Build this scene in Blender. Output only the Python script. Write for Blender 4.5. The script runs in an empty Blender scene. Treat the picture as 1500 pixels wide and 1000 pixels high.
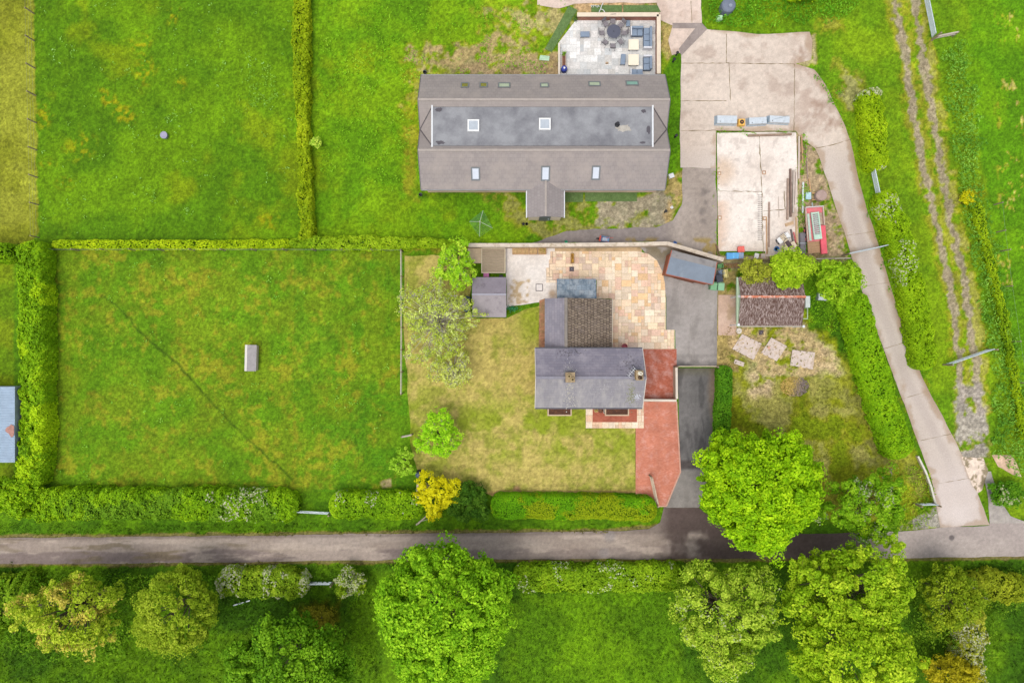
import bpy, bmesh, math, random
import numpy as np
from mathutils import Vector, Matrix

random.seed(5)
RNG = np.random.default_rng(11)
SC = bpy.context.scene
COL = SC.collection
H = 62.5            # camera height above the ground, metres
PX = 16.0           # photograph pixels per metre at ground level
KA = 0.80           # albedo / photograph brightness

def W(px, py, z=0.0):
    k = (H - z) / H / PX
    return ((px - 750.0) * k, (500.0 - py) * k)
def P3(px, py, z=0.0):
    x, y = W(px, py, z)
    return Vector((x, y, z))

def lin(v):
    v = np.asarray(v, dtype=float) / 255.0
    return np.where(v <= 0.04045, v / 12.92, ((v + 0.055) / 1.055) ** 2.4)
def S(r, g, b, k=KA):
    c = lin((r, g, b)) * k
    return (float(c[0]), float(c[1]), float(c[2]), 1.0)

# ------------------------------------------------------------------ noise
def vnoise(x, y, seed=0):
    xi = np.floor(x); yi = np.floor(y)
    fx = x - xi; fy = y - yi
    fx = fx * fx * (3 - 2 * fx); fy = fy * fy * (3 - 2 * fy)
    xi = xi.astype(np.int64); yi = yi.astype(np.int64)
    def h(a, b):
        n = (a * 374761393 + b * 668265263 + seed * 974634777) & 0xFFFFFFFF
        n = ((n ^ (n >> 13)) * 1274126177) & 0xFFFFFFFF
        n = ((n ^ (n >> 16)) * 2246822519) & 0xFFFFFFFF
        return ((n ^ (n >> 15)) & 0xFFFFFF) / float(0xFFFFFF)
    a = h(xi, yi); b = h(xi + 1, yi); c = h(xi, yi + 1); d = h(xi + 1, yi + 1)
    return (a * (1 - fx) + b * fx) * (1 - fy) + (c * (1 - fx) + d * fx) * fy
def fbm(x, y, size, octv=4, seed=0, gain=0.55):
    s = 0.0; a = 1.0; t = 0.0
    x = x / size; y = y / size
    for i in range(octv):
        s = s + a * vnoise(x * 2 ** i + 17.3 * i, y * 2 ** i - 9.1 * i, seed + i)
        t += a; a *= gain
    s = s / t
    return np.clip(0.5 + (s - 0.5) * 1.7, 0, 1)
def sstep(a, b, v):
    t = np.clip((v - a) / (b - a), 0, 1)
    return t * t * (3 - 2 * t)
def lerp3(c0, c1, t):
    return c0[None, :] * (1 - t[:, None]) + c1[None, :] * t[:, None]

def sdist(px, py, poly):
    """signed distance (positive inside) to a polygon, all in pixels"""
    d = np.full(px.shape, 1e9); ins = np.zeros(px.shape, bool)
    n = len(poly)
    for i in range(n):
        x0, y0 = poly[i]; x1, y1 = poly[(i + 1) % n]
        ex, ey = x1 - x0, y1 - y0
        L = ex * ex + ey * ey + 1e-9
        t = np.clip(((px - x0) * ex + (py - y0) * ey) / L, 0, 1)
        d = np.minimum(d, (px - x0 - t * ex) ** 2 + (py - y0 - t * ey) ** 2)
        if y0 != y1:
            c = ((y0 > py) != (y1 > py)) & (px < ex * (py - y0) / (y1 - y0) + x0)
            ins ^= c
    d = np.sqrt(d)
    return np.where(ins, d, -d)
def pdist(px, py, line):
    d = np.full(px.shape, 1e9)
    for i in range(len(line) - 1):
        x0, y0 = line[i]; x1, y1 = line[i + 1]
        ex, ey = x1 - x0, y1 - y0
        L = ex * ex + ey * ey + 1e-9
        t = np.clip(((px - x0) * ex + (py - y0) * ey) / L, 0, 1)
        d = np.minimum(d, (px - x0 - t * ex) ** 2 + (py - y0 - t * ey) ** 2)
    return np.sqrt(d)

# ------------------------------------------------------------------ materials
MATS = {}
def newmat(name):
    m = bpy.data.materials.new(name); m.use_nodes = True
    nt = m.node_tree
    b = nt.nodes['Principled BSDF']
    b.inputs['Specular IOR Level'].default_value = 0.25
    return m, nt, b
def mixrgb(nt, mode, fac, a, b):
    n = nt.nodes.new('ShaderNodeMix'); n.data_type = 'RGBA'; n.blend_type = mode
    def put(sock, v):
        if hasattr(v, 'is_output') or isinstance(v, bpy.types.NodeSocket): nt.links.new(v, sock)
        else: sock.default_value = v
    put(n.inputs[0], fac); put(n.inputs[6], a); put(n.inputs[7], b)
    return n.outputs[2]
def ramp(nt, val, lo, hi, vlo=0.0, vhi=1.0):
    n = nt.nodes.new('ShaderNodeMapRange'); n.inputs[1].default_value = lo; n.inputs[2].default_value = hi
    n.inputs[3].default_value = vlo; n.inputs[4].default_value = vhi
    nt.links.new(val, n.inputs[0]); return n.outputs[0]
def noise(nt, scale, detail=4, rough=0.6, stretch=None, coord='Object'):
    tc = nt.nodes.new('ShaderNodeTexCoord'); src = tc.outputs[coord]
    if stretch:
        mp = nt.nodes.new('ShaderNodeMapping'); mp.inputs['Scale'].default_value = stretch
        nt.links.new(src, mp.inputs[0]); src = mp.outputs[0]
    n = nt.nodes.new('ShaderNodeTexNoise'); n.inputs['Scale'].default_value = scale
    n.inputs['Detail'].default_value = detail; n.inputs['Roughness'].default_value = rough
    nt.links.new(src, n.inputs['Vector']); return n.outputs['Fac']
def bump(nt, b, val, strength=0.3, dist=0.02):
    n = nt.nodes.new('ShaderNodeBump'); n.inputs['Strength'].default_value = strength
    n.inputs['Distance'].default_value = dist
    nt.links.new(val, n.inputs['Height']); nt.links.new(n.outputs[0], b.inputs['Normal'])

def M(name, rgb, rough=0.7, var=0.25, scale=2.5, metal=0.0, dirt=None, dirt_amt=0.5, fine=9.0, bmp=0.0, spec=0.25, stretch=None):
    """plain surface with two scales of mottling and optional blotches of a second colour"""
    if name in MATS: return MATS[name]
    m, nt, b = newmat(name)
    b.inputs['Roughness'].default_value = rough; b.inputs['Metallic'].default_value = metal
    b.inputs['Specular IOR Level'].default_value = spec
    c = S(*rgb)
    n1 = noise(nt, scale, 5, 0.65, stretch); n2 = noise(nt, fine, 3, 0.7)
    f1 = ramp(nt, n1, 0.3, 0.7, 1 - var, 1 + var); f2 = ramp(nt, n2, 0.25, 0.75, 1 - var * .6, 1 + var * .6)
    mu = nt.nodes.new('ShaderNodeMath'); mu.operation = 'MULTIPLY'
    nt.links.new(f1, mu.inputs[0]); nt.links.new(f2, mu.inputs[1])
    base = c
    if dirt is not None:
        nd = noise(nt, scale * 0.8, 6, 0.7, stretch)
        base = mixrgb(nt, 'MIX', ramp(nt, nd, 0.62 - dirt_amt * 0.25, 0.74 - dirt_amt * 0.2), c, S(*dirt))
    cmb = nt.nodes.new('ShaderNodeCombineColor')
    for i in range(3): nt.links.new(mu.outputs[0], cmb.inputs[i])
    out = mixrgb(nt, 'MULTIPLY', 1.0, base, cmb.outputs[0])
    nt.links.new(out, b.inputs['Base Color'])
    if bmp: bump(nt, b, n2, bmp)
    MATS[name] = m; return m

def BR(name, c1, c2, mortar, bw, bh, ms=0.012, rough=0.8, dirt=None, dlo=0.5, dhi=0.7, dscale=1.2, rot=0.0, var=0.2, bias=0.0, plane='XY', dstretch=None, bmp=0.4, fine=14.0):
    """brick / slate / tile courses with blotches"""
    if name in MATS: return MATS[name]
    m, nt, b = newmat(name)
    b.inputs['Roughness'].default_value = rough
    tc = nt.nodes.new('ShaderNodeTexCoord'); mp = nt.nodes.new('ShaderNodeMapping')
    mp.inputs['Rotation'].default_value = (math.pi / 2, 0, 0) if plane == 'XZ' else (0, 0, rot)
    nt.links.new(tc.outputs['Object'], mp.inputs[0])
    t = nt.nodes.new('ShaderNodeTexBrick')
    t.inputs['Color1'].default_value = S(*c1); t.inputs['Color2'].default_value = S(*c2); t.inputs['Mortar'].default_value = S(*mortar)
    t.inputs['Scale'].default_value = 1.0; t.inputs['Brick Width'].default_value = bw; t.inputs['Row Height'].default_value = bh
    t.inputs['Mortar Size'].default_value = ms; t.inputs['Bias'].default_value = bias; t.inputs['Mortar Smooth'].default_value = 0.3
    nt.links.new(mp.outputs[0], t.inputs['Vector'])
    out = t.outputs['Color']
    if dirt is not None:
        out = mixrgb(nt, 'MIX', ramp(nt, noise(nt, dscale, 7, 0.72, dstretch), dlo, dhi), out, S(*dirt))
    n1 = noise(nt, 0.7, 5, 0.65); n2 = noise(nt, fine, 3, 0.7)
    f1 = ramp(nt, n1, 0.3, 0.7, 1 - var, 1 + var); f2 = ramp(nt, n2, 0.25, 0.75, 1 - var * .8, 1 + var * .8)
    mu = nt.nodes.new('ShaderNodeMath'); mu.operation = 'MULTIPLY'
    nt.links.new(f1, mu.inputs[0]); nt.links.new(f2, mu.inputs[1])
    cmb = nt.nodes.new('ShaderNodeCombineColor')
    for i in range(3): nt.links.new(mu.outputs[0], cmb.inputs[i])
    out = mixrgb(nt, 'MULTIPLY', 1.0, out, cmb.outputs[0])
    nt.links.new(out, b.inputs['Base Color'])
    if bmp: bump(nt, b, t.outputs['Fac'], -bmp, 0.015)
    MATS[name] = m; return m

def VC(name, rough=0.85, fine=((6.0, 0.25), (28.0, 0.3)), bmp=0.5, bdist=0.05, transl=0.0):
    """base colour from the mesh's colour attribute times fine procedural grain"""
    if name in MATS: return MATS[name]
    m, nt, b = newmat(name)
    b.inputs['Roughness'].default_value = rough; b.inputs['Specular IOR Level'].default_value = 0.15
    at = nt.nodes.new('ShaderNodeAttribute'); at.attribute_name = 'Col'
    out = at.outputs['Color']; last = None
    for sc, a in fine:
        last = noise(nt, sc, 3, 0.7)
        f = ramp(nt, last, 0.28, 0.72, 1 - a, 1 + a)
        cmb = nt.nodes.new('ShaderNodeCombineColor')
        for i in range(3): nt.links.new(f, cmb.inputs[i])
        out = mixrgb(nt, 'MULTIPLY', 1.0, out, cmb.outputs[0])
    nt.links.new(out, b.inputs['Base Color'])
    if bmp and last is not None: bump(nt, b, last, bmp, bdist)
    if transl:
        tr = nt.nodes.new('ShaderNodeBsdfTranslucent'); nt.links.new(out, tr.inputs['Color'])
        mx = nt.nodes.new('ShaderNodeMixShader'); mx.inputs[0].default_value = transl
        nt.links.new(b.outputs[0], mx.inputs[1]); nt.links.new(tr.outputs[0], mx.inputs[2])
        nt.links.new(mx.outputs[0], nt.nodes['Material Output'].inputs['Surface'])
    MATS[name] = m; return m

LEAF = VC('leaf_surface', 0.65, fine=(), bmp=0, transl=0.30)

# ------------------------------------------------------------------ objects
def tag(o, label=None, cat=None, group=None, kind=None):
    if label: o['label'] = label
    if cat: o['category'] = cat
    if group: o['group'] = group
    if kind: o['kind'] = kind
    return o
def thing(name, label, cat, loc=(0, 0, 0), rz=0.0, group=None):
    o = bpy.data.objects.new(name, None); COL.objects.link(o)
    o.empty_display_size = 0.3
    o.location = loc; o.rotation_euler = (0, 0, rz)
    return tag(o, label, cat, group)
def copy_thing(root, loc, rz, label, group=None):
    r = root.copy(); COL.objects.link(r); r.location = loc; r.rotation_euler = (0, 0, rz)
    r['label'] = label
    if group: r['group'] = group
    for ch in list(root.children):
        c = ch.copy(); COL.objects.link(c); c.parent = r
        for g in list(ch.children):
            d = g.copy(); COL.objects.link(d); d.parent = c
    return r
def link(name, me, mat, parent=None):
    o = bpy.data.objects.new(name, me); COL.objects.link(o)
    if mat is not None: me.materials.append(mat)
    if parent is not None: o.parent = parent
    return o
def np_mesh(name, V, F, cols=None, smooth=False):
    """V (n,3), F (m,k) constant-size faces, cols (n,3)"""
    me = bpy.data.meshes.new(name)
    V = np.ascontiguousarray(V, dtype=np.float32); F = np.ascontiguousarray(F, dtype=np.int32)
    m, k = F.shape
    me.vertices.add(len(V)); me.vertices.foreach_set('co', V.ravel())
    me.loops.add(m * k); me.loops.foreach_set('vertex_index', F.ravel())
    me.polygons.add(m); me.polygons.foreach_set('loop_start', np.arange(0, m * k, k, dtype=np.int32))
    if cols is not None:
        a = me.color_attributes.new('Col', 'FLOAT_COLOR', 'POINT')
        c = np.ones((len(V), 4), np.float32); c[:, :3] = cols
        a.data.foreach_set('color', c.ravel())
    me.polygons.foreach_set('use_smooth', np.full(m, smooth))
    me.update(calc_edges=True)
    return me

class MB:
    """collects simple solids, links them as ONE mesh object"""
    def __init__(s): s.v = []; s.f = []
    def add(s, verts, faces):
        n = len(s.v); s.v += [Vector(v) for v in verts]; s.f += [tuple(i + n for i in f) for f in faces]; return s
    def box(s, x0, x1, y0, y1, z0, z1, rz=0, c=None, ch=0.0):
        if ch:
            z2 = z1 - ch; a, b = x0 + ch, x1 - ch; p, q = y0 + ch, y1 - ch
            v = [(x0,y0,z0),(x1,y0,z0),(x1,y1,z0),(x0,y1,z0),(x0,y0,z2),(x1,y0,z2),(x1,y1,z2),(x0,y1,z2),(a,p,z1),(b,p,z1),(b,q,z1),(a,q,z1)]
            f = [(3,2,1,0),(0,1,5,4),(1,2,6,5),(2,3,7,6),(3,0,4,7),(4,5,9,8),(5,6,10,9),(6,7,11,10),(7,4,8,11),(8,9,10,11)]
        else:
            v = [(x0,y0,z0),(x1,y0,z0),(x1,y1,z0),(x0,y1,z0),(x0,y0,z1),(x1,y0,z1),(x1,y1,z1),(x0,y1,z1)]
            f = [(3,2,1,0),(0,1,5,4),(1,2,6,5),(2,3,7,6),(3,0,4,7),(4,5,6,7)]
        if rz:
            cx, cy = c if c else ((x0 + x1) / 2, (y0 + y1) / 2)
            ca, sa = math.cos(rz), math.sin(rz)
            v = [(cx + (a-cx)*ca - (b-cy)*sa, cy + (a-cx)*sa + (b-cy)*ca, d) for a, b, d in v]
        return s.add(v, f)
    def prism(s, poly, z0, z1):
        n = len(poly); A = sum(poly[i][0]*poly[(i+1)%n][1]-poly[(i+1)%n][0]*poly[i][1] for i in range(n))
        if A < 0: poly = poly[::-1]
        v = [(x, y, z0) for x, y in poly] + [(x, y, z1) for x, y in poly]
        f = [tuple(range(n-1, -1, -1)), tuple(range(n, 2*n))] + [(i, (i+1)%n, n+(i+1)%n, n+i) for i in range(n)]
        return s.add(v, f)
    def slab(s, pts, t, up=None):
        """pts = top polygon (3-D, ccw from above); solid of thickness t below it (along -normal, or straight down)"""
        pts = [Vector(p) for p in pts]; n = len(pts)
        nr = Vector((0,0,0))
        for i in range(n):
            a, b = pts[i], pts[(i+1)%n]
            nr += Vector(((a.y-b.y)*(a.z+b.z), (a.z-b.z)*(a.x+b.x), (a.x-b.x)*(a.y+b.y)))
        nr.normalize()
        if nr.z < 0: pts = pts[::-1]; nr = -nr
        d = (Vector((0,0,1)) if up else nr) * t
        v = pts + [p - d for p in pts]
        f = [tuple(range(n)), tuple(range(2*n-1, n-1, -1))] + [((i+1)%n, i, n+i, n+(i+1)%n) for i in range(n)]
        return s.add(v, f)
    def tube(s, p0, p1, r0, r1=None, n=8, cap=True):
        p0, p1 = Vector(p0), Vector(p1); r1 = r0 if r1 is None else r1
        d = (p1 - p0)
        if d.length < 1e-6: return s
        q = d.to_track_quat('Z', 'Y'); v = []
        for p, r in ((p0, r0), (p1, r1)):
            for i in range(n):
                a = 2*math.pi*i/n; v.append(p + q @ Vector((r*math.cos(a), r*math.sin(a), 0)))
        f = [(i, (i+1)%n, n+(i+1)%n, n+i) for i in range(n)]
        if cap: f += [tuple(range(n-1, -1, -1)), tuple(range(n, 2*n))]
        return s.add(v, f)
    def path(s, pts, r, n=6):
        for a, b in zip(pts[:-1], pts[1:]): s.tube(a, b, r, r, n)
        return s
    def lathe(s, prof, c=(0,0), n=20):
        """prof = [(r,z)...] bottom to top"""
        v = []; f = []
        for r, z in prof:
            for i in range(n):
                a = 2*math.pi*i/n; v.append((c[0]+r*math.cos(a), c[1]+r*math.sin(a), z))
        for k in range(len(prof)-1):
            for i in range(n): f.append((k*n+i, k*n+(i+1)%n, (k+1)*n+(i+1)%n, (k+1)*n+i))
        if prof[0][0] > 1e-4: f.append(tuple(range(n-1, -1, -1)))
        if prof[-1][0] > 1e-4: f.append(tuple(range((len(prof)-1)*n, len(prof)*n)))
        return s.add(v, f)
    def bar(s, p0, p1, w, h):
        """rectangular bar between two points, w across, h high"""
        p0, p1 = Vector(p0), Vector(p1); d = (p1-p0).normalized()
        side = d.cross(Vector((0,0,1)))
        if side.length < 1e-3: side = Vector((1,0,0))
        side.normalize(); up = side.cross(d).normalized()
        a = side*w/2; b = up*h/2
        v = [p0-a-b, p0+a-b, p0+a+b, p0-a+b, p1-a-b, p1+a-b, p1+a+b, p1-a+b]
        f = [(0,1,2,3),(7,6,5,4),(1,0,4,5),(2,1,5,6),(3,2,6,7),(0,3,7,4)]
        return s.add(v, f)
    def build(s, name, mat, parent=None, world=True, smooth=False, bevel=0.0):
        off = Vector(parent.matrix_basis.translation) if (parent is not None and world) else Vector((0,0,0))
        if parent is not None and world:
            p = parent.parent
            while p is not None: off += Vector(p.matrix_basis.translation); p = p.parent
        me = bpy.data.meshes.new(name)
        me.from_pydata([v - off for v in s.v], [], s.f); me.update()
        bm = bmesh.new(); bm.from_mesh(me); bmesh.ops.recalc_face_normals(bm, faces=bm.faces); bm.to_mesh(me); bm.free()
        if smooth:
            for p in me.polygons: p.use_smooth = True
        o = link(name, me, mat, parent)
        if bevel:
            b = o.modifiers.new('bevel', 'BEVEL'); b.width = bevel; b.segments = 2; b.limit_method = 'ANGLE'
        return o

def clip_cell(poly, x0, x1, y0, y1):
    out = poly
    for axis, val, keep in ((0, x0, 1), (0, x1, -1), (1, y0, 1), (1, y1, -1)):
        inp = out; out = []
        if not inp: return []
        for i in range(len(inp)):
            a, b = inp[i-1], inp[i]
            ia = (a[axis]-val)*keep >= 0; ib = (b[axis]-val)*keep >= 0
            if ia != ib:
                t = (val-a[axis])/(b[axis]-a[axis])
                out.append((a[0]+t*(b[0]-a[0]), a[1]+t*(b[1]-a[1])))
            if ib: out.append(b)
    return out
def wobble(poly, amp, step=6.0, seed=3):
    """subdivide a pixel polygon and push its edge about by up to amp pixels"""
    out = []
    n = len(poly)
    for i in range(n):
        x0, y0 = poly[i]; x1, y1 = poly[(i+1)%n]
        L = math.hypot(x1-x0, y1-y0); k = max(1, int(L/step))
        for j in range(k):
            t = j/k; out.append((x0+(x1-x0)*t, y0+(y1-y0)*t))
    a = np.array(out, float)
    dx = (fbm(a[:,0], a[:,1], 24, 4, seed)-.5)*2*amp; dy = (fbm(a[:,0], a[:,1], 24, 4, seed+50)-.5)*2*amp
    return [(float(x), float(y)) for x, y in zip(a[:,0]+dx, a[:,1]+dy)]
def sheet(name, poly_px, z, colfn, mat, res=0.1, thick=0.0, parent=None):
    """flat sheet cut exactly to a pixel polygon, gridded so that colfn(px,py) can colour it"""
    poly = [W(a, b) for a, b in poly_px]
    xs = [p[0] for p in poly]; ys = [p[1] for p in poly]
    x0, y0 = min(xs)-res*.37, min(ys)-res*.41
    nx = int((max(xs)-x0)/res)+2; ny = int((max(ys)-y0)/res)+2
    gx = x0+np.arange(nx+1)*res; gy = y0+np.arange(ny+1)*res
    X, Y = np.meshgrid(gx, gy, indexing='ij')
    d = sdist(X.ravel(), Y.ravel(), poly).reshape(X.shape)
    ins = d > 0
    full = ins[:-1,:-1] & ins[1:,:-1] & ins[:-1,1:] & ins[1:,1:] & (d[:-1,:-1] > res*1.5)
    near = (np.abs(d[:-1,:-1]) <= res*1.5) | (np.abs(d[1:,1:]) <= res*1.5) | (ins[:-1,:-1] & ~full)
    near &= ~full
    idx = np.arange((nx+1)*(ny+1)).reshape(nx+1, ny+1)
    I, J = np.nonzero(full)
    Q = np.stack([idx[I,J], idx[I+1,J], idx[I+1,J+1], idx[I,J+1]], 1)
    V = [X.ravel(), Y.ravel()]
    used = np.unique(Q)
    remap = -np.ones(X.size, int); remap[used] = np.arange(len(used))
    vx = list(X.ravel()[used]); vy = list(Y.ravel()[used])
    faces = [tuple(q) for q in remap[Q]] if len(Q) else []
    for i, j in zip(*np.nonzero(near)):
        c = clip_cell(poly, gx[i], gx[i+1], gy[j], gy[j+1])
        if len(c) >= 3:
            n = len(vx); vx += [p[0] for p in c]; vy += [p[1] for p in c]
            faces.append(tuple(range(n, n+len(c))))
    vx = np.array(vx); vy = np.array(vy)
    me = bpy.data.meshes.new(name)
    me.from_pydata(np.stack([vx, vy, np.full(len(vx), z)], 1).tolist(), [], faces)
    me.update()
    bm = bmesh.new(); bm.from_mesh(me)
    for f in bm.faces:
        if f.normal.z < 0: f.normal_flip()
    bm.to_mesh(me); bm.free()
    if colfn is not None:
        c = np.ones((len(vx), 4), np.float32); c[:, :3] = colfn(vx*PX+750, 500-vy*PX)
        a = me.color_attributes.new('Col', 'FLOAT_COLOR', 'POINT'); a.data.foreach_set('color', c.ravel())
    o = link(name, me, mat, parent)
    if parent is None: o['kind'] = 'structure'
    return o
def ribbon(mb, pts_px, w, z, jit=0.35, seed=1, step=5.0):
    """thin irregular strip along a pixel polyline (joints, cracks)"""
    P = []
    for (x0,y0),(x1,y1) in zip(pts_px[:-1], pts_px[1:]):
        k = max(1, int(math.hypot(x1-x0, y1-y0)/step))
        for j in range(k): P.append((x0+(x1-x0)*j/k, y0+(y1-y0)*j/k))
    P.append(pts_px[-1]); rnd = random.Random(seed)
    L = []; R = []
    for i, p in enumerate(P):
        a = P[max(0,i-1)]; b = P[min(len(P)-1,i+1)]
        dx, dy = b[0]-a[0], b[1]-a[1]; l = math.hypot(dx,dy) or 1
        hw = w*PX/2*(1+rnd.uniform(-jit,jit)*1.6); o = rnd.uniform(-jit,jit)*w*PX
        L.append(W(p[0]-dy/l*(hw+o), p[1]+dx/l*(hw+o))); R.append(W(p[0]+dy/l*(hw-o), p[1]-dx/l*(hw-o)))
    v = [(x,y,z) for x,y in L]+[(x,y,z) for x,y in R]; n = len(P)
    mb.add(v, [(i,i+1,n+i+1,n+i) for i in range(n-1)])
# ================================================================== GROUND
def C(r, g, b, k=KA): return lin((r, g, b)) * k

Z_FIELDS = [  # polygon (px), colour A, colour B, patch size px, edge softness px, edge wander px
    ([(-900,-700),(49,-700),(50,0),(56,345),(40,357),(-900,357)], C(130,146,72), C(112,130,54), 60, 1.5, 2),
    ([(49,-700),(443,-700),(443,350),(56,350),(50,0)], C(92,140,14), C(74,122,10), 70, 2, 3),
    ([(450,-700),(830,-700),(815,110),(800,150),(610,290),(775,300),(775,355),(455,350)], C(104,152,20), C(84,138,16), 50, 3, 6),
    ([(70,362),(592,366),(594,560),(604,690),(490,718),(430,722),(70,718)], C(84,134,26), C(100,138,36), 46, 3, 5),
    ([(-900,357),(20,384),(20,700),(-900,740)], C(88,130,20), C(108,140,30), 40, 3, 3),
    ([(-900,716),(970,740),(968,800),(-900,800)], C(84,134,10), C(66,114,8), 40, 3, 3),
    ([(-900,815),(2400,808),(2400,1700),(-900,1700)], C(88,136,12), C(58,104,8), 60, 4, 4),
    ([(760,868),(1010,860),(990,960),(1150,1700),(700,1700),(750,960)], C(98,150,16), C(80,130,12), 60, 12, 12),
    ([(1050,465),(1240,455),(1350,690),(1345,760),(1215,760),(1150,660),(1046,640)], C(124,146,40), C(146,152,64), 34, 6, 8),
    ([(1075,540),(1130,520),(1200,560),(1300,640),(1310,690),(1200,700),(1090,640)], C(160,154,80), C(112,142,32), 30, 22, 18),
    ([(1180,440),(1262,440),(1300,560),(1262,580),(1236,520),(1215,478),(1180,480)], C(78,128,18), C(60,108,14), 30, 8, 8),
    ([(1030,40),(1060,-700),(2400,-700),(2400,780),(1450,760),(1395,640),(1290,400),(1230,180),(1190,60)], C(108,150,26), C(88,136,20), 60, 4, 6),
    ([(1410,-700),(2400,-700),(2400,760),(1510,700),(1478,560),(1452,330),(1420,120)], C(96,150,16), C(78,134,12), 50, 6, 6),
    ([(970,85),(1000,80),(998,200),(985,260),(975,250)], C(84,140,20), C(70,124,14), 30, 2, 3),
    ([(968,0),(985,0),(985,80),(968,110)], C(110,150,40), C(170,150,90), 20, 2, 3),
]
BARE = [  # worn, stony or straw patches: polygon, colour, softness, wander, strength
    ([(600,75),(720,55),(820,75),(825,112),(700,110),(612,112),(600,160)], C(178,150,108), 12, 22, .85),
    ([(590,110),(612,110),(612,290),(598,280),(585,200)], C(150,150,70), 8, 8, .6),
    ([(690,95),(818,78),(822,112),(640,112)], C(160,138,104), 8, 10, .85),
    ([(840,0),(965,0),(965,22),(846,22)], C(196,160,120), 3, 4, .9),
    ([(700,20),(800,0),(850,0),(830,40),(770,50)], C(190,160,120), 14, 16, .65),
    ([(700,285),(772,290),(850,296),(985,280),(1000,330),(880,338),(830,352),(772,345)], C(150,142,92), 6, 8, .7),
    ([(868,296),(985,278),(988,300),(975,335),(880,336)], C(158,146,124), 4, 6, .9),
    ([(975,262),(1000,248),(1000,300),(975,335)], C(178,150,98), 4, 6, .8),
    ([(1150,85),(1192,50),(1196,95),(1170,100)], C(180,160,120), 3, 3, .8),
    ([(1178,190),(1198,215),(1236,345),(1240,376),(1186,378),(1168,330),(1166,195)], C(176,150,122), 3, 4, .9),
    ([(1225,95),(1262,110),(1270,150),(1240,160),(1228,130)], C(160,150,96), 8, 8, .8),
    ([(1195,30),(1240,28),(1240,45),(1200,50)], C(160,155,80), 8, 8, .6),
    ([(1050,372),(1240,378),(1240,386),(1050,396)], C(150,135,100), 3, 3, .9),
    ([(1048,395),(1082,395),(1082,545),(1048,545)], C(168,145,92), 2, 2, .9),
    ([(1082,478),(1175,476),(1215,520),(1210,545),(1120,545),(1080,530)], C(196,170,128), 8, 12, .85),
    ([(1200,500),(1228,512),(1222,550),(1195,545)], C(204,180,140), 8, 8, .85),
    ([(1090,540),(1125,545),(1120,580),(1095,575)], C(204,180,144), 9, 8, .85),
    ([(1310,560),(1352,560),(1400,680),(1370,690)], C(150,150,60), 6, 6, .5),
    ([(1225,560),(1262,560),(1320,680),(1296,690)], C(112,100,56), 8, 8, .55),
    ([(1330,680),(1352,690),(1368,740),(1345,745)], C(128,118,60), 6, 6, .6),
    ([(1320,770),(1375,745),(1378,775),(1320,778)], C(168,158,150), 2, 3, .9),
    ([(600,360),(690,362),(690,372),(594,372)], C(168,150,90), 4, 4, .4),
    ([(556,704),(570,700),(574,712),(560,716)], C(170,150,110), 2, 2, .9),
    ([(440,892),(500,888),(502,930),(450,935)], C(118,110,30), 16, 8, .75),
    ([(1165,352),(1212,345),(1214,378),(1165,380)], C(150,130,86), 4, 4, .7),
]
GRAVEL = [
    [(1302,-60),(1318,40),(1336,150),(1356,260),(1378,360),(1396,450),(1404,520),(1410,590)],
    [(1330,-60),(1346,50),(1366,170),(1384,270),(1404,370),(1420,450),(1428,520),(1434,600)],
]
GR_END = [(1398,560),(1442,570),(1450,640),(1448,672),(1418,672),(1402,640)]

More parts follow.
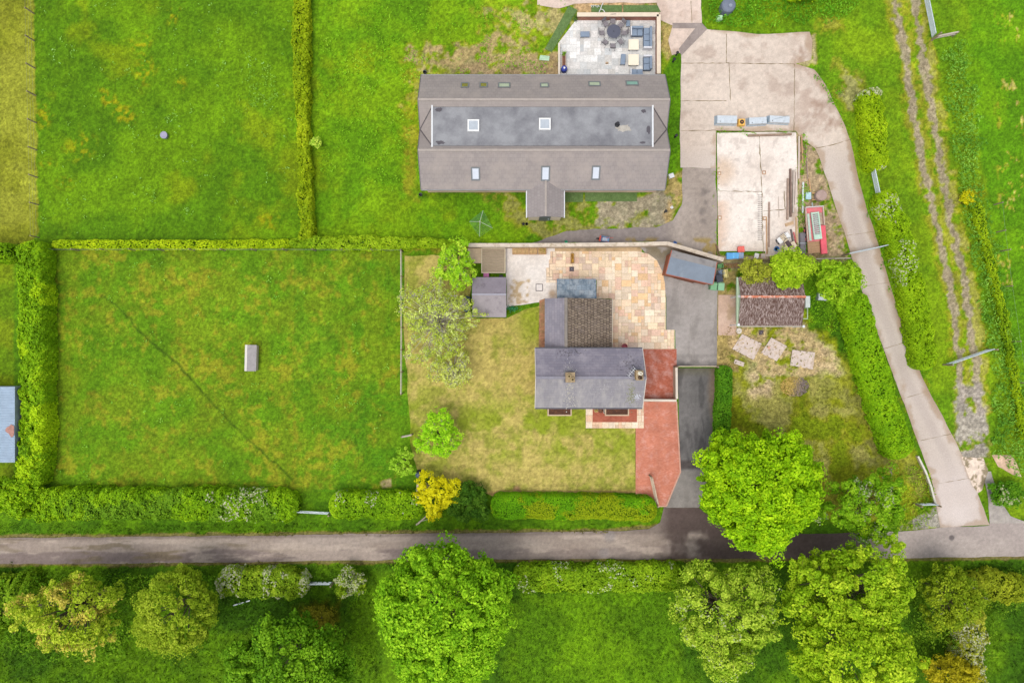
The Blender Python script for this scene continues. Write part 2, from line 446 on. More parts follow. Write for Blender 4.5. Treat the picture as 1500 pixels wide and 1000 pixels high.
def ground_col(px, py):
    n = px.size
    wx = (fbm(px,py,14,3,91)-.5)*2; wy = (fbm(px,py,14,3,97)-.5)*2
    wx2 = (fbm(px,py,70,3,191)-.5)*2; wy2 = (fbm(px,py,70,3,197)-.5)*2
    c = lerp3(C(88,138,18), C(70,120,14), fbm(px,py,60,4,1))
    def sel(poly, m):
        xs=[p[0] for p in poly]; ys=[p[1] for p in poly]
        return np.nonzero((px>min(xs)-m)&(px<max(xs)+m)&(py>min(ys)-m)&(py<max(ys)+m))[0]
    for k, (poly, ca, cb, ps, soft, wan) in enumerate(Z_FIELDS):
        i = sel(poly, soft+wan+2)
        if not len(i): continue
        x, y = px[i]+wx[i]*wan, py[i]+wy[i]*wan
        w = sstep(-soft, soft, sdist(x, y, poly))
        t = sstep(.25,.75,fbm(px[i],py[i],ps,5,20+k))
        c[i] = c[i]*(1-w[:,None]) + lerp3(ca,cb,t)*w[:,None]
    # lime / yellowish drifts in the meadows
    t = sstep(.62,.85,fbm(px,py,90,5,301))*.55*((px>50)&(px<830)&(py<350))
    c = lerp_to(c, C(122,150,20), t)
    t = sstep(.55,.8,fbm(px,py,60,5,305))*.6*((px>600)&(px<830)&(py<110))
    c = lerp_to(c, C(150,185,70), t)
    # straw patches in the paddock
    t = sstep(.50,.80,fbm(px,py,34,5,310)*.45+fbm(px,py,9,5,311)*.55)*.55*((px>70)&(px<590)&(py>366)&(py<716))
    c = lerp_to(c, C(142,146,66), t)
    t = sstep(.55,.8,fbm(px,py,22,5,313))*.5*((px>430)&(px<596)&(py>366)&(py<720))
    c = lerp_to(c, C(66,128,26), t)
    # yellow buttercup drifts, upper left
    for (cx,cy,r) in ((205,60,22),(215,95,26),(250,22,18),(165,150,26),(190,160,22),(75,165,20),(115,215,30),(150,140,18),(275,112,14),(395,330,18),(85,275,22),(72,235,14),(180,165,18),(1410,295,24),(1440,270,18)):
        d = np.hypot(px-cx+wx2*14, py-cy+wy2*14)
        t = sstep(r, r*.2, d)*sstep(.42,.75,fbm(px,py,6,4,330))*.6
        c = lerp_to(c, C(158,158,18), t)
    # bare, worn ground
    for k,(poly,cc,soft,wan,st) in enumerate(BARE):
        i = sel(poly, soft+wan*2+2)
        if not len(i): continue
        x, y = px[i]+wx[i]*wan+wx2[i]*wan*.8, py[i]+wy[i]*wan+wy2[i]*wan*.8
        w = sstep(-soft, soft, sdist(x,y,poly)) * st * sstep(.22,.55,fbm(px[i],py[i],12,4,400+k)+(st-.6)*.5)
        cc2 = lerp3(cc*.82, cc*1.15, fbm(px[i],py[i],5,4,430+k))
        c[i] = c[i]*(1-w[:,None]) + cc2*w[:,None]
    # farm track: two gravel wheel lines with straw shoulders
    for k, ln in enumerate(GRAVEL):
        i = np.nonzero((px>1270)&(px<1470)&(py>-90)&(py<700))[0]
        d = pdist(px[i]+wx[i]*4, py[i]+wy[i]*3, ln)
        w = sstep(18,7,d)*.55*sstep(.3,.6,fbm(px[i],py[i],14,4,500+k))
        c[i] = c[i]*(1-w[:,None]) + C(160,150,82)[None,:]*w[:,None]
        if k==1:
            q=pdist(px[i]+wx[i]*5, py[i]+wy[i]*3, [(a+13,b) for a,b in ln]); w=sstep(10,3,q)*.6*sstep(.3,.6,fbm(px[i],py[i],20,4,505))
            c[i] = c[i]*(1-w[:,None]) + C(176,160,82)[None,:]*w[:,None]
        w = sstep(7.5,3.0,d+(fbm(px[i],py[i],9,4,515+k)-.5)*7)*.9
        g = lerp3(C(142,126,104), C(172,156,132), fbm(px[i],py[i],4,4,510+k))
        c[i] = c[i]*(1-w[:,None]) + g*w[:,None]
    i = sel(GR_END, 20)
    if len(i):
        w = sstep(-6,4,sdist(px[i]+wx[i]*8,py[i]+wy[i]*8,GR_END))*sstep(.2,.45,fbm(px[i],py[i],16,4,520))*.95
        g = lerp3(C(140,130,120), C(178,168,156), fbm(px[i],py[i],4,4,521))
        c[i] = c[i]*(1-w[:,None]) + g*w[:,None]
    # dry fleck patches in the right-hand field
    t = sstep(.68,.84,fbm(px*1.0,py*.6,7,5,530)*.6+fbm(px,py,40,3,531)*.4)*.8*((px>1455)&(py<420))*sstep(1452,1475,px)
    c = lerp_to(c, C(190,175,96), t)
    # the trodden path across the paddock
    ln = [(150,432),(180,455),(205,487),(232,510),(258,530),(290,568),(320,600),(346,628),(372,652),(400,676),(428,702)]
    i = np.nonzero((px>130)&(px<440)&(py>420)&(py<715))[0]
    if len(i):
        d = pdist(px[i]+wx[i]*1.5, py[i]+wy[i]*1.5, ln)
        w = sstep(2.2,.8,d)*.75
        c[i] = c[i]*(1-w[:,None]) + C(58,90,22)[None,:]*w[:,None]
        ln2=[(135,570),(180,600),(230,640)]
        d = pdist(px[i]+wx[i]*2, py[i]+wy[i]*2, ln2); w = sstep(2.5,.8,d)*.3
        c[i] = c[i]*(1-w[:,None]) + C(58,90,22)[None,:]*w[:,None]
    # earth edge along the lane
    for ln in ([(-50,786),(200,785),(500,781),(700,779),(900,777),(960,770)],[(-50,827),(200,826),(400,823),(700,820),(1000,819),(1300,819),(1550,815)]):
        i = np.nonzero((py>755)&(py<840))[0]
        if len(i):
            d = pdist(px[i]+wx[i]*2, py[i]+wy[i]*2, ln)
            w = sstep(4.5,1.5,d)*.85
            c[i] = c[i]*(1-w[:,None]) + C(128,112,70)[None,:]*w[:,None]
    # grain
    g = .66+.68*fbm(px,py,2.6,3,600); g2 = .86+.28*fbm(px,py,11,4,610); g3 = .9+.2*fbm(px,py,45,4,620)
    q=np.clip((c[:,1]-c[:,0])/np.maximum(c[:,1],1e-4)*4,0,1)
    c[:,2]*=1-.70*q; c[:,0]*=1+.20*q; c[:,1]*=1-.02*q; c[:,2]+=.002*q
    return c*(g*g2*g3)[:,None]
def lerp_to(c, col, t): return c*(1-t[:,None]) + col[None,:]*t[:,None]

def build_ground():
    fx = np.arange(-53, 53.01, .105); fy = np.arange(-37, 37.01, .105)
    ox = np.array([60,75,100,150,250,400,700]); oy = np.array([45,60,90,150,250,400,700])
    gx = np.concatenate([-ox[::-1], fx, ox]); gy = np.concatenate([-oy[::-1], fy, oy])
    X, Y = np.meshgrid(gx, gy, indexing='ij'); x = X.ravel(); y = Y.ravel()
    nx, ny = len(gx), len(gy)
    idx = np.arange(nx*ny).reshape(nx, ny)
    F = np.stack([idx[:-1,:-1].ravel(), idx[1:,:-1].ravel(), idx[1:,1:].ravel(), idx[:-1,1:].ravel()], 1)
    px, py = x*PX+750, 500-y*PX
    z = -0.05*fbm(px,py,20,4,700)-.012
    col = ground_col(px, py)
    far = sstep(0,3,np.maximum(np.abs(x)-51.5, np.abs(y)-35.5))
    fc = lerp3(C(92,140,10), C(76,126,8), fbm(px,py,1500,2,720))*.95
    col = col*(1-far[:,None]) + fc*far[:,None]
    me = np_mesh('ground', np.stack([x,y,z],1), F, col, True)
    o = link('ground', me, VC('grass_ground', .95, ((3.2,.22),(8.0,.30)), .8, .06))
    o['kind'] = 'structure'
build_ground()

HARD = VC('hard_surface', .85, ((8.0,.10),(40.0,.16)), .25, .01)
GRASSY = VC('lawn_surface', .95, ((4.0,.14),(9.0,.22)), .7, .05)

def conc(a, b, stain, seed, st=.5, size=40):
    def f(px, py):
        c = lerp3(C(*a), C(*b), fbm(px,py,size,5,seed))
        t = sstep(.58,.85,fbm(px,py,size*.55,6,seed+7))*st
        c = lerp_to(c, C(*stain), t)
        return c*(.88+.24*fbm(px,py,4,4,seed+9))[:,None]
    return f

# ---- lawn of the cottage garden
LAWN = [(593,374),(690,374),(690,466),(742,466),(770,452),(797,445),(797,597),(858,597),(858,627),(930,627),(931,722),(722,726),(690,712),(640,706),(612,690),(601,650),(598,570),(591,480)]
def lawn_col(px, py):
    t = sstep(.3,.72,fbm(px,py,46,5,40)*.5+fbm(px,py,11,5,41)*.5)*.85
    c = lerp3(C(184,168,94), C(142,148,54), t)
    # greener rim by the house and lower left, strawy centre
    t = sstep(.55,.8,fbm(px,py,30,5,44))*.8*sstep(640,605,np.abs(py-500)+0*px+540)
    t2 = sstep(40,8,np.hypot((px-780)*1,(py-470)*.7))*.7
    t3 = sstep(60,20,np.abs(py-630))*sstep(.4,.62,fbm(px,py,34,4,45))*.75
    for t in (t2,t3): c = lerp_to(c, C(132,150,30), t)
    t = sstep(.5,.72,fbm(px,py,26,5,46))*.6*sstep(700,620,px)*sstep(520,400,py)
    c = lerp_to(c, C(138,146,46), t)
    d = np.hypot(px-810,py-702); t = sstep(9,4,d); c = lerp_to(c, C(176,128,104), t*0)
    d = np.hypot(px-757,py-717); t = sstep(8,3,d); c = lerp_to(c, C(170,120,100), t*.7)
    t = sstep(6,1,np.abs(py-(722+ (px-820)*-.01)))*.7; c = lerp_to(c, C(176,140,92), t)
    st = .93+.14*vnoise(px*.02, py*.45, 47)
    return c*(st*(.70+.60*fbm(px,py,3,3,48)))[:,None]
sheet('lawn', wobble(LAWN,1.6,6,5), .006, lawn_col, GRASSY)

# ---- the lane
LANE = [(-900,789),(-60,787.5),(200,786),(500,782),(700,780),(900,778),(950,775),(967,765),(972,742),(1022,742),(1050,765),(1120,782),(1250,780),(1320,778),(1378,772),(1450,769),(1448,735),(1440,690),(1452,690),(1464,730),(1480,755),(1510,767),(2400,760),(2400,808),(1560,813.5),(1300,817),(1000,818),(700,819),(400,822),(200,825),(-60,826),(-900,828)]
def lane_col(px, py):
    mid = np.where(px<700, 806-px*.009, 799.5-(px-700)*.011)
    v = py-mid
    c = lerp3(C(146,131,120), C(168,154,143), fbm(px*.25,py,14,5,60))
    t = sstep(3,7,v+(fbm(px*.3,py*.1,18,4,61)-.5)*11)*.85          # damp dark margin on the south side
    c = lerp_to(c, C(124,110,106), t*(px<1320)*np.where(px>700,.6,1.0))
    t = sstep(.55,.75,fbm(px*.2,py,12,5,62))*.55; c = lerp_to(c, C(188,172,158), t)
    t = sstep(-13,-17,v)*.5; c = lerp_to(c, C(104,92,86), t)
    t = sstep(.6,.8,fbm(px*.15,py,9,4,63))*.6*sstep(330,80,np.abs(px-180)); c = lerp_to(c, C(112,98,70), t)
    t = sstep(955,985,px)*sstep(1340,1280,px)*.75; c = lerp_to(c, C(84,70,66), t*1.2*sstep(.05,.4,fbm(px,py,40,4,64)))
    t = sstep(1230,1330,px); c = lerp_to(c, lerp3(C(158,146,140),C(178,166,158),fbm(px*.4,py,20,5,65)), t)
    t = sstep(12,4,np.hypot(px-893,py-785))*.5+sstep(11,4,np.hypot(px-885,py-810))*.4; c = lerp_to(c, C(140,134,134), t)
    t = sstep(5,3,np.hypot(px-1394,py-787)); c = lerp_to(c, C(110,102,100), t)
    t = (px>1436)&(py<766); c = lerp_to(c, lerp3(C(160,152,146),C(178,170,160),fbm(px,py,5,4,66)), t.astype(float))
    return c*(.86+.28*fbm(px,py,3,4,67))[:,None]
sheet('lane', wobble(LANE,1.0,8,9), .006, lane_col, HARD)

# ---- cottage driveway (tarmac) and the yard in front of the barn
sheet('wall_strip',[(800,360),(940,358),(940,372),(806,372)],.004,conc((196,168,132),(176,150,112),(130,118,80),133,.6,14),HARD)
DRIVE_U = [(935,359),(977,358),(1058,383),(1051,430),(1050,537),(990,537),(989,483),(976,483),(976,436),(971,408),(960,384),(945,370)]
def drive_u(px, py):
    c = lerp3(C(150,143,138), C(168,161,156), fbm(px,py,50,5,70))
    t = sstep(400,366,py+(px-960)*-.25)*.9; c = lerp_to(c, C(132,120,96), t*sstep(.3,.6,fbm(px,py,18,4,71)))
    t = sstep(518,535,py)*sstep(.35,.6,fbm(px,py,24,4,72))*.8; c = lerp_to(c, C(104,100,98), t)
    t = sstep(.55,.8,fbm(px*1.6,py*.5,22,5,172))*.45; c = lerp_to(c, C(122,116,110), t)
    t = sstep(4,1,np.abs(py-521))*.35; c = lerp_to(c, C(110,105,102), t)
    return c*(.88+.24*fbm(px,py,4,4,73))[:,None]
sheet('driveway', DRIVE_U, .006, drive_u, HARD)
DRIVE_L = [(991,539),(1047,539),(1046,640),(1040,690),(1024,743),(975,743),(996,690),(994,585)]
def drive_l(px, py):
    c = lerp3(C(92,90,88), C(122,118,116), fbm(px*1.2,py*.35,24,5,75))
    t = sstep(1034,1046,px+fbm(px,py,20,3,76)*8-4)*.6; c = lerp_to(c, C(120,98,72), t)
    t = sstep(.55,.75,fbm(px*1.4,py*.3,20,5,77))*.5; c = lerp_to(c, C(66,64,64), t)
    t = sstep(672,676,py)*sstep(688,684,py)*.7; c = lerp_to(c, C(76,66,64), t)
    t = sstep(686,690,py); c = lerp_to(c, lerp3(C(146,140,134),C(128,122,116),fbm(px,py,14,4,78)), t)
    t = sstep(555,540,py)*.5; c = lerp_to(c, C(96,92,60), t)
    return c*(.86+.28*fbm(px,py,4,4,79))[:,None]
sheet('driveway', DRIVE_L, .011, drive_l, HARD)
YARD = [(1000,246),(1049,246),(1050,372),(1050,384),(975,354),(775,357),(830,338),(880,336),(960,333),(985,322),(999,300)]
def yard_col(px, py):
    c = lerp3(C(150,138,128), C(168,156,146), fbm(px*1.3,py*.6,36,5,82))
    t = sstep(1000,960,px)*.75; c = lerp_to(c, lerp3(C(140,130,128),C(122,114,112),fbm(px,py,20,4,83)), t)
    for cx,cy,r in ((1030,281,9),(1029,310,8),(1031,296,5),(1031,325,6)):
        t = sstep(r,r*.4,np.hypot(px-cx+(fbm(px,py,8,3,84)-.5)*8,py-cy))*.6; c = lerp_to(c, C(112,104,100), t)
    t = sstep(365,350,np.abs(py-355)*0+py)*0; 
    t = sstep(345,352,py)*sstep(.5,.7,fbm(px,py,14,4,85))*.8*(px>915); c = lerp_to(c, C(150,128,66), t)
    return c*(.86+.28*fbm(px,py,3.5,4,86))[:,None]
sheet('farm_yard', wobble(YARD,1.5,6,15), .006, yard_col, HARD)

# ---- concrete farmyard and track
TRACK = [(1036,43),(1110,50),(1186,47),(1190,60),(1188,88),(1166,94),(1192,102),(1208,122),(1222,150),(1238,184),(1246,208),(1252,240),(1266,292),(1291,372),(1311,440),(1352,555),(1380,608),(1410,668),(1450,769),(1377,772),(1364,700),(1346,652),(1325,592),(1292,505),(1261,420),(1240,352),(1216,278),(1195,217),(1176,205),(1166,192),(1049,192),(1049,246),(997,246),(996,180),(998,82)]
def track_col(px, py):
    c = conc((212,197,183),(198,182,168),(172,152,138),90,.55,46)(px,py)
    t = sstep(200,240,py); c = lerp_to(c, lerp3(C(204,191,180),C(190,176,165),fbm(px,py,50,5,96)), t)
    # wheel-worn bands along the lane part, browner right margin
    e = np.interp(py,[208,240,292,372,440,555,608,668,769],[1246,1252,1266,1291,1311,1352,1380,1410,1450])
    t = sstep(17,3,e-px+fbm(px,py,20,3,97)*7)*.65*sstep(190,230,py)*sstep(640,560,py); c = lerp_to(c, C(140,118,98), t)
    t = sstep(11,3,np.abs(e-24-px))*.22*sstep(240,280,py); c = lerp_to(c, C(150,138,134), t)
    t = sstep(650,720,py)*.75; c = lerp_to(c, lerp3(C(216,204,198),C(204,190,182),fbm(px,py,30,4,98)), t)
    dd = sdist(px,py,TRACK); t = sstep(9,1,dd+(fbm(px,py,16,4,196)-.5)*14)*.6*(px>1040); c = lerp_to(c, C(164,138,110), t)
    t = sstep(.5,.7,fbm(px,py,20,5,197))*sstep(1140,1190,px)*sstep(215,180,py)*.45; c = lerp_to(c, C(166,140,124), t)
    for cx,cy,r in ((1200,155,14),(1218,182,13),(1172,80,14)):
        t = sstep(r,r*.2,np.hypot(px-cx+(fbm(px,py,10,3,99)-.5)*16,py-cy+(fbm(px,py,10,3,100)-.5)*14))*.65; c = lerp_to(c, C(150,122,104), t)
    return c
trk = sheet('concrete_track', wobble(TRACK,.9,8,21), .010, track_col, HARD)
PAD = [(785,-60),(1026,-60),(1028,36),(1020,40),(998,78),(985,82),(979,60),(985,38),(968,30),(962,4),(842,6),(820,12),(788,8)]
sheet('concrete_yard', wobble(PAD,1.2,8,23), .006, conc((220,200,186),(204,184,170),(180,156,140),103,.5,40), HARD)
sheet('concrete_channel', [(985,34),(1028,34),(1036,43),(998,82),(994,72),(1018,42),(985,42)], .015, conc((158,146,140),(142,130,124),(128,116,110),108,.4,20), HARD)
jm = MB()
for k, ln in enumerate([[(1064,50),(1064,92),(1068,92),(1070,148)],[(998,93),(1064,93),(1164,94)],[(1164,94),(1163,192)],[(997,148),(1064,148)],[(997,192),(1049,191)],
        [(1195,217),(1222,212),(1246,204)],[(1240,345),(1288,338)],[(1262,420),(1306,413)],[(1318,585),(1362,572)],[(1374,708),(1420,700)],[(1290,512),(1330,500)],[(1348,645),(1398,634)]]):
    ribbon(jm, ln, .045 if k<6 else .032, .016, .5, k)
ribbon(jm, [(1012,2),(1014,34)], .05, .016, .4, 77)
o = jm.build('concrete_joint', M('joint_dirt',(128,114,84),.95,.3), trk)

# ---- white concrete slab
def slab_col(px, py):
    c = lerp3(C(232,222,212), C(218,204,192), fbm(px,py,36,5,110))
    t = sstep(1078,1050,px)*sstep(.3,.6,fbm(px,py,22,4,111))*.6*sstep(250,300,py); c = lerp_to(c, C(206,168,138), t)
    t = sstep(30,8,np.hypot(px-1056,py-250))*.6; c = lerp_to(c, C(200,170,140), t)
    t = sstep(.66,.8,fbm(px,py,9,4,112))*.5; c = lerp_to(c, C(190,176,166), t)
    t = sstep(1138,1165,px)*sstep(.35,.6,fbm(px,py,12,4,113))*.7*sstep(240,270,py); c = lerp_to(c, C(180,156,136), t)
    t = sstep(345,372,py)*.35; c = lerp_to(c, C(200,176,150), t)
    return c*(.92+.16*fbm(px,py,3,4,114))[:,None]
sl = sheet('concrete_slab', [(1050,195),(1166,193),(1168,260),(1170,373),(1122,376),(1120,368),(1052,368)], .030, slab_col, HARD)
jm = MB()
for k, ln in enumerate([[(1112,200),(1116,280),(1118,372)],[(1051,280),(1116,281)],[(1118,309),(1150,307)],[(1150,307),(1148,280)],[(1052,192),(1166,194)],[(1126,296),(1124,372)]]): ribbon(jm, ln, .06, .034, .5, 30+k)
jm.build('concrete_joint', MATS['joint_dirt'], sl)
mb = MB()
for r in range(22):
    for q in range(3):
        x,y = W(1110.5+q*2.4, 286+r*3.1, 0); mb.box(x-.035,x+.035,y-.05,y+.05,.034,.037)
mb.build('drain_slot', M('drain_dark',(96,90,88),.8), sl)
for (a,b,s) in ((1053.5,254,.32),(1054,319,.36),(1119,253,.36),(1120,320,.36)):
    x,y = W(a,b); mb = MB(); mb.box(x-s/2,x+s/2,y-s/2,y+s/2,.03,.05)
    o = mb.build('post_socket', M('rusty_stain',(176,140,112),.9,.3), sl, bevel=.02)
    mb = MB(); mb.box(x-s/4,x+s/4,y-s/4,y+s/4,.05,.058); mb.build('socket_plate', M('pale_plate',(214,204,190),.8), o)

# ---- brick-edged apron by the garage, white hardstanding, decking slab
sheet('concrete_apron', [(1052,432),(1079,432),(1079,491),(1052,491)], .010, conc((206,178,160),(196,166,146),(176,150,116),120,.6,18), HARD)
WPAT = [(740,361),(812,361),(812,384),(820,396),(820,440),(799,441),(770,446),(742,449)]
def wp(px, py):
    c = lerp3(C(228,220,212), C(212,202,192), fbm(px,py,20,5,125))
    d = np.maximum(np.abs(px-759),np.abs(py-428)*.9); t = sstep(17,13,d+(fbm(px,py,8,3,126)-.5)*6)*sstep(.3,.6,fbm(px,py,12,4,127))*.85; c = lerp_to(c, C(176,150,104), t)
    t = sstep(8,2,np.hypot(px-809,py-430))*.7; c = lerp_to(c, C(176,146,110), t)
    return c*(.88+.24*fbm(px,py,3,4,128))[:,None]
sheet('white_hardstanding', wobble(WPAT,1,6,31), .010, wp, HARD)
sheet('gravel_strip', [(790,440),(798,437),(799,512),(789,512)], .012, lambda px,py: lerp3(C(140,120,84),C(178,126,98),fbm(px,py,5,4,130))*(.7+.6*fbm(px,py,2,3,131))[:,None], HARD)

# ---- sawn-stone patio: individual flags
def flags(name, pieces, cell, palette, z, joint, seed, jw=.012, sizes=((1,1),(2,1),(1,2),(2,2),(2,2),(3,2))):
    rnd = random.Random(seed)
    allp = [W(*p) for pc in pieces for p in pc]
    x0=min(p[0] for p in allp); x1=max(p[0] for p in allp); y0=min(p[1] for p in allp); y1=max(p[1] for p in allp)
    nx=int((x1-x0)/cell)+1; ny=int((y1-y0)/cell)+1
    occ=[[False]*ny for _ in range(nx)]; V=[];F=[];cols=[]
    polys=[[W(*p) for p in pc] for pc in pieces]
    for j in range(ny):
        for i in range(nx):
            if occ[i][j]: continue
            w,h = rnd.choice(sizes)
            while w>1 and (i+w>nx or any(occ[i+k][j] for k in range(w))): w-=1
            h=min(h,ny-j)
            for a in range(w):
                for b in range(h): occ[i+a][j+b]=True
            col = np.array(C(*rnd.choice(palette)))*rnd.uniform(.88,1.12); zz=z+rnd.uniform(0,.003)
            for poly in polys:
                c = clip_cell(poly, x0+i*cell+jw, x0+(i+w)*cell-jw, y0+j*cell+jw, y0+(j+h)*cell-jw)
                if len(c)>=3:
                    n=len(V); V += [(p[0],p[1],zz) for p in c]; F.append(tuple(range(n,n+len(c)))); cols += [col]*len(c)
    me=bpy.data.meshes.new(name); me.from_pydata(V,[],F); me.update()
    bm=bmesh.new(); bm.from_mesh(me)
    for f in bm.faces:
        if f.normal.z<0: f.normal_flip()
    bm.to_mesh(me); bm.free()
    cc=np.ones((len(V),4),np.float32); cc[:,:3]=np.array(cols)
    a=me.color_attributes.new('Col','FLOAT_COLOR','POINT'); a.data.foreach_set('color',cc.ravel())
    o=link(name,me,VC('flag_stone',.8,((3.0,.12),(12.0,.16),(45.0,.12)),.25,.01)); o['kind']='structure'
    bed = MB()
    for poly in polys:
        n=len(bed.v); bed.add([(p[0],p[1],z-.006) for p in poly],[tuple(range(len(poly)))])
    b=bed.build('joint_bed',M('joint_'+name,joint,.95,.25),o)
    return o
ARC=[(806,368),(935,368),(950,372),(962,381),(970,397),(974,415),(975,440),(975,483),(988,483),(988,511),(942,511),(896,511),(896,437),(874,437),(874,410),(816,410),(816,414),(800,414),(800,392),(804,392),(804,380),(806,380)]
flags('patio',[ARC],.30,[(232,206,176),(236,214,186),(226,196,166),(228,192,168),(236,218,194),(230,192,148),(220,186,164),(226,206,182),(234,210,178),(236,214,188),(214,190,170)],.016,(186,164,128),3)
TER=[(846,27),(963,27),(963,112),(822,112),(819,106),(819,62)]
flags('terrace',[TER],.32,[(216,214,210),(206,206,204),(222,218,214),(198,200,200),(226,224,220),(212,208,202)],.050,(190,188,184),8,.010)
PAVE=[(858,590),(943,590),(943,627),(858,627)]
flags('front_path',[PAVE],.30,[(230,208,180),(224,196,168),(236,216,192),(226,190,160)],.014,(190,165,130),12)
RED=[(868,590),(933,590),(933,618),(868,618)]
RB1=[(941,511),(991,511),(991,585),(941,585)]
RB2=[(931,588),(992,588),(996,690),(975,740),(962,740),(955,734),(931,724)]
def red_mat(name, lo, hi):
    return BR(name,(184,106,84),(164,88,66),(152,96,78),.20,.10,.008,.85,(214,176,168),lo,hi,1.5,0,.18,fine=22)
o=sheet('red_block_paving',RB1,.012,None,red_mat('red_blocks_a',.46,.86),.5)
o=sheet('red_block_paving',RB2,.012,None,BR('red_blocks_b',(208,134,108),(194,116,92),(186,124,104),.20,.10,.008,.85,(222,180,170),.50,.95,1.6,0,.16,fine=22),.5)
o=sheet('red_block_paving',RED,.022,None,red_mat('red_blocks_c',.75,.95),.5)
# pale brick edging round the red paving
mb=MB()
def edge(pts,w=.12,h=.03):
    for a,b in zip(pts[:-1],pts[1:]):
        pa,pb=P3(*a),P3(*b); mb.bar(pa+Vector((0,0,.006)),pb+Vector((0,0,.006)),w,h)
edge([(991,588),(996.5,690)]); edge([(997,690),(976,741)]); edge([(976,741),(963,741)])
e=mb.build('edging_kerb',M('edging',(206,160,140),.85,.2)); e['kind']='structure'
# strips of artificial turf
def turf(poly,z=.014):
    return sheet('turf_strip',poly,z,lambda px,py: lerp3(C(104,128,78),C(92,118,66),fbm(px,py,8,4,140))*(.9+.2*fbm(px,py,2,3,141))[:,None],GRASSY)
turf([(833,9),(846,15),(808,77),(798,72)]); turf([(866,8),(911,8),(911,18),(866,18)]); turf([(913,8),(963,8),(968,18),(913,18)])
turf([(857,279),(933,279),(933,295),(857,295)]); turf([(828,280),(854,280),(854,296),(828,296)],.018)
# broken concrete rubble by the lane mouth, bare subsoil
sheet('rubble_apron',wobble([(1410,670),(1440,668),(1446,690),(1440,716),(1432,722),(1420,700)],2.5,4,35),.014,lambda px,py: lerp3(C(226,206,188),C(150,136,110),sstep(.45,.6,fbm(px,py,6,4,150)))*(.8+.4*fbm(px,py,3,3,151))[:,None],HARD)
sheet('bare_subsoil',wobble([(1453,667),(1480,668),(1488,680),(1496,700),(1482,696),(1462,684)],2.5,4,37),.014,lambda px,py: lerp3(C(222,190,166),C(196,164,134),fbm(px,py,8,4,152))*(.85+.3*fbm(px,py,3,3,153))[:,None],HARD)
# ================================================================== VEGETATION
KL = 1.56   # leaves shade one another, so their own colour is a little above the crown's average
def L(*cols):
    o=[]
    for c in cols:
        v=lin(c)*KL
        if c[2]<c[1]*.62: v=v*np.array([1.10,.98,.55])
        o.append(np.minimum(v,.8))
    return np.array(o)

def unit(v): return v/np.maximum(np.linalg.norm(v,axis=1,keepdims=True),1e-9)
def leaf_geo(P, N, size, cols, aspect=.62):
    n=len(P); N=unit(N); r=RNG.normal(size=(n,3)); T=unit(np.cross(N,r)); B=np.cross(N,T)
    s=size[:,None] if hasattr(size,'__len__') else size
    fold = N*s*.18
    V=np.stack([P+T*s, P+B*s*aspect+fold, P-T*s, P-B*s*aspect+fold],1).reshape(-1,3)
    F=np.arange(n*4).reshape(n,4)
    return V,F,np.repeat(cols,4,axis=0)
def pick(pal, t):
    t=np.clip(t,0,.9999)*(len(pal)-1); i=t.astype(int); f=(t-i)[:,None]
    return pal[i]*(1-f)+pal[i+1]*f
def leaves_obj(name, geos, parent=None, mat=None, origin=None):
    V=[];F=[];Cc=[];n=0
    for v,f,c in geos: V.append(v);F.append(f+n);Cc.append(c);n+=len(v)
    V=np.concatenate(V);F=np.concatenate(F);Cc=np.concatenate(Cc)
    if origin is not None: V=V-np.array(origin)[None,:]
    me=np_mesh(name,V,F,Cc)
    return link(name,me,mat or LEAF,parent)

def crown_points(c, rad, ncl, clr, per, seed, low=-.55, droop=.0, hollow=.5, lobes=.16):
    """clump-based crown; returns leaf positions, normals, clump value"""
    r=np.random.default_rng(seed)
    ncl=int(ncl*2.3); clr=clr*.66; per=max(24,int(per*.5))
    ns=int(ncl*.66); q=np.arange(ns)+.5; zz=1-q/ns*(1-low); ph=q*2.399963
    ds=np.stack([np.sqrt(np.clip(1-zz*zz,0,1))*np.cos(ph),np.sqrt(np.clip(1-zz*zz,0,1))*np.sin(ph),zz],1)
    ds=unit(ds+r.normal(size=ds.shape)*1.1/math.sqrt(ns)); ds=ds[r.random(ns)>.13]; ncl-=ns-len(ds); ns=len(ds)
    d=unit(r.normal(size=(ncl*4,3))); d=d[d[:,2]>low][:ncl-ns]; d=np.concatenate([ds,d]); k=len(d)
    az=np.arctan2(d[:,1],d[:,0])
    lob=1+lobes*np.sin(az*3+r.uniform(0,6))+lobes*.8*np.sin(az*5+r.uniform(0,6))+lobes*.6*np.sin(az*8+d[:,2]*4+r.uniform(0,6))
    u=np.where(np.arange(k)<ns,r.uniform(.86,1.02,k),hollow+(1-hollow)*r.random(k)**.6)
    cc=d*u[:,None]*lob[:,None]*np.array(rad)[None,:]*(1-clr/max(rad)*.6)
    cr=clr*r.uniform(.5,1.55,k)
    cv=r.random(k)
    dd=unit(r.normal(size=(k*per,3))); dd[:,2]=np.abs(dd[:,2])*.9+dd[:,2]*.1-.15; dd=unit(dd)
    ci=np.repeat(np.arange(k),per)
    rr=r.uniform(.30,1.0,k*per)**.6*1.12
    P=cc[ci]+dd*(cr[ci]*rr)[:,None]*np.array([1,1,.75])*(1+.35*r.normal(size=(k,3)))[ci]
    Nn=dd*.9+r.normal(size=(k*per,3))*.38+np.array([0,0,.45])
    return P+np.array(c), Nn, cv[ci], cc+np.array(c), cr, r

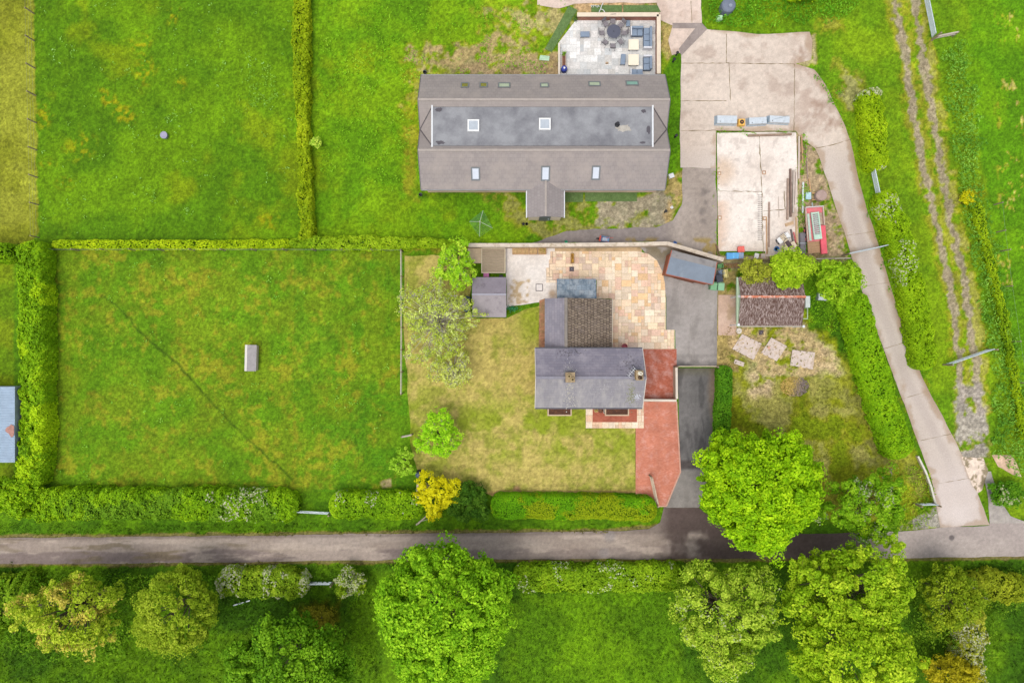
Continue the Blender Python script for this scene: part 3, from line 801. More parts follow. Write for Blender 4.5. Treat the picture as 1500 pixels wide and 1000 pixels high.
def tree(name,label,px,py,rx,ry,top,pal,ncl,clr,per,size,seed,group=None,cat='tree',low=-.45,base=.28,bark=(120,108,92),
         pale=None,pale_amt=0,twigs=0,twigcol=(176,168,156),hollow=.5,lobes=.14,trunk_r=None,tipcol=None,blossom=None,shape=1.0):
    zc = top*(base+1)/2; rz=(top-top*base)/2
    k=(H-zc)/H/PX
    cx,cy=W(px,py,zc); RX,RY=rx*k*.93,ry*k*.93
    root=thing(name,label,cat,(cx,cy,0),0,group)
    P,N,cv,cc,cr,r=crown_points((0,0,zc),(RX,RY,rz*shape),ncl,clr,per,seed,low,0,hollow,lobes)
    n=len(P); hgt=(P[:,2]-zc)/rz
    t=.42*cv+.40*r.random(n)+.10+.10*hgt
    cols=pick(pal,t)*r.uniform(.82,1.16,(n,1))
    if tipcol is not None:
        m=(fbm(P[:,0]+cx,P[:,1]+cy,1.6,3,seed)+.12*r.normal(size=n))>tipcol[1]
        cols[m]=pick(L(*tipcol[0]),r.random(m.sum()))*r.uniform(.8,1.15,(m.sum(),1))
    sz=size*r.uniform(.7,1.3,n)
    geos=[leaf_geo(P,N,sz,cols)]
    if twigs:
        q=r.integers(len(cc),size=twigs); A=cc[q]; D=r.normal(size=(twigs,3)); D[:,2]=np.abs(D[:,2])*.8+.35; D=unit(D)
        Lt=cr[q]*r.uniform(.7,1.35,twigs); S0=[A];E0=[A+D*Lt[:,None]];W0=[np.full(twigs,.028)]
        for _ in range(2):
            f=A+D*(Lt*r.uniform(.4,.8,twigs))[:,None]; g=r.normal(size=(twigs,3)); g[:,2]=np.abs(g[:,2])*.6
            S0.append(f);E0.append(f+unit(g)*(Lt*.45)[:,None]);W0.append(np.full(twigs,.018))
        S0=np.concatenate(S0);E0=np.concatenate(E0);W0=np.concatenate(W0)[:,None]
        d=unit(E0-S0); s1=unit(np.cross(d,np.array([.3,.2,1.])))*W0; s2=np.cross(d,s1)
        V=np.stack([S0-s1,S0+s1,E0+s1*.4,E0-s1*.4,S0-s2,S0+s2,E0+s2*.4,E0-s2*.4],1).reshape(-1,3)
        geos.append((V,np.arange(len(V)).reshape(-1,4),np.tile(lin(twigcol)*.75,(len(V),1))*r.uniform(.8,1.15,(len(V),1))))
    leaves_obj('crown',geos,root)
    if blossom is not None:
        bl,thr,amt=blossom
        q=(fbm(P[:,0]+cx,P[:,1]+cy,1.3,3,seed+9)>thr)&(r.random(n)<amt)&(hgt>-.2)
        Pb=P[q]+np.array([0,0,.06]); 
        leaves_obj('blossom',[leaf_geo(Pb,N[q]+np.array([0,0,.6]),sz[q]*.8,pick(L(*bl),r.random(q.sum())),.9)],root)
    tr=trunk_r or max(.07,top*.024)
    mb=MB(); z1=top*base+.25*rz
    mb.tube((0,0,-.05),(0,0,z1*.5),tr*1.25,tr,10); mb.tube((0,0,z1*.5),(.05,.03,z1),tr,tr*.8,10)
    for i in r.permutation(len(cc))[:min(len(cc),14+twigs//3)]:
        e=Vector(cc[i]); s=Vector((.05,.03,z1*r.uniform(.75,1.0))); m=(s+e)/2+Vector((0,0,.12*rz))
        mb.tube(s,m,tr*.42,tr*.28,6,False); mb.tube(m,e,tr*.28,tr*.08,5,False)
    mb.build('trunk',M('bark_%d_%d_%d'%bark,bark,.9,.3),root,world=False,smooth=True)
    return root

def hedge_pts(line, width, h, dens, r, rough=.12, seed=1, wv=.0):
    """leaf positions over the top, sides and ends of a hedge along a world polyline"""
    A=[np.array(p) for p in line]; segs=list(zip(A[:-1],A[1:])); Ls=[np.linalg.norm(b-a) for a,b in segs]; T=sum(Ls)
    peri=width+2*h
    n=int(T*peri*dens)+int(2*width*h*dens*1.2)
    s=r.uniform(-width*.42,T+width*.42,n); th=r.uniform(-1,1,n)  # th: around the section
    cum=np.concatenate([[0],np.cumsum(Ls)])
    i=np.clip(np.searchsorted(cum,s)-1,0,len(segs)-1)
    a=np.array([segs[k][0] for k in range(len(segs))])[i]; b=np.array([segs[k][1] for k in range(len(segs))])[i]
    l=np.array(Ls)[i]; t=(s-cum[i])/l
    c=a+(b-a)*t[:,None]; d=(b-a)/l[:,None]; nn=np.stack([-d[:,1],d[:,0]],1)
    over=np.maximum(0,np.maximum(-s,s-T))/(width*.42); endk=np.sqrt(np.clip(1-over**2.2,0.02,1))
    pp=th*peri/2; top=np.abs(pp)<width/2
    sw=np.where(top,pp/(width/2),np.sign(pp)); sh=np.where(top,1.0,np.clip(1-(np.abs(pp)-width/2)/h,0,1))
    q=(np.abs(sw)**5+sh**5)**.2; sw=sw/q; sh=sh/q
    lump=(fbm(c[:,0]+nn[:,0]*sw*width*.5,c[:,1]+nn[:,1]*sw*width*.5+sh*h,.42,2,seed+61)-.5)*2*min(.16,rough*.9)
    wn=1+lump*.8+(fbm(c[:,0]+seed*7,c[:,1]+th*1.2,1.1,3,seed)-.5)*2*rough+wv*(fbm(s,s*0,5,3,seed+5)-.5)*2
    hn=1+lump+(fbm(c[:,0]+nn[:,0]*sw,c[:,1]+nn[:,1]*sw,.9,4,seed+3)-.5)*2*rough
    jit=1-np.abs(r.normal(0,.035,n))
    P=np.zeros((n,3)); P[:,:2]=c+nn*(sw*width/2*wn*endk*jit)[:,None]; P[:,2]=np.maximum(.02,h*sh*hn*jit*(.55+.45*endk))
    N=np.zeros((n,3)); N[:,:2]=nn*(sw*np.abs(sw)**3)[:,None]+d*(np.sign(s-T/2)*over)[:,None]; N[:,2]=sh**3+.25
    return P,N,r.random(n),n
def core_geo(line,width,h,col,k=.66):
    V=[];F=[]
    A=[np.array(p) for p in line]; prof=[(-.5,0),(-.5,.72),(-.34,.93),(.34,.93),(.5,.72),(.5,0)]
    d0=A[1]-A[0]; A[0]=A[0]-d0/np.linalg.norm(d0)*width*.22; d1=A[-1]-A[-2]; A[-1]=A[-1]+d1/np.linalg.norm(d1)*width*.22
    m=len(prof)
    for i,p in enumerate(A):
        d=A[min(i+1,len(A)-1)]-A[max(i-1,0)]; d=d/np.linalg.norm(d); nn=np.array([-d[1],d[0]])
        for u,v in prof: V.append((*(p+nn*u*width*k),v*h*k*1.05))
    for i in range(len(A)-1):
        for j in range(m-1): F.append((i*m+j,i*m+j+1,(i+1)*m+j+1,(i+1)*m+j))
    for i in (0,len(A)-1):
        F.append((i*m,i*m+1,i*m+4,i*m+5)); F.append((i*m+1,i*m+2,i*m+3,i*m+4))
    return np.array(V),np.array(F),np.tile(np.array(col),(len(V),1))
def hedge(label,line_px,wpx,h,pal,seed,dens=170,size=.085,rough=.12,flowers=None,group=None,name='hedge',cat='hedge',second=None,wv=0.0):
    r=np.random.default_rng(seed)
    zr=h*.9; k=(H-zr)/H
    line=[W(a,b,zr) for a,b in line_px]; w=wpx/PX*k
    P,N,u,n=hedge_pts(line,w,h,dens,r,rough,seed,wv=wv)
    cx,cy=line[len(line)//2]
    patch=fbm(P[:,0],P[:,1],1.0,3,seed+20); big=fbm(P[:,0],P[:,1],3.2,3,seed+21)
    t=.30*patch+.25*big+.40*u+.02
    cols=pick(pal,t)*r.uniform(.84,1.15,(n,1))
    if second is not None:
        m=fbm(P[:,0],P[:,1],2.2,4,seed+30)+r.normal(0,.06,n)>second[1]
        cols[m]=pick(L(*second[0]),r.random(m.sum()))*r.uniform(.84,1.15,(m.sum(),1))
    sz=size*r.uniform(.65,1.35,n)
    N=N+r.normal(size=(n,3))*.42
    geos=[leaf_geo(P,N,sz,cols),core_geo(line,w,h,pal[0]*.6)]
    root=leaves_obj(name,geos,None,origin=(cx,cy,0)); root.location=(cx,cy,0); tag(root,label,cat,group)
    if flowers is not None:
        fc,thr,amt=flowers[:3]
        q=(fbm(P[:,0],P[:,1],1.4,4,seed+40)>thr)&(r.random(n)<amt)
        if len(flowers)>3:
            f=flowers[3]; q&=f(P[:,0]/((H-zr)/H/PX)+750,500-P[:,1]/((H-zr)/H/PX))
        if q.sum()>3:
            leaves_obj('blossom',[leaf_geo(P[q]+np.array([0,0,.05]),N[q]+np.array([0,0,.8]),sz[q]*.85,pick(L(*fc),r.random(q.sum())),.9)],root,origin=(cx,cy,0))
    return root

def scatter(name,poly,dens,hr,size,colfn,seed,label=None,upright=.5,lump=.0,kind='stuff',thr=None,parent=None):
    """low growth nobody could count: leaf-sized faces over a pixel polygon"""
    r=np.random.default_rng(seed)
    w=[W(*p) for p in poly]; xs=[p[0] for p in w]; ys=[p[1] for p in w]
    A=(max(xs)-min(xs))*(max(ys)-min(ys)); n=int(A*dens)
    x=r.uniform(min(xs),max(xs),n); y=r.uniform(min(ys),max(ys),n)
    wx=(fbm(x,y,1.2,3,seed+1)-.5)*1.2
    m=sdist(x+wx,y+wx,w)>0
    if thr is not None: m&=fbm(x,y,thr[1],4,seed+2)+r.normal(0,.05,n)>thr[0]
    x=x[m];y=y[m];n=len(x)
    hz=r.uniform(*hr,n)*(1+lump*(fbm(x,y,.9,3,seed+3)-.4)*2)
    P=np.stack([x,y,np.maximum(.015,hz)],1)
    N=r.normal(size=(n,3))*upright+np.array([0,0,1])
    cols=colfn(x*PX+750,500-y*PX,r)
    o=leaves_obj(name,[leaf_geo(P,N,size*r.uniform(.6,1.5,n),cols,.4)])
    tag(o,label,None,None,kind); return o

# ------------------------------------------------ palettes (dark .. light)
PB=L((60,104,6),(104,152,14),(140,186,30))            # bright sycamore-like
PBIG=L((56,104,10),(100,150,22),(146,188,50))
POL=L((60,92,18),(104,138,30),(150,172,60))
PHG=L((58,98,8),(102,146,14),(146,180,32))
PHD=L((36,78,14),(66,116,22),(104,150,40))
PYL=L((84,120,14),(136,168,30),(176,196,64))
PDK=L((26,58,16),(50,90,24),(86,126,44))
WH=[(128,134,92),(166,166,140)]

# ------------------------------------------------ hedges
hedge('tall loose bright green hedge between the tin roof and the mown paddock',[(42,366),(43,450),(45,560),(45,650),(40,700)],36,2.2,PHG,101,230,.105,.13,second=([(120,156,10),(150,184,30)],.70),group='field hedges')
hedge('long trimmed hedge dotted with white flowers, on the north verge left of the narrow gateway',[(60,741),(150,740),(260,740),(350,741),(415,743)],46,1.7,PHG,102,190,.10,.14,(WH,.58,.16,lambda x,y:(x>285)),group='field hedges',second=([(70,112,22),(100,140,36)],.62))
hedge('short trimmed hedge between the metal gateway and the yellow bush',[(497,742),(550,741),(604,741)],40,1.5,PHG,103,190,.09,.12,(WH,.62,.10),group='field hedges')
hedge('dense close-clipped rounded hedge edging the straw-coloured lawn beside the lane',[(734,743),(800,743),(880,744),(948,747)],37,1.5,L((56,108,8),(88,144,12),(118,168,30)),104,320,.06,.07,group='garden hedges',second=([(100,128,14),(136,156,24)],.56))
hedge('thin straggly hedge between the two upper meadows',[(440,-30),(439,60),(440,130),(442,190),(445,250),(446,300),(448,345)],19,1.3,L((76,110,10),(120,146,16),(160,176,40)),105,170,.11,.25,group='field hedges',wv=.25)
hedge('very thin low hedge along the fence above the paddock',[(78,357),(180,358),(300,358),(420,356)],10,.9,L((84,122,10),(130,160,16),(170,190,34)),106,190,.09,.25,group='field hedges',wv=.3)
hedge('uneven scrubby hedge joining the thin meadow hedge to the cottage garden corner',[(430,355),(500,355),(560,356),(612,355),(660,356)],17,1.2,L((70,112,14),(112,146,24),(152,180,50)),107,170,.11,.3,group='field hedges',wv=.3)
hedge('short stub of hedge at the left frame edge above the tin roof',[(-30,368),(2,369)],26,2.2,PHG,108,170,.11,.2,group='field hedges')
hedge('broad trimmed bright green hedge on the cottage side of the curving concrete track',[(1256,446),(1268,490),(1282,540),(1300,600),(1320,655)],43,1.8,L((62,106,8),(98,144,14),(134,172,26)),109,190,.095,.10,group='track hedges')
hedge('long trimmed hedge beyond the concrete track, white blossom at its upper end',[(1304,290),(1322,350),(1340,420),(1352,480),(1360,528)],33,1.8,L((74,112,10),(112,150,16),(146,176,36)),110,190,.095,.15,(WH,.64,.14,lambda x,y:y<420),group='track hedges')
hedge('short upper hedge beside the farm track with white blossom at both ends',[(1278,140),(1284,180),(1290,234)],30,1.8,L((76,112,8),(118,152,14),(152,178,34)),111,190,.095,.15,(WH,.54,.40,lambda x,y:(y<140)|(y>226)),group='track hedges')
hedge('low dark hedge along the earth bank of the tarmac driveway',[(1063,545),(1062,590),(1060,632)],22,1.3,PHD,112,200,.085,.12,group='garden hedges')
hedge('low olive hedge below the lane between the big central tree and the pale green tree',[(768,848),(840,849),(910,849),(985,847)],38,1.6,L((64,104,14),(104,142,22),(142,172,44)),113,180,.10,.2,([(150,160,110),(176,178,150)],.62,.10),group='field hedges')
hedge('small field hedge with white hawthorn blossom below the lane, right of the domed tree',[(330,854),(380,856),(435,857)],36,1.8,POL,114,180,.10,.25,(WH,.53,.34,lambda x,y:(x<352)|(x>385)),group='field hedges')
hedge('small olive hedge at the lower right edge below the lane',[(1440,862),(1492,862)],42,1.8,L((78,100,20),(118,136,34),(156,168,60)),115,180,.10,.22,(WH,.60,.2,lambda x,y:x<1446),group='field hedges')
hedge('thin ragged yellow-green hedge bounding the far right field',[(1432,300),(1446,360),(1464,430),(1477,490),(1490,560),(1502,640)],10,.8,L((74,110,10),(112,144,16),(150,174,30)),116,150,.09,.4,group='field hedges',wv=.3)
hedge('dark unkempt hedge bank at the bottom left corner below the lane',[(-40,885),(10,884),(30,886)],70,2.0,L((60,98,14),(92,130,24),(130,160,44)),117,160,.12,.3,group='field hedges')
hedge('narrow hawthorn hedge thick with white blossom running down at the lower right',[(1424,898),(1426,940),(1428,1010)],36,2.2,L((84,104,30),(128,142,50),(170,176,90)),118,180,.10,.3,(WH,.50,.34),group='field hedges')

# ------------------------------------------------ trees
tree('sycamore_tree','large bright green broadleaf tree overhanging the lane beside the driveway mouth',1113,715,95,92,9.3,L((64,112,6),(112,158,12),(156,192,30)),210,.74,300,.125,201,'big trees by the lane',lobes=.09,base=.22)
tree('lime_tree','largest domed mid-green tree reaching over the lower edge of the lane at centre',652,903,101,116,11.5,PBIG,260,.80,300,.125,202,'big trees by the lane',lobes=.07,base=.2)
tree('willow_tree','smooth domed olive-green tree below the lane at lower left',259,894,60,66,7.5,L((74,104,18),(114,142,34),(154,174,70)),120,.62,260,.085,203,'smaller trees below the lane',lobes=.04,base=.15,hollow=.75)
tree('ash_tree','pale tree with bronze young leaves on its right side near the bottom left corner',106,895,72,58,8,L((82,110,20),(128,156,40),(172,186,82)),90,.62,190,.105,204,'smaller trees below the lane',tipcol=([(148,148,70),(178,176,104)],.62),twigs=160,twigcol=(170,150,100),lobes=.18)
tree('oak_tree','dark green tree cut by the bottom frame edge left of the largest tree',425,965,95,62,8,L((44,86,10),(78,124,20),(116,160,40)),130,.75,260,.12,205,'smaller trees below the lane',lobes=.12)
tree('maple_tree','loose pale green tree with grey blossom tufts right of the mown lower field',1062,900,78,84,8,L((76,112,24),(116,150,42),(160,184,84)),120,.7,220,.11,206,'smaller trees below the lane',blossom=([(140,150,96),(156,158,120)],.74,.10),twigs=90,twigcol=(168,156,120),lobes=.15)
tree('field_tree','broad yellow-green tree at lower right with branches reaching onto the lane',1244,862,98,72,8.5,L((74,114,12),(116,154,26),(160,184,58)),135,.7,210,.125,207,'smaller trees below the lane',twigs=120,twigcol=(160,146,90),lobes=.2,hollow=.4)
tree('field_tree','yellow-green domed tree cut by the bottom frame edge at lower right',1248,955,94,70,9.5,L((80,122,12),(122,158,28),(166,190,60)),110,.75,230,.12,208,'smaller trees below the lane',lobes=.1)
tree('elder_tree','small dark green bush-like tree between the sycamore and the concrete track',1268,742,60,52,5.5,L((56,100,10),(96,144,22),(138,176,50)),95,.55,210,.095,209,'smaller trees by the track',blossom=([(130,136,100),(156,156,126)],.66,.2),twigs=60,lobes=.2)
tree('thorn_tree','dark olive tree below the lane beside the white hawthorn hedge',1392,874,48,48,5.5,L((60,86,12),(96,124,22),(136,156,44)),80,.55,210,.09,210,'smaller trees below the lane',twigs=60)
tree('thorn_tree','low bronze-yellow bush cut by the bottom frame edge at lower right',1392,990,40,30,4,L((100,108,14),(140,140,26),(170,168,48)),50,.5,210,.09,211,'smaller trees below the lane')
tree('garden_tree','pale leafy tree spreading over the garage roof',1156,394,31,28,4.4,L((82,122,16),(124,160,34),(162,190,66)),66,.5,190,.095,212,'trees round the garage',twigs=40,twigcol=(150,140,96))
tree('garden_tree','brownish half-bare shrub against the left end of the garage roof',1105,398,23,21,3.4,L((98,116,36),(128,142,54),(156,166,84)),44,.42,150,.07,213,'trees round the garage',twigs=140,twigcol=(150,138,96))
tree('garden_tree','green tree beside the white box, right of the garage',1227,411,33,31,4.6,L((72,120,12),(112,154,28),(152,184,62)),62,.5,190,.10,214,'trees round the garage',lobes=.2)
tree('apple_tree','vivid green young tree beside the timber deck',668,388,30,36,4.2,L((84,134,20),(126,174,44),(168,204,82)),50,.45,150,.085,215,'garden fruit trees',twigs=90,hollow=.35,lobes=.2)
tree('apple_tree','wide thinly leafed tree with pale grey twigs, largest in the cottage garden',640,470,58,66,4.6,L((120,144,56),(150,172,84),(182,196,124)),90,.52,84,.08,216,'garden fruit trees',twigs=520,twigcol=(206,200,186),hollow=.25,lobes=.2,bark=(206,198,184),trunk_r=.06)
tree('apple_tree','small almost bare tree with grey-green leaves in the middle of the lawn edge',662,541,35,28,3.2,L((130,152,60),(158,176,94),(188,198,136)),44,.42,70,.07,217,'garden fruit trees',twigs=200,twigcol=(206,202,186),hollow=.2,bark=(196,188,174))
tree('apple_tree','round bright green young tree alone near the lower left of the lawn',643,637,33,36,3.6,L((92,150,16),(128,182,36),(160,206,66)),64,.42,120,.08,218,'garden fruit trees',hollow=.3,twigs=50,lobes=.18)
tree('golden_shrub','golden yellow flowering shrub beside the pale stone slab',640,722,35,32,2.6,L((128,140,10),(176,178,14),(206,204,50)),54,.42,170,.08,219,cat='shrub',base=.1,lobes=.2)
tree('evergreen_shrub','dark green rounded shrub right of the golden shrub',686,735,34,30,2.2,PDK,60,.42,200,.075,220,cat='shrub',base=.05)
tree('hawthorn_bush','small white-blossomed bush left of the largest tree',513,853,26,19,2.2,POL,34,.4,170,.08,221,cat='bush',base=.05,blossom=(WH,.46,.4),lobes=.15)
tree('leafy_sapling','spindly light green sapling in the paddock corner near the black bin',590,678,16,22,2.2,L((86,136,24),(124,168,52),(160,192,90)),24,.3,90,.08,222,cat='sapling',hollow=.3,lobes=.25)
tree('leafy_sapling','small pale sapling beside the thin meadow hedge',463,208,9,9,1.3,L((110,152,40),(144,180,76),(176,200,110)),12,.22,70,.07,223,cat='sapling',hollow=.3)
tree('round_bush','rounded green bush at the top edge beyond the farmyard',1178,-16,30,16,2.2,L((90,128,6),(128,160,12),(160,184,30)),46,.42,180,.085,224,cat='bush',base=.05)
tree('hedge_bush','large bright bush where the left hedge meets the lane hedge',26,722,36,34,2.8,PHG,80,.5,200,.12,225,cat='bush',base=.05,lobes=.18)
tree('bronze_bush','feathery bronze bush below the lane',466,908,26,24,1.8,L((84,100,20),(116,118,36),(140,140,54)),44,.45,90,.07,226,cat='bush',base=.05,hollow=.2)
tree('gorse_bush','small yellow-flowered bush among the nettles at right',1417,290,10,11,.9,L((110,140,14),(150,160,16),(186,178,30)),20,.3,90,.07,227,cat='bush',base=.05)
tree('verge_bush','dark low bush in the verge at the right edge above the lane',1474,722,26,18,1.6,PHD,36,.4,170,.085,228,cat='bush',base=.05,blossom=([(140,146,100),(156,156,126)],.7,.15))

# ------------------------------------------------ ground cover
def gc(k0,k1,add=None):
    def f(px,py,r):
        c=ground_col(px,py)*r.uniform(k0,k1,(len(px),1))
        return c
    return f
def pc(pal): return lambda px,py,r: pick(pal,.5*fbm(px,py,16,3,77)+.5*r.random(len(px)))*r.uniform(.85,1.15,(len(px),1))
NET=L((52,98,30),(84,132,52),(122,164,84)); NETY=L((58,106,14),(92,140,22),(130,172,44))
scatter('nettle_patch',[(1040,-40),(1260,-40),(1258,8),(1235,28),(1190,34),(1110,38),(1062,42),(1032,36),(1030,10)],55,(.1,.5),.11,pc(L((44,96,16),(76,132,30),(112,162,54))),301,'rank green nettles growing above the farmyard concrete',.5,.7)
scatter('nettle_patch',[(1376,70),(1410,60),(1430,200),(1446,300),(1470,420),(1490,520),(1510,640),(1496,700),(1452,650),(1455,570),(1440,480),(1424,380),(1400,260),(1384,160)],50,(.1,.55),.12,pc(NET),302,'tall nettles and docks between the farm track and the right field',.5,.7)
scatter('nettle_patch',[(1186,385),(1200,382),(1262,440),(1262,470),(1275,560),(1262,575),(1240,520),(1215,475),(1184,470)],50,(.08,.45),.10,pc(NETY),303,'lush weeds behind the garage along the track hedge',.5,.7)
scatter('long_grass',[(-40,772),(440,768),(962,766),(950,770),(900,773),(700,776),(500,778),(200,783),(-40,784)],42,(.04,.2),.10,gc(.75,1.45),304,'long verge grass between the hedges and the lane',.8,.6)
scatter('long_grass',[(-40,831),(400,828),(700,825),(1000,824),(1540,820),(1540,842),(1000,836),(400,836),(-40,840)],42,(.04,.22),.10,gc(.7,1.45),305,'long grass along the south edge of the lane',.8,.6)
scatter('rough_grass',[(-40,835),(560,835),(560,1040),(-40,1040)],34,(.05,.4),.13,gc(.75,1.6),306,'rough tussocky grass below the lane at lower left',.8,.8)
scatter('rough_grass',[(740,862),(1540,840),(1540,1040),(720,1040)],26,(.04,.26),.11,gc(.8,1.5),307,'meadow grass below the lane at lower right',.8,.7)
scatter('verge_scrub',[(-40,838),(200,838),(330,838),(330,862),(190,880),(190,960),(-40,960)],70,(.1,.9),.12,pc(L((50,92,12),(82,126,22),(122,158,46))),320,'tangled scrub below the lane at the bottom left',.6,.9,thr=(.40,1.6))
scatter('verge_scrub',[(560,836),(760,832),(1000,832),(1150,836),(1150,850),(760,868),(560,870)],60,(.1,.7),.11,pc(L((52,94,12),(86,128,22),(122,156,46))),321,'scrubby growth along the low olive hedge below the lane',.6,.9,thr=(.46,1.4))
scatter('verge_scrub',[(1300,832),(1540,828),(1540,860),(1450,905),(1440,1010),(1400,1010),(1340,960),(1330,880)],70,(.1,.9),.12,pc(L((48,84,12),(78,116,22),(116,148,46))),322,'tangled scrub below the lane at the bottom right',.6,.9,thr=(.40,1.6))
scatter('track_verge',[(1192,96),(1215,110),(1245,190),(1262,260),(1292,330),(1330,470),(1364,540),(1352,552),(1315,440),(1294,372),(1268,292),(1248,205),(1225,150)],50,(.04,.25),.10,pc(L((44,96,10),(76,132,16),(110,160,34))),308,'long grass along the far edge of the concrete track',.7,.6)
scatter('dock_weeds',[(58,0),(440,0),(440,345),(60,345)],26,(.06,.16),.085,pc(L((84,132,50),(108,150,76),(132,166,104))),309,'pale rosette weeds dotted through the upper left meadow',.4,.3,thr=(.90,.75))
scatter('dock_weeds',[(345,100),(400,95),(405,150),(360,158)],40,(.06,.22),.09,pc(L((70,120,30),(96,140,54),(122,158,86))),310,'clump of pale weeds in the upper left meadow',.5,.5,thr=(.48,.7))
scatter('dock_weeds',[(80,372),(588,372),(588,705),(80,705)],20,(.05,.12),.08,pc(L((70,130,40),(104,156,70),(140,176,104))),311,'scattered leafy weeds in the mown paddock',.4,.3,thr=(.89,.8))
scatter('scrub_weeds',[(465,10),(830,0),(810,105),(640,110),(600,180),(590,280),(470,250)],22,(.04,.2),.095,pc(L((70,124,14),(100,150,30),(130,168,66))),312,'patchy weeds on the rough ground left of the barn',.6,.5,thr=(.56,1.3))
scatter('scrub_weeds',[(1050,480),(1240,470),(1340,690),(1210,760),(1050,640)],26,(.03,.18),.09,gc(.75,1.5),313,'rough uncut grass in the plot beside the garage',.8,.5)
scatter('scrub_weeds',[(1330,680),(1360,700),(1370,765),(1300,775),(1300,700)],50,(.05,.3),.10,pc(POL),314,'scrubby weeds at the corner of the lane and the concrete track',.6,.6)
scatter('edge_weeds',[(1165,195),(1178,195),(1184,330),(1182,378),(1170,378),(1168,300)],110,(.03,.28),.085,pc(NETY),315,'weeds growing among the timber beside the concrete slab',.6,.6,thr=(.36,.6))
scatter('edge_weeds',[(1046,190),(1160,182),(1160,192),(1050,200)],50,(.03,.2),.08,pc(NETY),316,'weeds along the top edge of the concrete slab',.6,.6,thr=(.55,.6))
scatter('edge_weeds',[(1044,246),(1053,246),(1053,372),(1047,372)],50,(.02,.12),.07,pc(POL),317,'weeds in the joint between the yard and the concrete slab',.6,.5,thr=(.5,.6))
# ================================================================== BUILDINGS
GLASS=M('window_glass',(120,132,142),.08,.05,spec=.6)
GLASS_SKY=M('skylight_glass_reflection',(204,210,220),.12,.04,spec=.5)  # reflected sky painted into the pale pane colour
GLASS_GRN=M('skylight_glass_green',(176,188,160),.15,.12,spec=.5)
GLASS_OLV=M('skylight_glass_olive',(132,128,50),.2,.25,spec=.5)
FR_GREY=M('frame_grey',(118,122,124),.5,.08)
FR_WHITE=M('frame_white',(232,232,230),.5,.05)
CREAM=M('cream_render',(220,204,182),.85,.1,1.5)
LEAD=M('lead_flashing',(112,112,118),.6,.12)
GALV=M('galvanised',(176,186,192),.45,.12,2.0,.4)
ZINC=M('white_trim',(214,216,218),.5,.06)
BRICKW=BR('red_brick_wall',(170,96,76),(150,82,64),(190,176,160),.225,.075,.008,.85,plane='XZ')
SLATE=BR('welsh_slate',(140,134,145),(128,124,137),(112,108,118),.5,.22,.010,.6,(156,150,156),.48,.74,.7,0,.10,fine=18)
BARN_T=BR('barn_tiles',(155,146,142),(148,139,136),(136,127,124),.33,.30,.012,.75,(166,155,148),.45,.7,.5,0,.06,fine=20)
BARN_I=BR('barn_tiles_inner',(156,147,141),(150,141,136),(144,134,130),.33,.30,.012,.75,(150,140,136),.5,.75,.5,0,.06,fine=20)

def wall_window(parent, c, w, h, axis, out, z, fmat=FR_WHITE, name='window'):
    """window in a wall; axis 'x' = wall runs along x; out = +1/-1 outward direction"""
    x,y=c; d=.05*out; f=MB(); t=.06
    def bx(m,u0,u1,z0,z1,d0,d1):
        a,b=sorted((d0*out,d1*out))
        if axis=='x': m.box(x+u0,x+u1,y+a,y+b,z0,z1)
        else: m.box(x+a,x+b,y+u0,y+u1,z0,z1)
    bx(f,-w/2,w/2,z,z+t,-.04,.05); bx(f,-w/2,w/2,z+h-t,z+h,-.04,.05)
    bx(f,-w/2,-w/2+t,z+t,z+h-t,-.04,.05); bx(f,w/2-t,w/2,z+t,z+h-t,-.04,.05); bx(f,-t/2,t/2,z+t,z+h-t,-.04,.045)
    o=f.build(name,fmat,parent)
    p=MB(); bx(p,-w/2+t,-t/2,z+t,z+h-t,-.02,.02); bx(p,t/2,w/2-t,z+t,z+h-t,-.02,.02); p.build('pane',GLASS,o)
    return o
def wall_door(parent,c,w,h,axis,out,mat):
    x,y=c; m=MB(); a,b=sorted((-.04*out,.06*out))
    if axis=='x': m.box(x-w/2,x+w/2,y+a,y+b,.02,h)
    else: m.box(x+a,x+b,y-w/2,y+w/2,.02,h)
    o=m.build('door',mat,parent); k=MB(); a,b=sorted((.06*out,.12*out))
    if axis=='x': k.box(x+w*.3,x+w*.4,y+a,y+b,1.0,1.06)
    else: k.box(x+a,x+b,y+w*.3,y+w*.4,1.0,1.06)
    k.build('handle',GALV,o); return o

def skylight(parent, px, py, w, h, plane, frame, glass, lift=.07):
    """w,h in px on the picture; plane(x,y)->z"""
    z=3.
    for _ in range(8): x,y=W(px,py,z); z=plane(x,y)
    k=(H-z)/H/PX; hw,hh=w*k/2,h*k/2
    def q(u,v,l): return Vector((x+u,y+v,plane(x+u,y+v)+l))
    t=min(.11,hw*.3)
    m=MB()
    for (a,b,c,d) in ((-hw,hw,hh-t,hh),(-hw,hw,-hh,-hh+t),(-hw,-hw+t,-hh+t,hh-t),(hw-t,hw,-hh+t,hh-t)):
        m.slab([q(a,c,lift),q(b,c,lift),q(b,d,lift),q(a,d,lift)],lift+.06,True)
    o=m.build('skylight',frame,parent)
    g=MB(); g.slab([q(-hw+t,-hh+t,lift-.025),q(hw-t,-hh+t,lift-.025),q(hw-t,hh-t,lift-.025),q(-hw+t,hh-t,lift-.025)],.05,True)
    g.build('pane',glass,o); return o

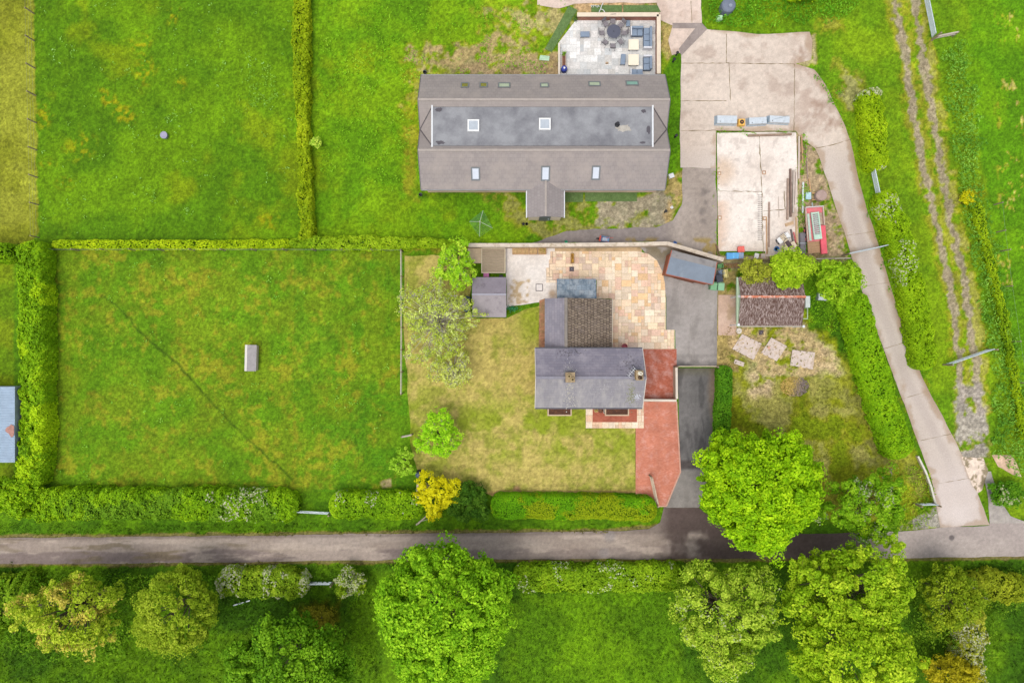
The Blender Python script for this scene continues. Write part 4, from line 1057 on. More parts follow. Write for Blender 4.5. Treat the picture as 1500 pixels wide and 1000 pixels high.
# ------------------------------------------------ converted barn (twin ridges, flat roof between)
def barn():
    zE,zR,zF=2.7,4.6,4.3
    xL,xR=-7.97,13.40
    yN=W(0,110.5,zE)[1]; yA=W(0,146,zR)[1]; yB=W(0,220,zR)[1]; yS=W(0,277,zE)[1]
    fN=W(0,156.5,zF)[1]; fS=W(0,214,zF)[1]; xb1=W(633,0,zF)[0]; xb2=W(956,0,zF)[0]
    yv=(yA+yB)/2; zV=zR-(yA-yv)*(zR-zF)/(yA-fN)
    root=thing('barn_conversion','long single-storey barn conversion with twin-ridged grey-brown tiled roof and flat grey centre','house',((xL+xR)/2,yv,0))
    V=lambda x,y,z: Vector((x,y,z))
    # walls
    i=.30; e=.10
    wl=MB(); a,b=xL+i,xR-i
    sl=(zR-zE)/(yN-yA)
    prof=[(yS+i,0),(yN-i,0),(yN-i,zE+sl*i-e),(yA,zR-e),(yv,zV-e),(yB,zR-e),(yS+i,zE+(zR-zE)/(yB-yS)*i-e)]
    n=len(prof); wl.add([(a,y,z) for y,z in prof]+[(b,y,z) for y,z in prof],[tuple(range(n)),tuple(range(2*n-1,n-1,-1))]+[((k+1)%n,k,n+k,n+(k+1)%n) for k in range(n)])
    wl.build('wall',BR('barn_brick',(226,194,172),(216,180,158),(224,208,192),.225,.075,.008,.85,plane='XZ'),root)
    for wx,ww in ((-5.5,1.2),(-2.6,1.0),(6.3,1.6),(9.6,1.6)): wall_window(root,(wx,yS+i),ww,1.1,'x',-1,1.0,FR_GREY)
    for wx,ww in ((-5,1.2),(0,1.2),(6.4,2.4),(10.6,2.4)): wall_window(root,(wx,yN-i),ww,1.1 if ww<2 else 1.9,'x',1,1.0 if ww<2 else .15,FR_GREY)
    # roof slopes
    t=.09
    r=MB(); r.slab([V(xL,yN,zE),V(xR,yN,zE),V(xR,yA,zR),V(xL,yA,zR)],t,True); r.slab([V(xL,yB,zR),V(xR,yB,zR),V(xR,yS,zE),V(xL,yS,zE)],t,True)
    roof=r.build('roof',BARN_T,root)
    r=MB()
    r.slab([V(xL,yA,zR),V(xR,yA,zR),V(xR,yv,zV),V(xb2,fN,zF),V(xb1,fN,zF),V(xL,yv,zV)],t,True)
    r.slab([V(xL,yv,zV),V(xb1,fS,zF),V(xb2,fS,zF),V(xR,yv,zV),V(xR,yB,zR),V(xL,yB,zR)],t,True)
    r.slab([V(xL,yv,zV),V(xb1,fN,zF),V(xb1,fS,zF)],t,True); r.slab([V(xR,yv,zV),V(xb2,fS,zF),V(xb2,fN,zF)],t,True)
    r.build('inner_roof',BARN_I,root)
    # flat roof with ponding stains
    m,nt,b=newmat('flat_roof_felt'); b.inputs['Roughness'].default_value=.75
    n1=noise(nt,.55,6,.65); n2=noise(nt,3.0,5,.7); n3=noise(nt,24,3,.7)
    c=mixrgb(nt,'MIX',ramp(nt,n1,.36,.62),S(116,116,121),S(148,149,152)); c=mixrgb(nt,'MIX',ramp(nt,n2,.60,.75,0,.5),c,S(156,157,160))
    f=ramp(nt,n3,.3,.7,.9,1.1); cm=nt.nodes.new('ShaderNodeCombineColor'); [nt.links.new(f,cm.inputs[q]) for q in range(3)]
    nt.links.new(mixrgb(nt,'MULTIPLY',1.0,c,cm.outputs[0]),b.inputs['Base Color'])
    fl=MB(); fl.box(xb1+.06,xb2-.06,fS+.02,fN-.02,zF-.12,zF+.012); flat=fl.build('flat_roof',m,root)
    st=M('damp_patch',(86,82,88),.5,.15)
    k=0
    for (cx,cy,w_,h_) in ((643,161,12,8),(645,209,14,7),(950,190,7,14),(943,163,8,7),(941,209,10,4)):
        x,y=W(cx,cy,zF); k+=1; rr=random.Random(k); pl=[(x+w_/2/PX*.93*math.cos(a_)*rr.uniform(.6,1.1),y+h_/2/PX*.93*math.sin(a_)*rr.uniform(.6,1.1)) for a_ in [j*math.pi/9 for j in range(18)]]
        pl=[(min(max(q[0],xb1+.08),xb2-.08),min(max(q[1],fS+.04),fN-.04)) for q in pl]
        d=MB(); d.prism(pl,zF+.010,zF+.016); d.build('damp_patch',st,flat)
    x,y=W(914,188,zF); rr=random.Random(4)
    d=MB(); d.prism([(x+.75*math.cos(j*.35)*rr.uniform(.5,1.1),y+.36*math.sin(j*.35)*rr.uniform(.6,1.1)) for j in range(18)],zF+.010,zF+.017); d.build('pale_stain',M('pale_stain',(176,170,160),.8,.2),flat)
    x,y=W(904,183,zF); d=MB(); d.tube((x,y,zF),(x,y,zF+.45),.08,.08,12); d.tube((x,y,zF+.45),(x,y,zF+.5),.13,.13,12); d.lathe([(.22,zF+.01),(.22,zF+.05),(.1,zF+.12)],(x,y),14); d.build('vent_pipe',M('black_plastic',(44,44,48),.5,.1),flat)
    pf=lambda x,y: zF+.01
    for px,py in ((693.6,184.7),(798,182.6)): skylight(flat,px,py,17,17,pf,FR_WHITE,M('dome_glass_reflection',(176,184,192),.12,.08,spec=.5),.22)  # dome panes also carry the sky reflection in their colour
    for (xb,xe) in ((xb1,xL),(xb2,xR)):
        d=MB(); d.box(xb-.07,xb+.07,fS-.12,fN+.12,zF-.05,zF+.07); d.build('edge_trim',ZINC,root)
        d=MB()
        for yy in (fN,fS): d.bar((xb,yy,zF+.012),(xe,yv,zV+.012),.10,.05)
        d.build('valley_flashing',M('valley_dark',(92,86,86),.6,.1),root)
    # ridge tiles, gutters, verge trim
    d=MB()
    for yy in (yA,yB): d.bar((xL,yy,zR+.01),(xR,yy,zR+.01),.20,.06)
    d.build('ridge_tiles',M('ridge_brown',(166,156,148),.75,.1),root)
    for yy,s in ((yN,1),(yS,-1)):
        d=MB(); y0=yy+s*.05; d.box(xL,xR,y0-.06,y0+.06,zE-.16,zE-.05); d.build('gutter',M('gutter_grey',(142,140,140),.5,.1),root)
    for xx in (xL-.02,xR+.02):
        d=MB()
        for p,q in (((yN,zE),(yA,zR)),((yA,zR),(yv,zV)),((yv,zV),(yB,zR)),((yB,zR),(yS,zE))): d.bar((xx,p[0],p[1]-.09),(xx,q[0],q[1]-.09),.06,.2)
        d.build('bargeboard',M('barge_dark',(108,104,106),.6,.1),root)
    pn=lambda x,y: zE+(yN-y)*(zR-zE)/(yN-yA); ps=lambda x,y: zE+(y-yS)*(zR-zE)/(yB-yS)
    for px,py,w_,h_,g in ((681,125,12,10,GLASS_OLV),(708.4,124.7,12,10,GLASS_OLV),(738.6,125,18,10,GLASS_GRN),(797.5,125,13,9,GLASS_GRN),(870.8,123,18,9.5,GLASS_GRN),(926,122,19,9.5,M('skylight_glass_teal',(132,170,156),.15,.1,spec=.5))):
        skylight(root,px,py,w_,h_,pn,FR_GREY,g)
    for px,py,w_,h_ in ((696.6,255,13,17),(799,254.6,13,19),(872.8,253.7,12.5,18)): skylight(root,px,py,w_,h_,ps,FR_GREY,GLASS_SKY)
    # gabled porch
    zp,zq=2.55,3.15
    x0,x1=W(772,0,zp)[0],W(826,0,zp)[0]; ys=W(0,318.5,zp)[1]; xm=(x0+x1)/2; yt=W(0,262,3.1)[1]
    q=MB(); q.box(x0+.18,x1-.18,ys+.2,yS+i+.02,0,zp-.05); q.build('porch_wall',CREAM,root)
    q=MB()
    for xe in (x0,x1): q.slab([V(xe,ys,zp),V(xm,ys,zq),V(xm,yt+.55,zq),V(xe,yt,zp)],.07,True)
    pr=q.build('porch_roof',BR('porch_tiles',(150,142,140),(142,134,132),(130,122,120),.28,.26,.012,.75,rot=math.pi/2,var=.08),root)
    for xe in (x0-.04,x1+.04):
        q=MB(); q.box(xe-.05,xe+.05,ys-.02,yS+.05,zp-.14,zp-.04); q.build('gutter',ZINC,pr)
    q=MB(); q.bar((xm,ys,zq+.01),(xm,yt+.5,zq+.01),.16,.05); q.build('ridge_tiles',M('ridge_brown',(166,156,148)),pr)
    wall_door(root,(xm,ys+.2),1.0,2.05,'x',-1,M('door_grey',(96,102,110),.5,.1))
barn()

# ------------------------------------------------ brick cottage with rear outshut
def cottage():
    zE,zR=4.5,6.1
    xL=W(784,0,zE)[0]; xR=W(941,0,zE)[0]; yN=W(0,510.5,zE)[1]; yS=W(0,597,zE)[1]; yM=W(0,553,zR)[1]
    root=thing('cottage','two-storey cottage with grey slate roof, two chimneys and a mossy rear wing','house',((xL+xR)/2,yM,0))
    V=lambda x,y,z: Vector((x,y,z))
    i=.22; a,b=xL+i,xR-i; wl=MB()
    prof=[(yS+i,0),(yN-i,0),(yN-i,zE),(yM,zR-.12),(yS+i,zE)]; n=5
    wl.add([(a,y,z) for y,z in prof]+[(b,y,z) for y,z in prof],[tuple(range(n)),tuple(range(2*n-1,n-1,-1))]+[((k+1)%n,k,n+k,n+(k+1)%n) for k in range(n)])
    wl.build('wall',BRICKW,root)
    for wx in (W(819,0)[0],W(904,0)[0]): wall_window(root,(wx,yS+i),1.3,1.2,'x',-1,2.75)
    wall_window(root,(W(861,0)[0],yS+i),.8,1.1,'x',-1,2.85); wall_door(root,(W(861,0)[0],yS+i),.95,2.05,'x',-1,M('door_green',(70,96,84),.5,.1))
    wall_window(root,(b,yM-1.2),1.0,1.1,'y',1,2.8); wall_window(root,(9.0,yN-i),1.0,1.1,'x',1,1.0); wall_door(root,(10.2,yN-i),.9,2.0,'x',1,M('door_white',(222,220,214),.5,.05))
    m=SLATE
    r=MB(); r.slab([V(xL,yN,zE),V(xR,yN,zE),V(xR,yM,zR),V(xL,yM,zR)],.08,True); rn=r.build('roof_slope',m,root)
    r=MB(); r.slab([V(xL,yS,zE),V(xR,yS,zE),V(xR,yM,zR),V(xL,yM,zR)],.08,True)
    rs=r.build('roof_slope',BR('welsh_slate_sunlit',(146,142,146),(138,134,140),(126,122,128),.5,.22,.010,.6,(168,163,160),.45,.7,.8,0,.10,fine=18,dstretch=(2.2,.5,1)),root)  # same slate, lighter: south slope's sunlight put into the colour
    r=MB(); r.bar((xL,yM,zR+.02),(xR,yM,zR+.02),.22,.07); r.build('ridge_tiles',M('ridge_slate',(132,130,140),.6,.12),root)
    for yy,s in ((yN,1),(yS,-1)):
        d=MB(); y0=yy+s*.06; d.box(xL,xR,y0-.055,y0+.055,zE-.15,zE-.04); d.build('gutter',M('gutter_dark',(84,84,92),.5,.1),root)
    for xx in (xL-.02,xR+.02):
        d=MB(); d.bar((xx,yN,zE-.08),(xx,yM,zR-.08),.05,.17); d.bar((xx,yM,zR-.08),(xx,yS,zE-.08),.05,.17); d.build('bargeboard',M('barge_pale',(206,200,190),.6,.1),root)
    # pale and dark weather streaks on the slates below the stacks
    def chimney(px,py,sx,sy,z,mat,pots):
        x,y=W(px,py,zR+.9); c=MB(); c.box(x-sx/2,x+sx/2,y-sy/2,y+sy/2,zR-1.0,z-.12); c.box(x-sx/2-.05,x+sx/2+.05,y-sy/2-.05,y+sy/2+.05,z-.12,z)
        o=c.build('chimney',mat,root)
        c=MB(); c.box(x-sx/2-.12,x+sx/2+.12,y-sy/2-.12,y+sy/2+.12,zR-1.0,zR+.02 if False else zR-.02); c.build('flashing',LEAD,o)
        for (dx,dy,pm) in pots:
            c=MB(); c.lathe([(.15,z),(.17,z+.06),(.12,z+.1),(.11,z+.42),(.14,z+.46),(.14,z+.5),(.085,z+.5),(.085,z+.2),(.0,z+.2)],(x+dx,y+dy),14); c.build('chimney_pot',pm,o,smooth=False)
    CH=BR('chimney_brick',(206,160,96),(180,130,84),(160,140,110),.225,.075,.01,.9,(226,206,170),.55,.75,3,plane='XZ')
    chimney(835.5,552.5,.66,.72,zR+.95,CH,((-.14,.12,M('pot_clay',(166,146,110),.9,.2)),(.14,-.14,M('pot_clay',(166,146,110)))))
    chimney(937,549.5,.50,.72,zR+.95,CH,((0,.16,M('pot_cream',(232,226,206),.8,.1)),(0,-.18,M('pot_sooty',(96,76,60),.9,.2))))
    x,y=W(923,544,5.9); d=MB(); d.tube((x,y,5.6),(x,y,6.9),.022,.022,6); d.tube((x-.28,y-.32,6.85),(x+.22,y+.3,6.85),.018,.018,6)
    for k in range(5): u=-1+.5*k; d.tube((x-.03+.25*u-.16,y+.31*u+.14,6.85),(x-.03+.25*u+.16,y+.31*u-.14,6.85),.012,.012,5)
    d.build('aerial',ZINC,root)
    # rear wing: slate on the left, mossy pantiles running down to the right
    z0,zw,z1=3.1,4.2,2.45
    xa=W(798,0,z0)[0]; xr=W(829,0,zw)[0]; xc=W(896,0,z1)[0]; yt=W(0,437,3.4)[1]; yb=yN-.05
    wl=MB(); p=[(xa+.15,0),(xc-.15,0),(xc-.15,z1-.06),(xr,zw-.12),(xa+.15,z0-.06)]
    wl.add([(x,yt-.15,z) for x,z in p]+[(x,yb-.1,z) for x,z in p],[tuple(range(5)),tuple(range(9,4,-1))]+[((k+1)%5,k,5+k,5+(k+1)%5) for k in range(5)])
    wl.build('rear_wall',BRICKW,root)
    r=MB(); r.slab([V(xa,yb,z0),V(xr,yb,zw),V(xr,yt,zw),V(xa,yt,z0)],.08,True)
    r.build('rear_slate_slope',BR('rear_slate',(140,134,142),(128,124,134),(112,108,118),.42,.22,.010,.6,(112,98,102),.56,.72,.8,math.pi/2,.12,fine=16),root)
    # pantiles as real ridged rows
    r=MB(); ncol=int((yt-yb)/.20); nrow=15
    ys_=[yb+(yt-yb)*k/(ncol*4) for k in range(ncol*4+1)]
    Vv=[];Ff=[]
    rows=[]
    for j in range(nrow):
        for e_ in (0,1):
            u=(j+e_)/nrow; lift=.045*(1-e_)*0+(.05 if e_ else .0)
            rows.append([(xr+(xc-xr)*u+(.02 if e_ else 0), y, zw+(z1-zw)*u+lift*1.3+.014*math.sin(k*math.pi/2)) for k,y in enumerate(ys_)])
    nv=len(ys_)
    for rw in rows: Vv+=rw
    for a_ in range(len(rows)-1):
        for k in range(nv-1): Ff.append((a_*nv+k,a_*nv+k+1,(a_+1)*nv+k+1,(a_+1)*nv+k))
    r.add(Vv,Ff); 
    mm,nt,bb=newmat('mossy_pantile'); bb.inputs['Roughness'].default_value=.9
    n1=noise(nt,4.5,5,.72,(1.6,.8,1)); n2=noise(nt,1.1,5,.6); n3=noise(nt,9,4,.7,(1.5,.8,1))
    tc=nt.nodes.new('ShaderNodeTexCoord'); mp=nt.nodes.new('ShaderNodeMapping'); mp.inputs['Rotation'].default_value=(0,0,math.pi/2); nt.links.new(tc.outputs['Object'],mp.inputs[0])
    tb=nt.nodes.new('ShaderNodeTexBrick'); nt.links.new(mp.outputs[0],tb.inputs['Vector'])
    for k_,v_ in (('Scale',1.0),('Brick Width',.22),('Row Height',.29),('Mortar Size',.035),('Mortar Smooth',.4)): tb.inputs[k_].default_value=v_
    tb.inputs['Color1'].default_value=S(108,95,84); tb.inputs['Color2'].default_value=S(142,127,113); tb.inputs['Mortar'].default_value=S(72,61,53)
    c=mixrgb(nt,'MIX',ramp(nt,n1,.50,.66,0,.7),tb.outputs['Color'],S(150,134,116)); c=mixrgb(nt,'MIX',ramp(nt,n3,.58,.70),c,S(190,172,138)); c=mixrgb(nt,'MIX',ramp(nt,n2,.55,.75,0,.6),c,S(122,110,104))
    nt.links.new(c,bb.inputs['Base Color'])
    r.build('rear_pantile_slope',mm,root)
    r=MB(); r.bar((xr,yb,zw+.05),(xr,yt,zw+.05),.26,.08); r.build('rear_ridge',M('rear_ridge',(132,124,116),.8,.15),root)
    r=MB(); r.bar((xc+.05,yb,z1-.08),(xc+.05,yt,z1-.08),.10,.10); r.build('gutter',M('rear_gutter',(196,186,168),.6,.1),root)
    # slate-roofed lean-to at the end
    l0=W(815.5,0,2.3)[0]; l1=W(873,0,2.3)[0]; lt=W(0,408.5,2.2)[1]; lb=yt+.02
    wl=MB(); wl.box(l0+.12,l1-.12,lb,lt-.15,0,2.15); wl.build('lean_to_wall',CREAM,root)
    r=MB(); r.slab([V(l0,lb,2.75),V(l1,lb,2.75),V(l1,lt,2.3),V(l0,lt,2.3)],.07,True)
    r.build('lean_to_roof',BR('mottled_slate',(128,142,154),(150,158,164),(96,108,120),.42,.5,.012,.65,(88,104,118),.46,.62,1.8,0,.16,fine=8),root)
    # ground-floor bays
    for (p0,p1) in ((802,837.5),(886,921.5)):
        zb=2.35; x0,x1=W(p0,0,zb)[0],W(p1,0,zb)[0]; y1=yS+i-.02; y0=W(0,608.8,zb)[1]
        q=MB(); q.box(x0+.1,x1-.1,y0+.1,y1,0,.7); q.build('bay_wall',BRICKW,root)
        bw=MB()
        for u in range(5):
            xx=x0+.1+(x1-x0-.2)*u/4; bw.box(xx-.035,xx+.035,y0+.1,y0+.17,.7,zb-.1)
        bw.box(x0+.1,x1-.1,y0+.08,y0+.19,.7,.76); bw.box(x0+.1,x1-.1,y0+.08,y0+.19,zb-.16,zb-.1)
        o=bw.build('bay_window',FR_WHITE,root); g=MB(); g.box(x0+.12,x1-.12,y0+.12,y0+.15,.76,zb-.16); g.build('pane',GLASS,o)
        [MB().box(u,u+.06,y0+.2,y1,.7,zb-.1).build('bay_cheek',FR_WHITE,root) for u in (x0+.1,x1-.16)]
        q=MB(); q.slab([V(x0+.12,y0+.12,zb-.02),V(x1-.12,y0+.12,zb-.02),V(x1-.12,y1,zb+.22),V(x0+.12,y1,zb+.22)],.06,True)
        ro=q.build('bay_roof',BR('bay_tiles',(104,68,50),(84,56,44),(64,46,38),.17,.14,.012,.9,(140,86,60),.58,.72,5,0,.25),root)
        q=MB(); q.box(x0,x1,y0,y0+.11,zb-.10,zb+.03); q.box(x0,x0+.11,y0+.11,y1,zb-.10,zb+.03); q.box(x1-.11,x1,y0+.11,y1,zb-.10,zb+.03)
        q.build('fascia',M('bay_fascia',(200,176,148),.7,.12),ro)
cottage()
def specks(root,name,plane,cx,cy,sx,sy,n,c0,c1,seed,size=.05):
    # lichen, moss and soot flecks lying on a slope
    r=np.random.default_rng(seed); x,y=W(cx,cy,5.4); X=x+r.normal(0,sx,n); Y=y+r.normal(0,sy,n)
    Z=np.array([plane(a,b)+.012 for a,b in zip(X,Y)]); P=np.stack([X,Y,Z],1); N=np.tile(np.array([[0,0,1.]]),(n,1))+r.normal(0,.05,(n,3))
    o=leaves_obj(name,[leaf_geo(P,N,size*r.uniform(.5,1.6,n),lerp3(C(*c0),C(*c1),r.random(n)),.7)],root,VC('roof_lichen',.9,((9.0,.1),),0),origin=tuple(root.location)); o['kind']='stuff'
_c=[o for o in COL.objects if o.name=='cottage'][0]; _yN=W(0,510.5,4.5)[1]; _yS=W(0,597,4.5)[1]; _yM=W(0,553,6.1)[1]
_pl=lambda x,y: (4.5+(_yN-y)*1.6/(_yN-_yM)) if y>_yM else (4.5+(y-_yS)*1.6/(_yM-_yS))
specks(_c,'pale_lichen',_pl,834,541,.28,.34,110,(160,156,160),(182,178,180),1,.04); specks(_c,'pale_lichen',_pl,835,572,.26,.7,150,(168,164,150),(190,186,176),2,.045)
specks(_c,'dark_moss',_pl,924,536,.42,.42,150,(92,90,94),(116,112,118),3,.045); specks(_c,'dark_moss',_pl,836,517,.55,.22,90,(96,92,100),(112,108,114),4,.05)
specks(_c,'pale_lichen',_pl,890,566,1.2,.45,70,(166,162,166),(180,178,180),5,.03); specks(_c,'pale_lichen',_pl,934,581,.16,.12,60,(180,182,190),(196,198,206),6,.045); specks(_c,'olive_moss',_pl,926,577,.22,.5,140,(126,128,100),(140,142,112),7,.05)

# ------------------------------------------------ outbuildings
def gable_shed(name,label,cat,x0,x1,y0,y1,ze,zr,ridge,roofm,wallm,over=.12,rz=0,c=None,trim=None,rpos=.5,extra=None):
    """ridge 'x' or 'y'; built about its own centre and turned by rz"""
    cx,cy=((x0+x1)/2,(y0+y1)/2) if c is None else c
    hx,hy=(x1-x0)/2,(y1-y0)/2
    root=thing(name,label,cat,(cx,cy,0),rz)
    w=MB(); ov=over
    if ridge=='x':
        ym=-hy+2*hy*rpos; p=[(-hy+ov,0),(hy-ov,0),(hy-ov,ze-.05),(ym,zr-.09),(-hy+ov,ze-.05)]
        w.add([(-hx+ov,y,z) for y,z in p]+[(hx-ov,y,z) for y,z in p],[tuple(range(5)),tuple(range(9,4,-1))]+[((k+1)%5,k,5+k,5+(k+1)%5) for k in range(5)])
        sl=[[(-hx,hy,ze),(hx,hy,ze),(hx,ym,zr),(-hx,ym,zr)],[(-hx,-hy,ze),(hx,-hy,ze),(hx,ym,zr),(-hx,ym,zr)]]; rd=((-hx,ym,zr+.01),(hx,ym,zr+.01))
    else:
        xm=-hx+2*hx*rpos; p=[(-hx+ov,0),(hx-ov,0),(hx-ov,ze-.05),(xm,zr-.09),(-hx+ov,ze-.05)]
        w.add([(x,-hy+ov,z) for x,z in p]+[(x,hy-ov,z) for x,z in p],[tuple(range(5)),tuple(range(9,4,-1))]+[((k+1)%5,k,5+k,5+(k+1)%5) for k in range(5)])
        sl=[[(-hx,hy,ze),(-hx,-hy,ze),(xm,-hy,zr),(xm,hy,zr)],[(hx,hy,ze),(hx,-hy,ze),(xm,-hy,zr),(xm,hy,zr)]]; rd=((xm,-hy,zr+.01),(xm,hy,zr+.01))
    w.build('wall',wallm,root,world=False)
    ms=roofm if isinstance(roofm,(list,tuple)) else (roofm,roofm)
    for q,mt in zip(sl,ms): s=MB(); s.slab(q,.05,True); s.build('roof_slope',mt,root,world=False)
    if trim: s=MB(); s.bar(rd[0],rd[1],.14,.04); s.build('ridge_cap',trim,root,world=False)
    return root
TIMB=M('shed_boards',(150,116,80),.85,.2,3,stretch=(8,8,.6))
FELT=M('shed_felt',(138,130,138),.9,.12,1.2,dirt=(110,102,110),dirt_amt=.35)
FELT_SUNLIT=M('shed_felt_sunlit',(156,148,150),.9,.12,1.2,dirt=(130,122,126),dirt_amt=.3)  # lit copy of the felt, sun on the south slope painted in
zs=2.0; x0,_=W(692,0,zs); x1,_=W(741.5,0,zs); _,y1=W(0,406,zs); _,y0=W(0,464.5,zs)
sh=gable_shed('garden_shed','timber garden shed with grey felt roof between the fruit trees and white hardstanding','shed',x0,x1,y0,y1,2.0,2.6,'x',(FELT,FELT_SUNLIT),TIMB,trim=M('ridge_felt',(160,158,168),.8,.1),rpos=.56)
x,y=sh.location.x,sh.location.y; wall_door(sh,(x1-.12,y),.8,1.75,'y',1,TIMB); wall_window(sh,(x,y0+.12),.8,.6,'x',-1,1.0)
# tilted timber workshop with pent grey roof
def workshop():
    zl=2.3
    P=[P3(984.5,366.5,zl+.3),P3(1050,383.5,zl+.3),P3(1044,416.5,zl),P3(975.5,401,zl)]
    c=sum((p for p in P),Vector())/4
    root=thing('timber_workshop','tilted timber workshop with blue-grey felt roof at the back of the driveway','shed',(c.x,c.y,0))
    u=(P[1]-P[0]); u.z=0; u.normalize(); v=(P[3]-P[0]); v.z=0; v.normalize()
    w=MB(); Q=[P[0]+u*.12+v*.12,P[1]-u*.12+v*.12,P[2]-u*.12-v*.12,P[3]+u*.12-v*.12]
    w.add([(q.x,q.y,0) for q in Q]+[(q.x,q.y,q.z-.06) for q in Q],[(0,1,2,3),(7,6,5,4)]+[((k+1)%4,k,4+k,4+(k+1)%4) for k in range(4)])
    w.build('wall',M('workshop_boards',(150,92,68),.85,.2,3),root)
    r=MB(); r.slab(P,.05,True); r.build('roof',M('workshop_felt',(124,134,146),.85,.10,1.0,dirt=(138,146,156),dirt_amt=.3),root)
    m=P[0].lerp(P[3],.28); n=P[1].lerp(P[2],.28)
    r=MB(); e=Vector((0,0,.006)); r.slab([P[0]+e,P[1]+e,n+e,m+e],.02,True); r.build('roof_band',M('workshop_felt_grey',(138,134,132),.85,.12,1.4,dirt=(116,112,112),dirt_amt=.4),root)
    for a,b,nm in ((P[0],P[3],'bargeboard'),(P[3],P[2],'bargeboard'),(P[1],P[2],'bargeboard')):
        d=MB(); o_=(Vector((a.x+b.x,a.y+b.y,0))/2-Vector((c.x,c.y,0))); o_.normalize(); d.bar(a+o_*.03-Vector((0,0,.05)),b+o_*.03-Vector((0,0,.05)),.06,.14); d.build(nm,M('barge_rust',(160,92,74),.7,.15),root)
    mid=(Q[2]+Q[3])/2; d=MB(); pa=mid-u*.9-v*-.03; pb=mid+u*.9+v*.03; d.bar((pa.x,pa.y,1.0),(pb.x,pb.y,1.0),.05,1.9); d.build('door',M('workshop_door',(132,80,60),.8,.2),root)
workshop()
# old garage with lichened roof and orange ridge
def garage():
    ze,zr=2.3,3.0
    x0=W(1085,0,zr)[0]; x1=W(1180,0,zr)[0]; y0=W(0,477,ze)[1]; ym=W(0,434,zr)[1]; y1=W(0,406,ze)[1]
    root=thing('garage','old garage with brown lichen-streaked roof and orange ridge, half under pale trees','garage',((x0+x1)/2,ym,0))
    V=lambda x,y,z: Vector((x,y,z))
    w=MB(); p=[(y0+.15,0),(y1-.15,0),(y1-.15,ze-.03),(ym,zr-.1),(y0+.15,ze-.03)]
    w.add([(x0+.62,y,z) for y,z in p]+[(x1-.1,y,z) for y,z in p],[tuple(range(5)),tuple(range(9,4,-1))]+[((k+1)%5,k,5+k,5+(k+1)%5) for k in range(5)])
    w.build('wall',CREAM,root)
    mm,nt,bb=newmat('lichen_roof'); bb.inputs['Roughness'].default_value=.9
    n1=noise(nt,6,5,.72,(2.4,.55,1)); n2=noise(nt,1.2,4,.6); n3=noise(nt,22,4,.7,(1,.5,1))
    c=mixrgb(nt,'MIX',ramp(nt,n1,.44,.64),S(88,58,46),S(196,180,174)); c=mixrgb(nt,'MIX',ramp(nt,n3,.50,.68,0,.7),c,S(110,88,80)); c=mixrgb(nt,'MIX',ramp(nt,n2,.5,.72,0,.6),c,S(92,70,62))
    nt.links.new(c,bb.inputs['Base Color'])
    for ye in (y0,y1):
        # corrugated sheets
        r=MB(); n=int((x1-x0)/.09); xs=[x0+(x1-x0)*k/(n*2) for k in range(n*2+1)]; m=len(xs)
        r.add([(x,ye,ze+.03*(k%2)) for k,x in enumerate(xs)]+[(x,ym,zr+.03*(k%2)) for k,x in enumerate(xs)],[(k,k+1,m+k+1,m+k) for k in range(m-1)])
        r.build('roof_slope',mm,root)
    r=MB(); r.bar((x0,ym-.03,zr+.06),(x1,ym-.03,zr+.06),.20,.08); rd=r.build('ridge_tiles',M('orange_ridge',(196,118,90),.8,.2,2,dirt=(222,204,192),dirt_amt=.55),root)
    r=MB(); xg=W(1081.5,0,ze)[0]; r.box(xg-.14,xg+.12,y0-.05,y1,ze-.14,ze+.0); r.build('door_canopy',M('pale_green_paint',(176,196,166),.6,.1),root)
    d=MB(); d.box(x0+.54,x0+.61,ym-2.0,ym+1.6,.05,2.1); d.build('garage_door',M('pale_green_paint',(176,196,166)),root)
    r=MB(); r.box(x0,x1,y0-.10,y0-.02,ze-.12,ze-.02); r.build('gutter',M('garage_gutter',(176,168,160),.6,.1),root)
    xx,yy=W(1183,442,2.2); r=MB(); r.box(xx-.2,xx+.2,yy-.5,yy+.5,1.9,2.25); r.build('side_box',M('pale_tin',(196,204,200),.5,.1),root)
    fx,fy=W(1181,459,1.6); r=MB(); r.box(fx-.25,fx+.2,fy+.5,fy+.56,1.4,1.5); r.box(fx+.14,fx+.2,fy-.5,fy+.5,1.4,1.5); r.box(fx-.25,fx+.14,fy-.5,fy-.44,1.4,1.5); r.box(fx+.14,fx+.2,fy-.5,fy-.44,0,1.4); r.box(fx+.14,fx+.2,fy+.44,fy+.5,0,1.4); r.build('side_frame',M('pale_green_paint',(176,196,166)),root)
    for (a,b) in ((1081,475.5),(1176,478),(1082,434)):
        xx,yy=W(a,b,2.2); r=MB(); r.tube((xx,yy,0),(xx,yy,2.3),.045,.045,8); r.lathe([(.05,2.2),(.12,2.32),(.12,2.4)],(xx,yy),10); r.build('downpipe',ZINC,root)
garage()
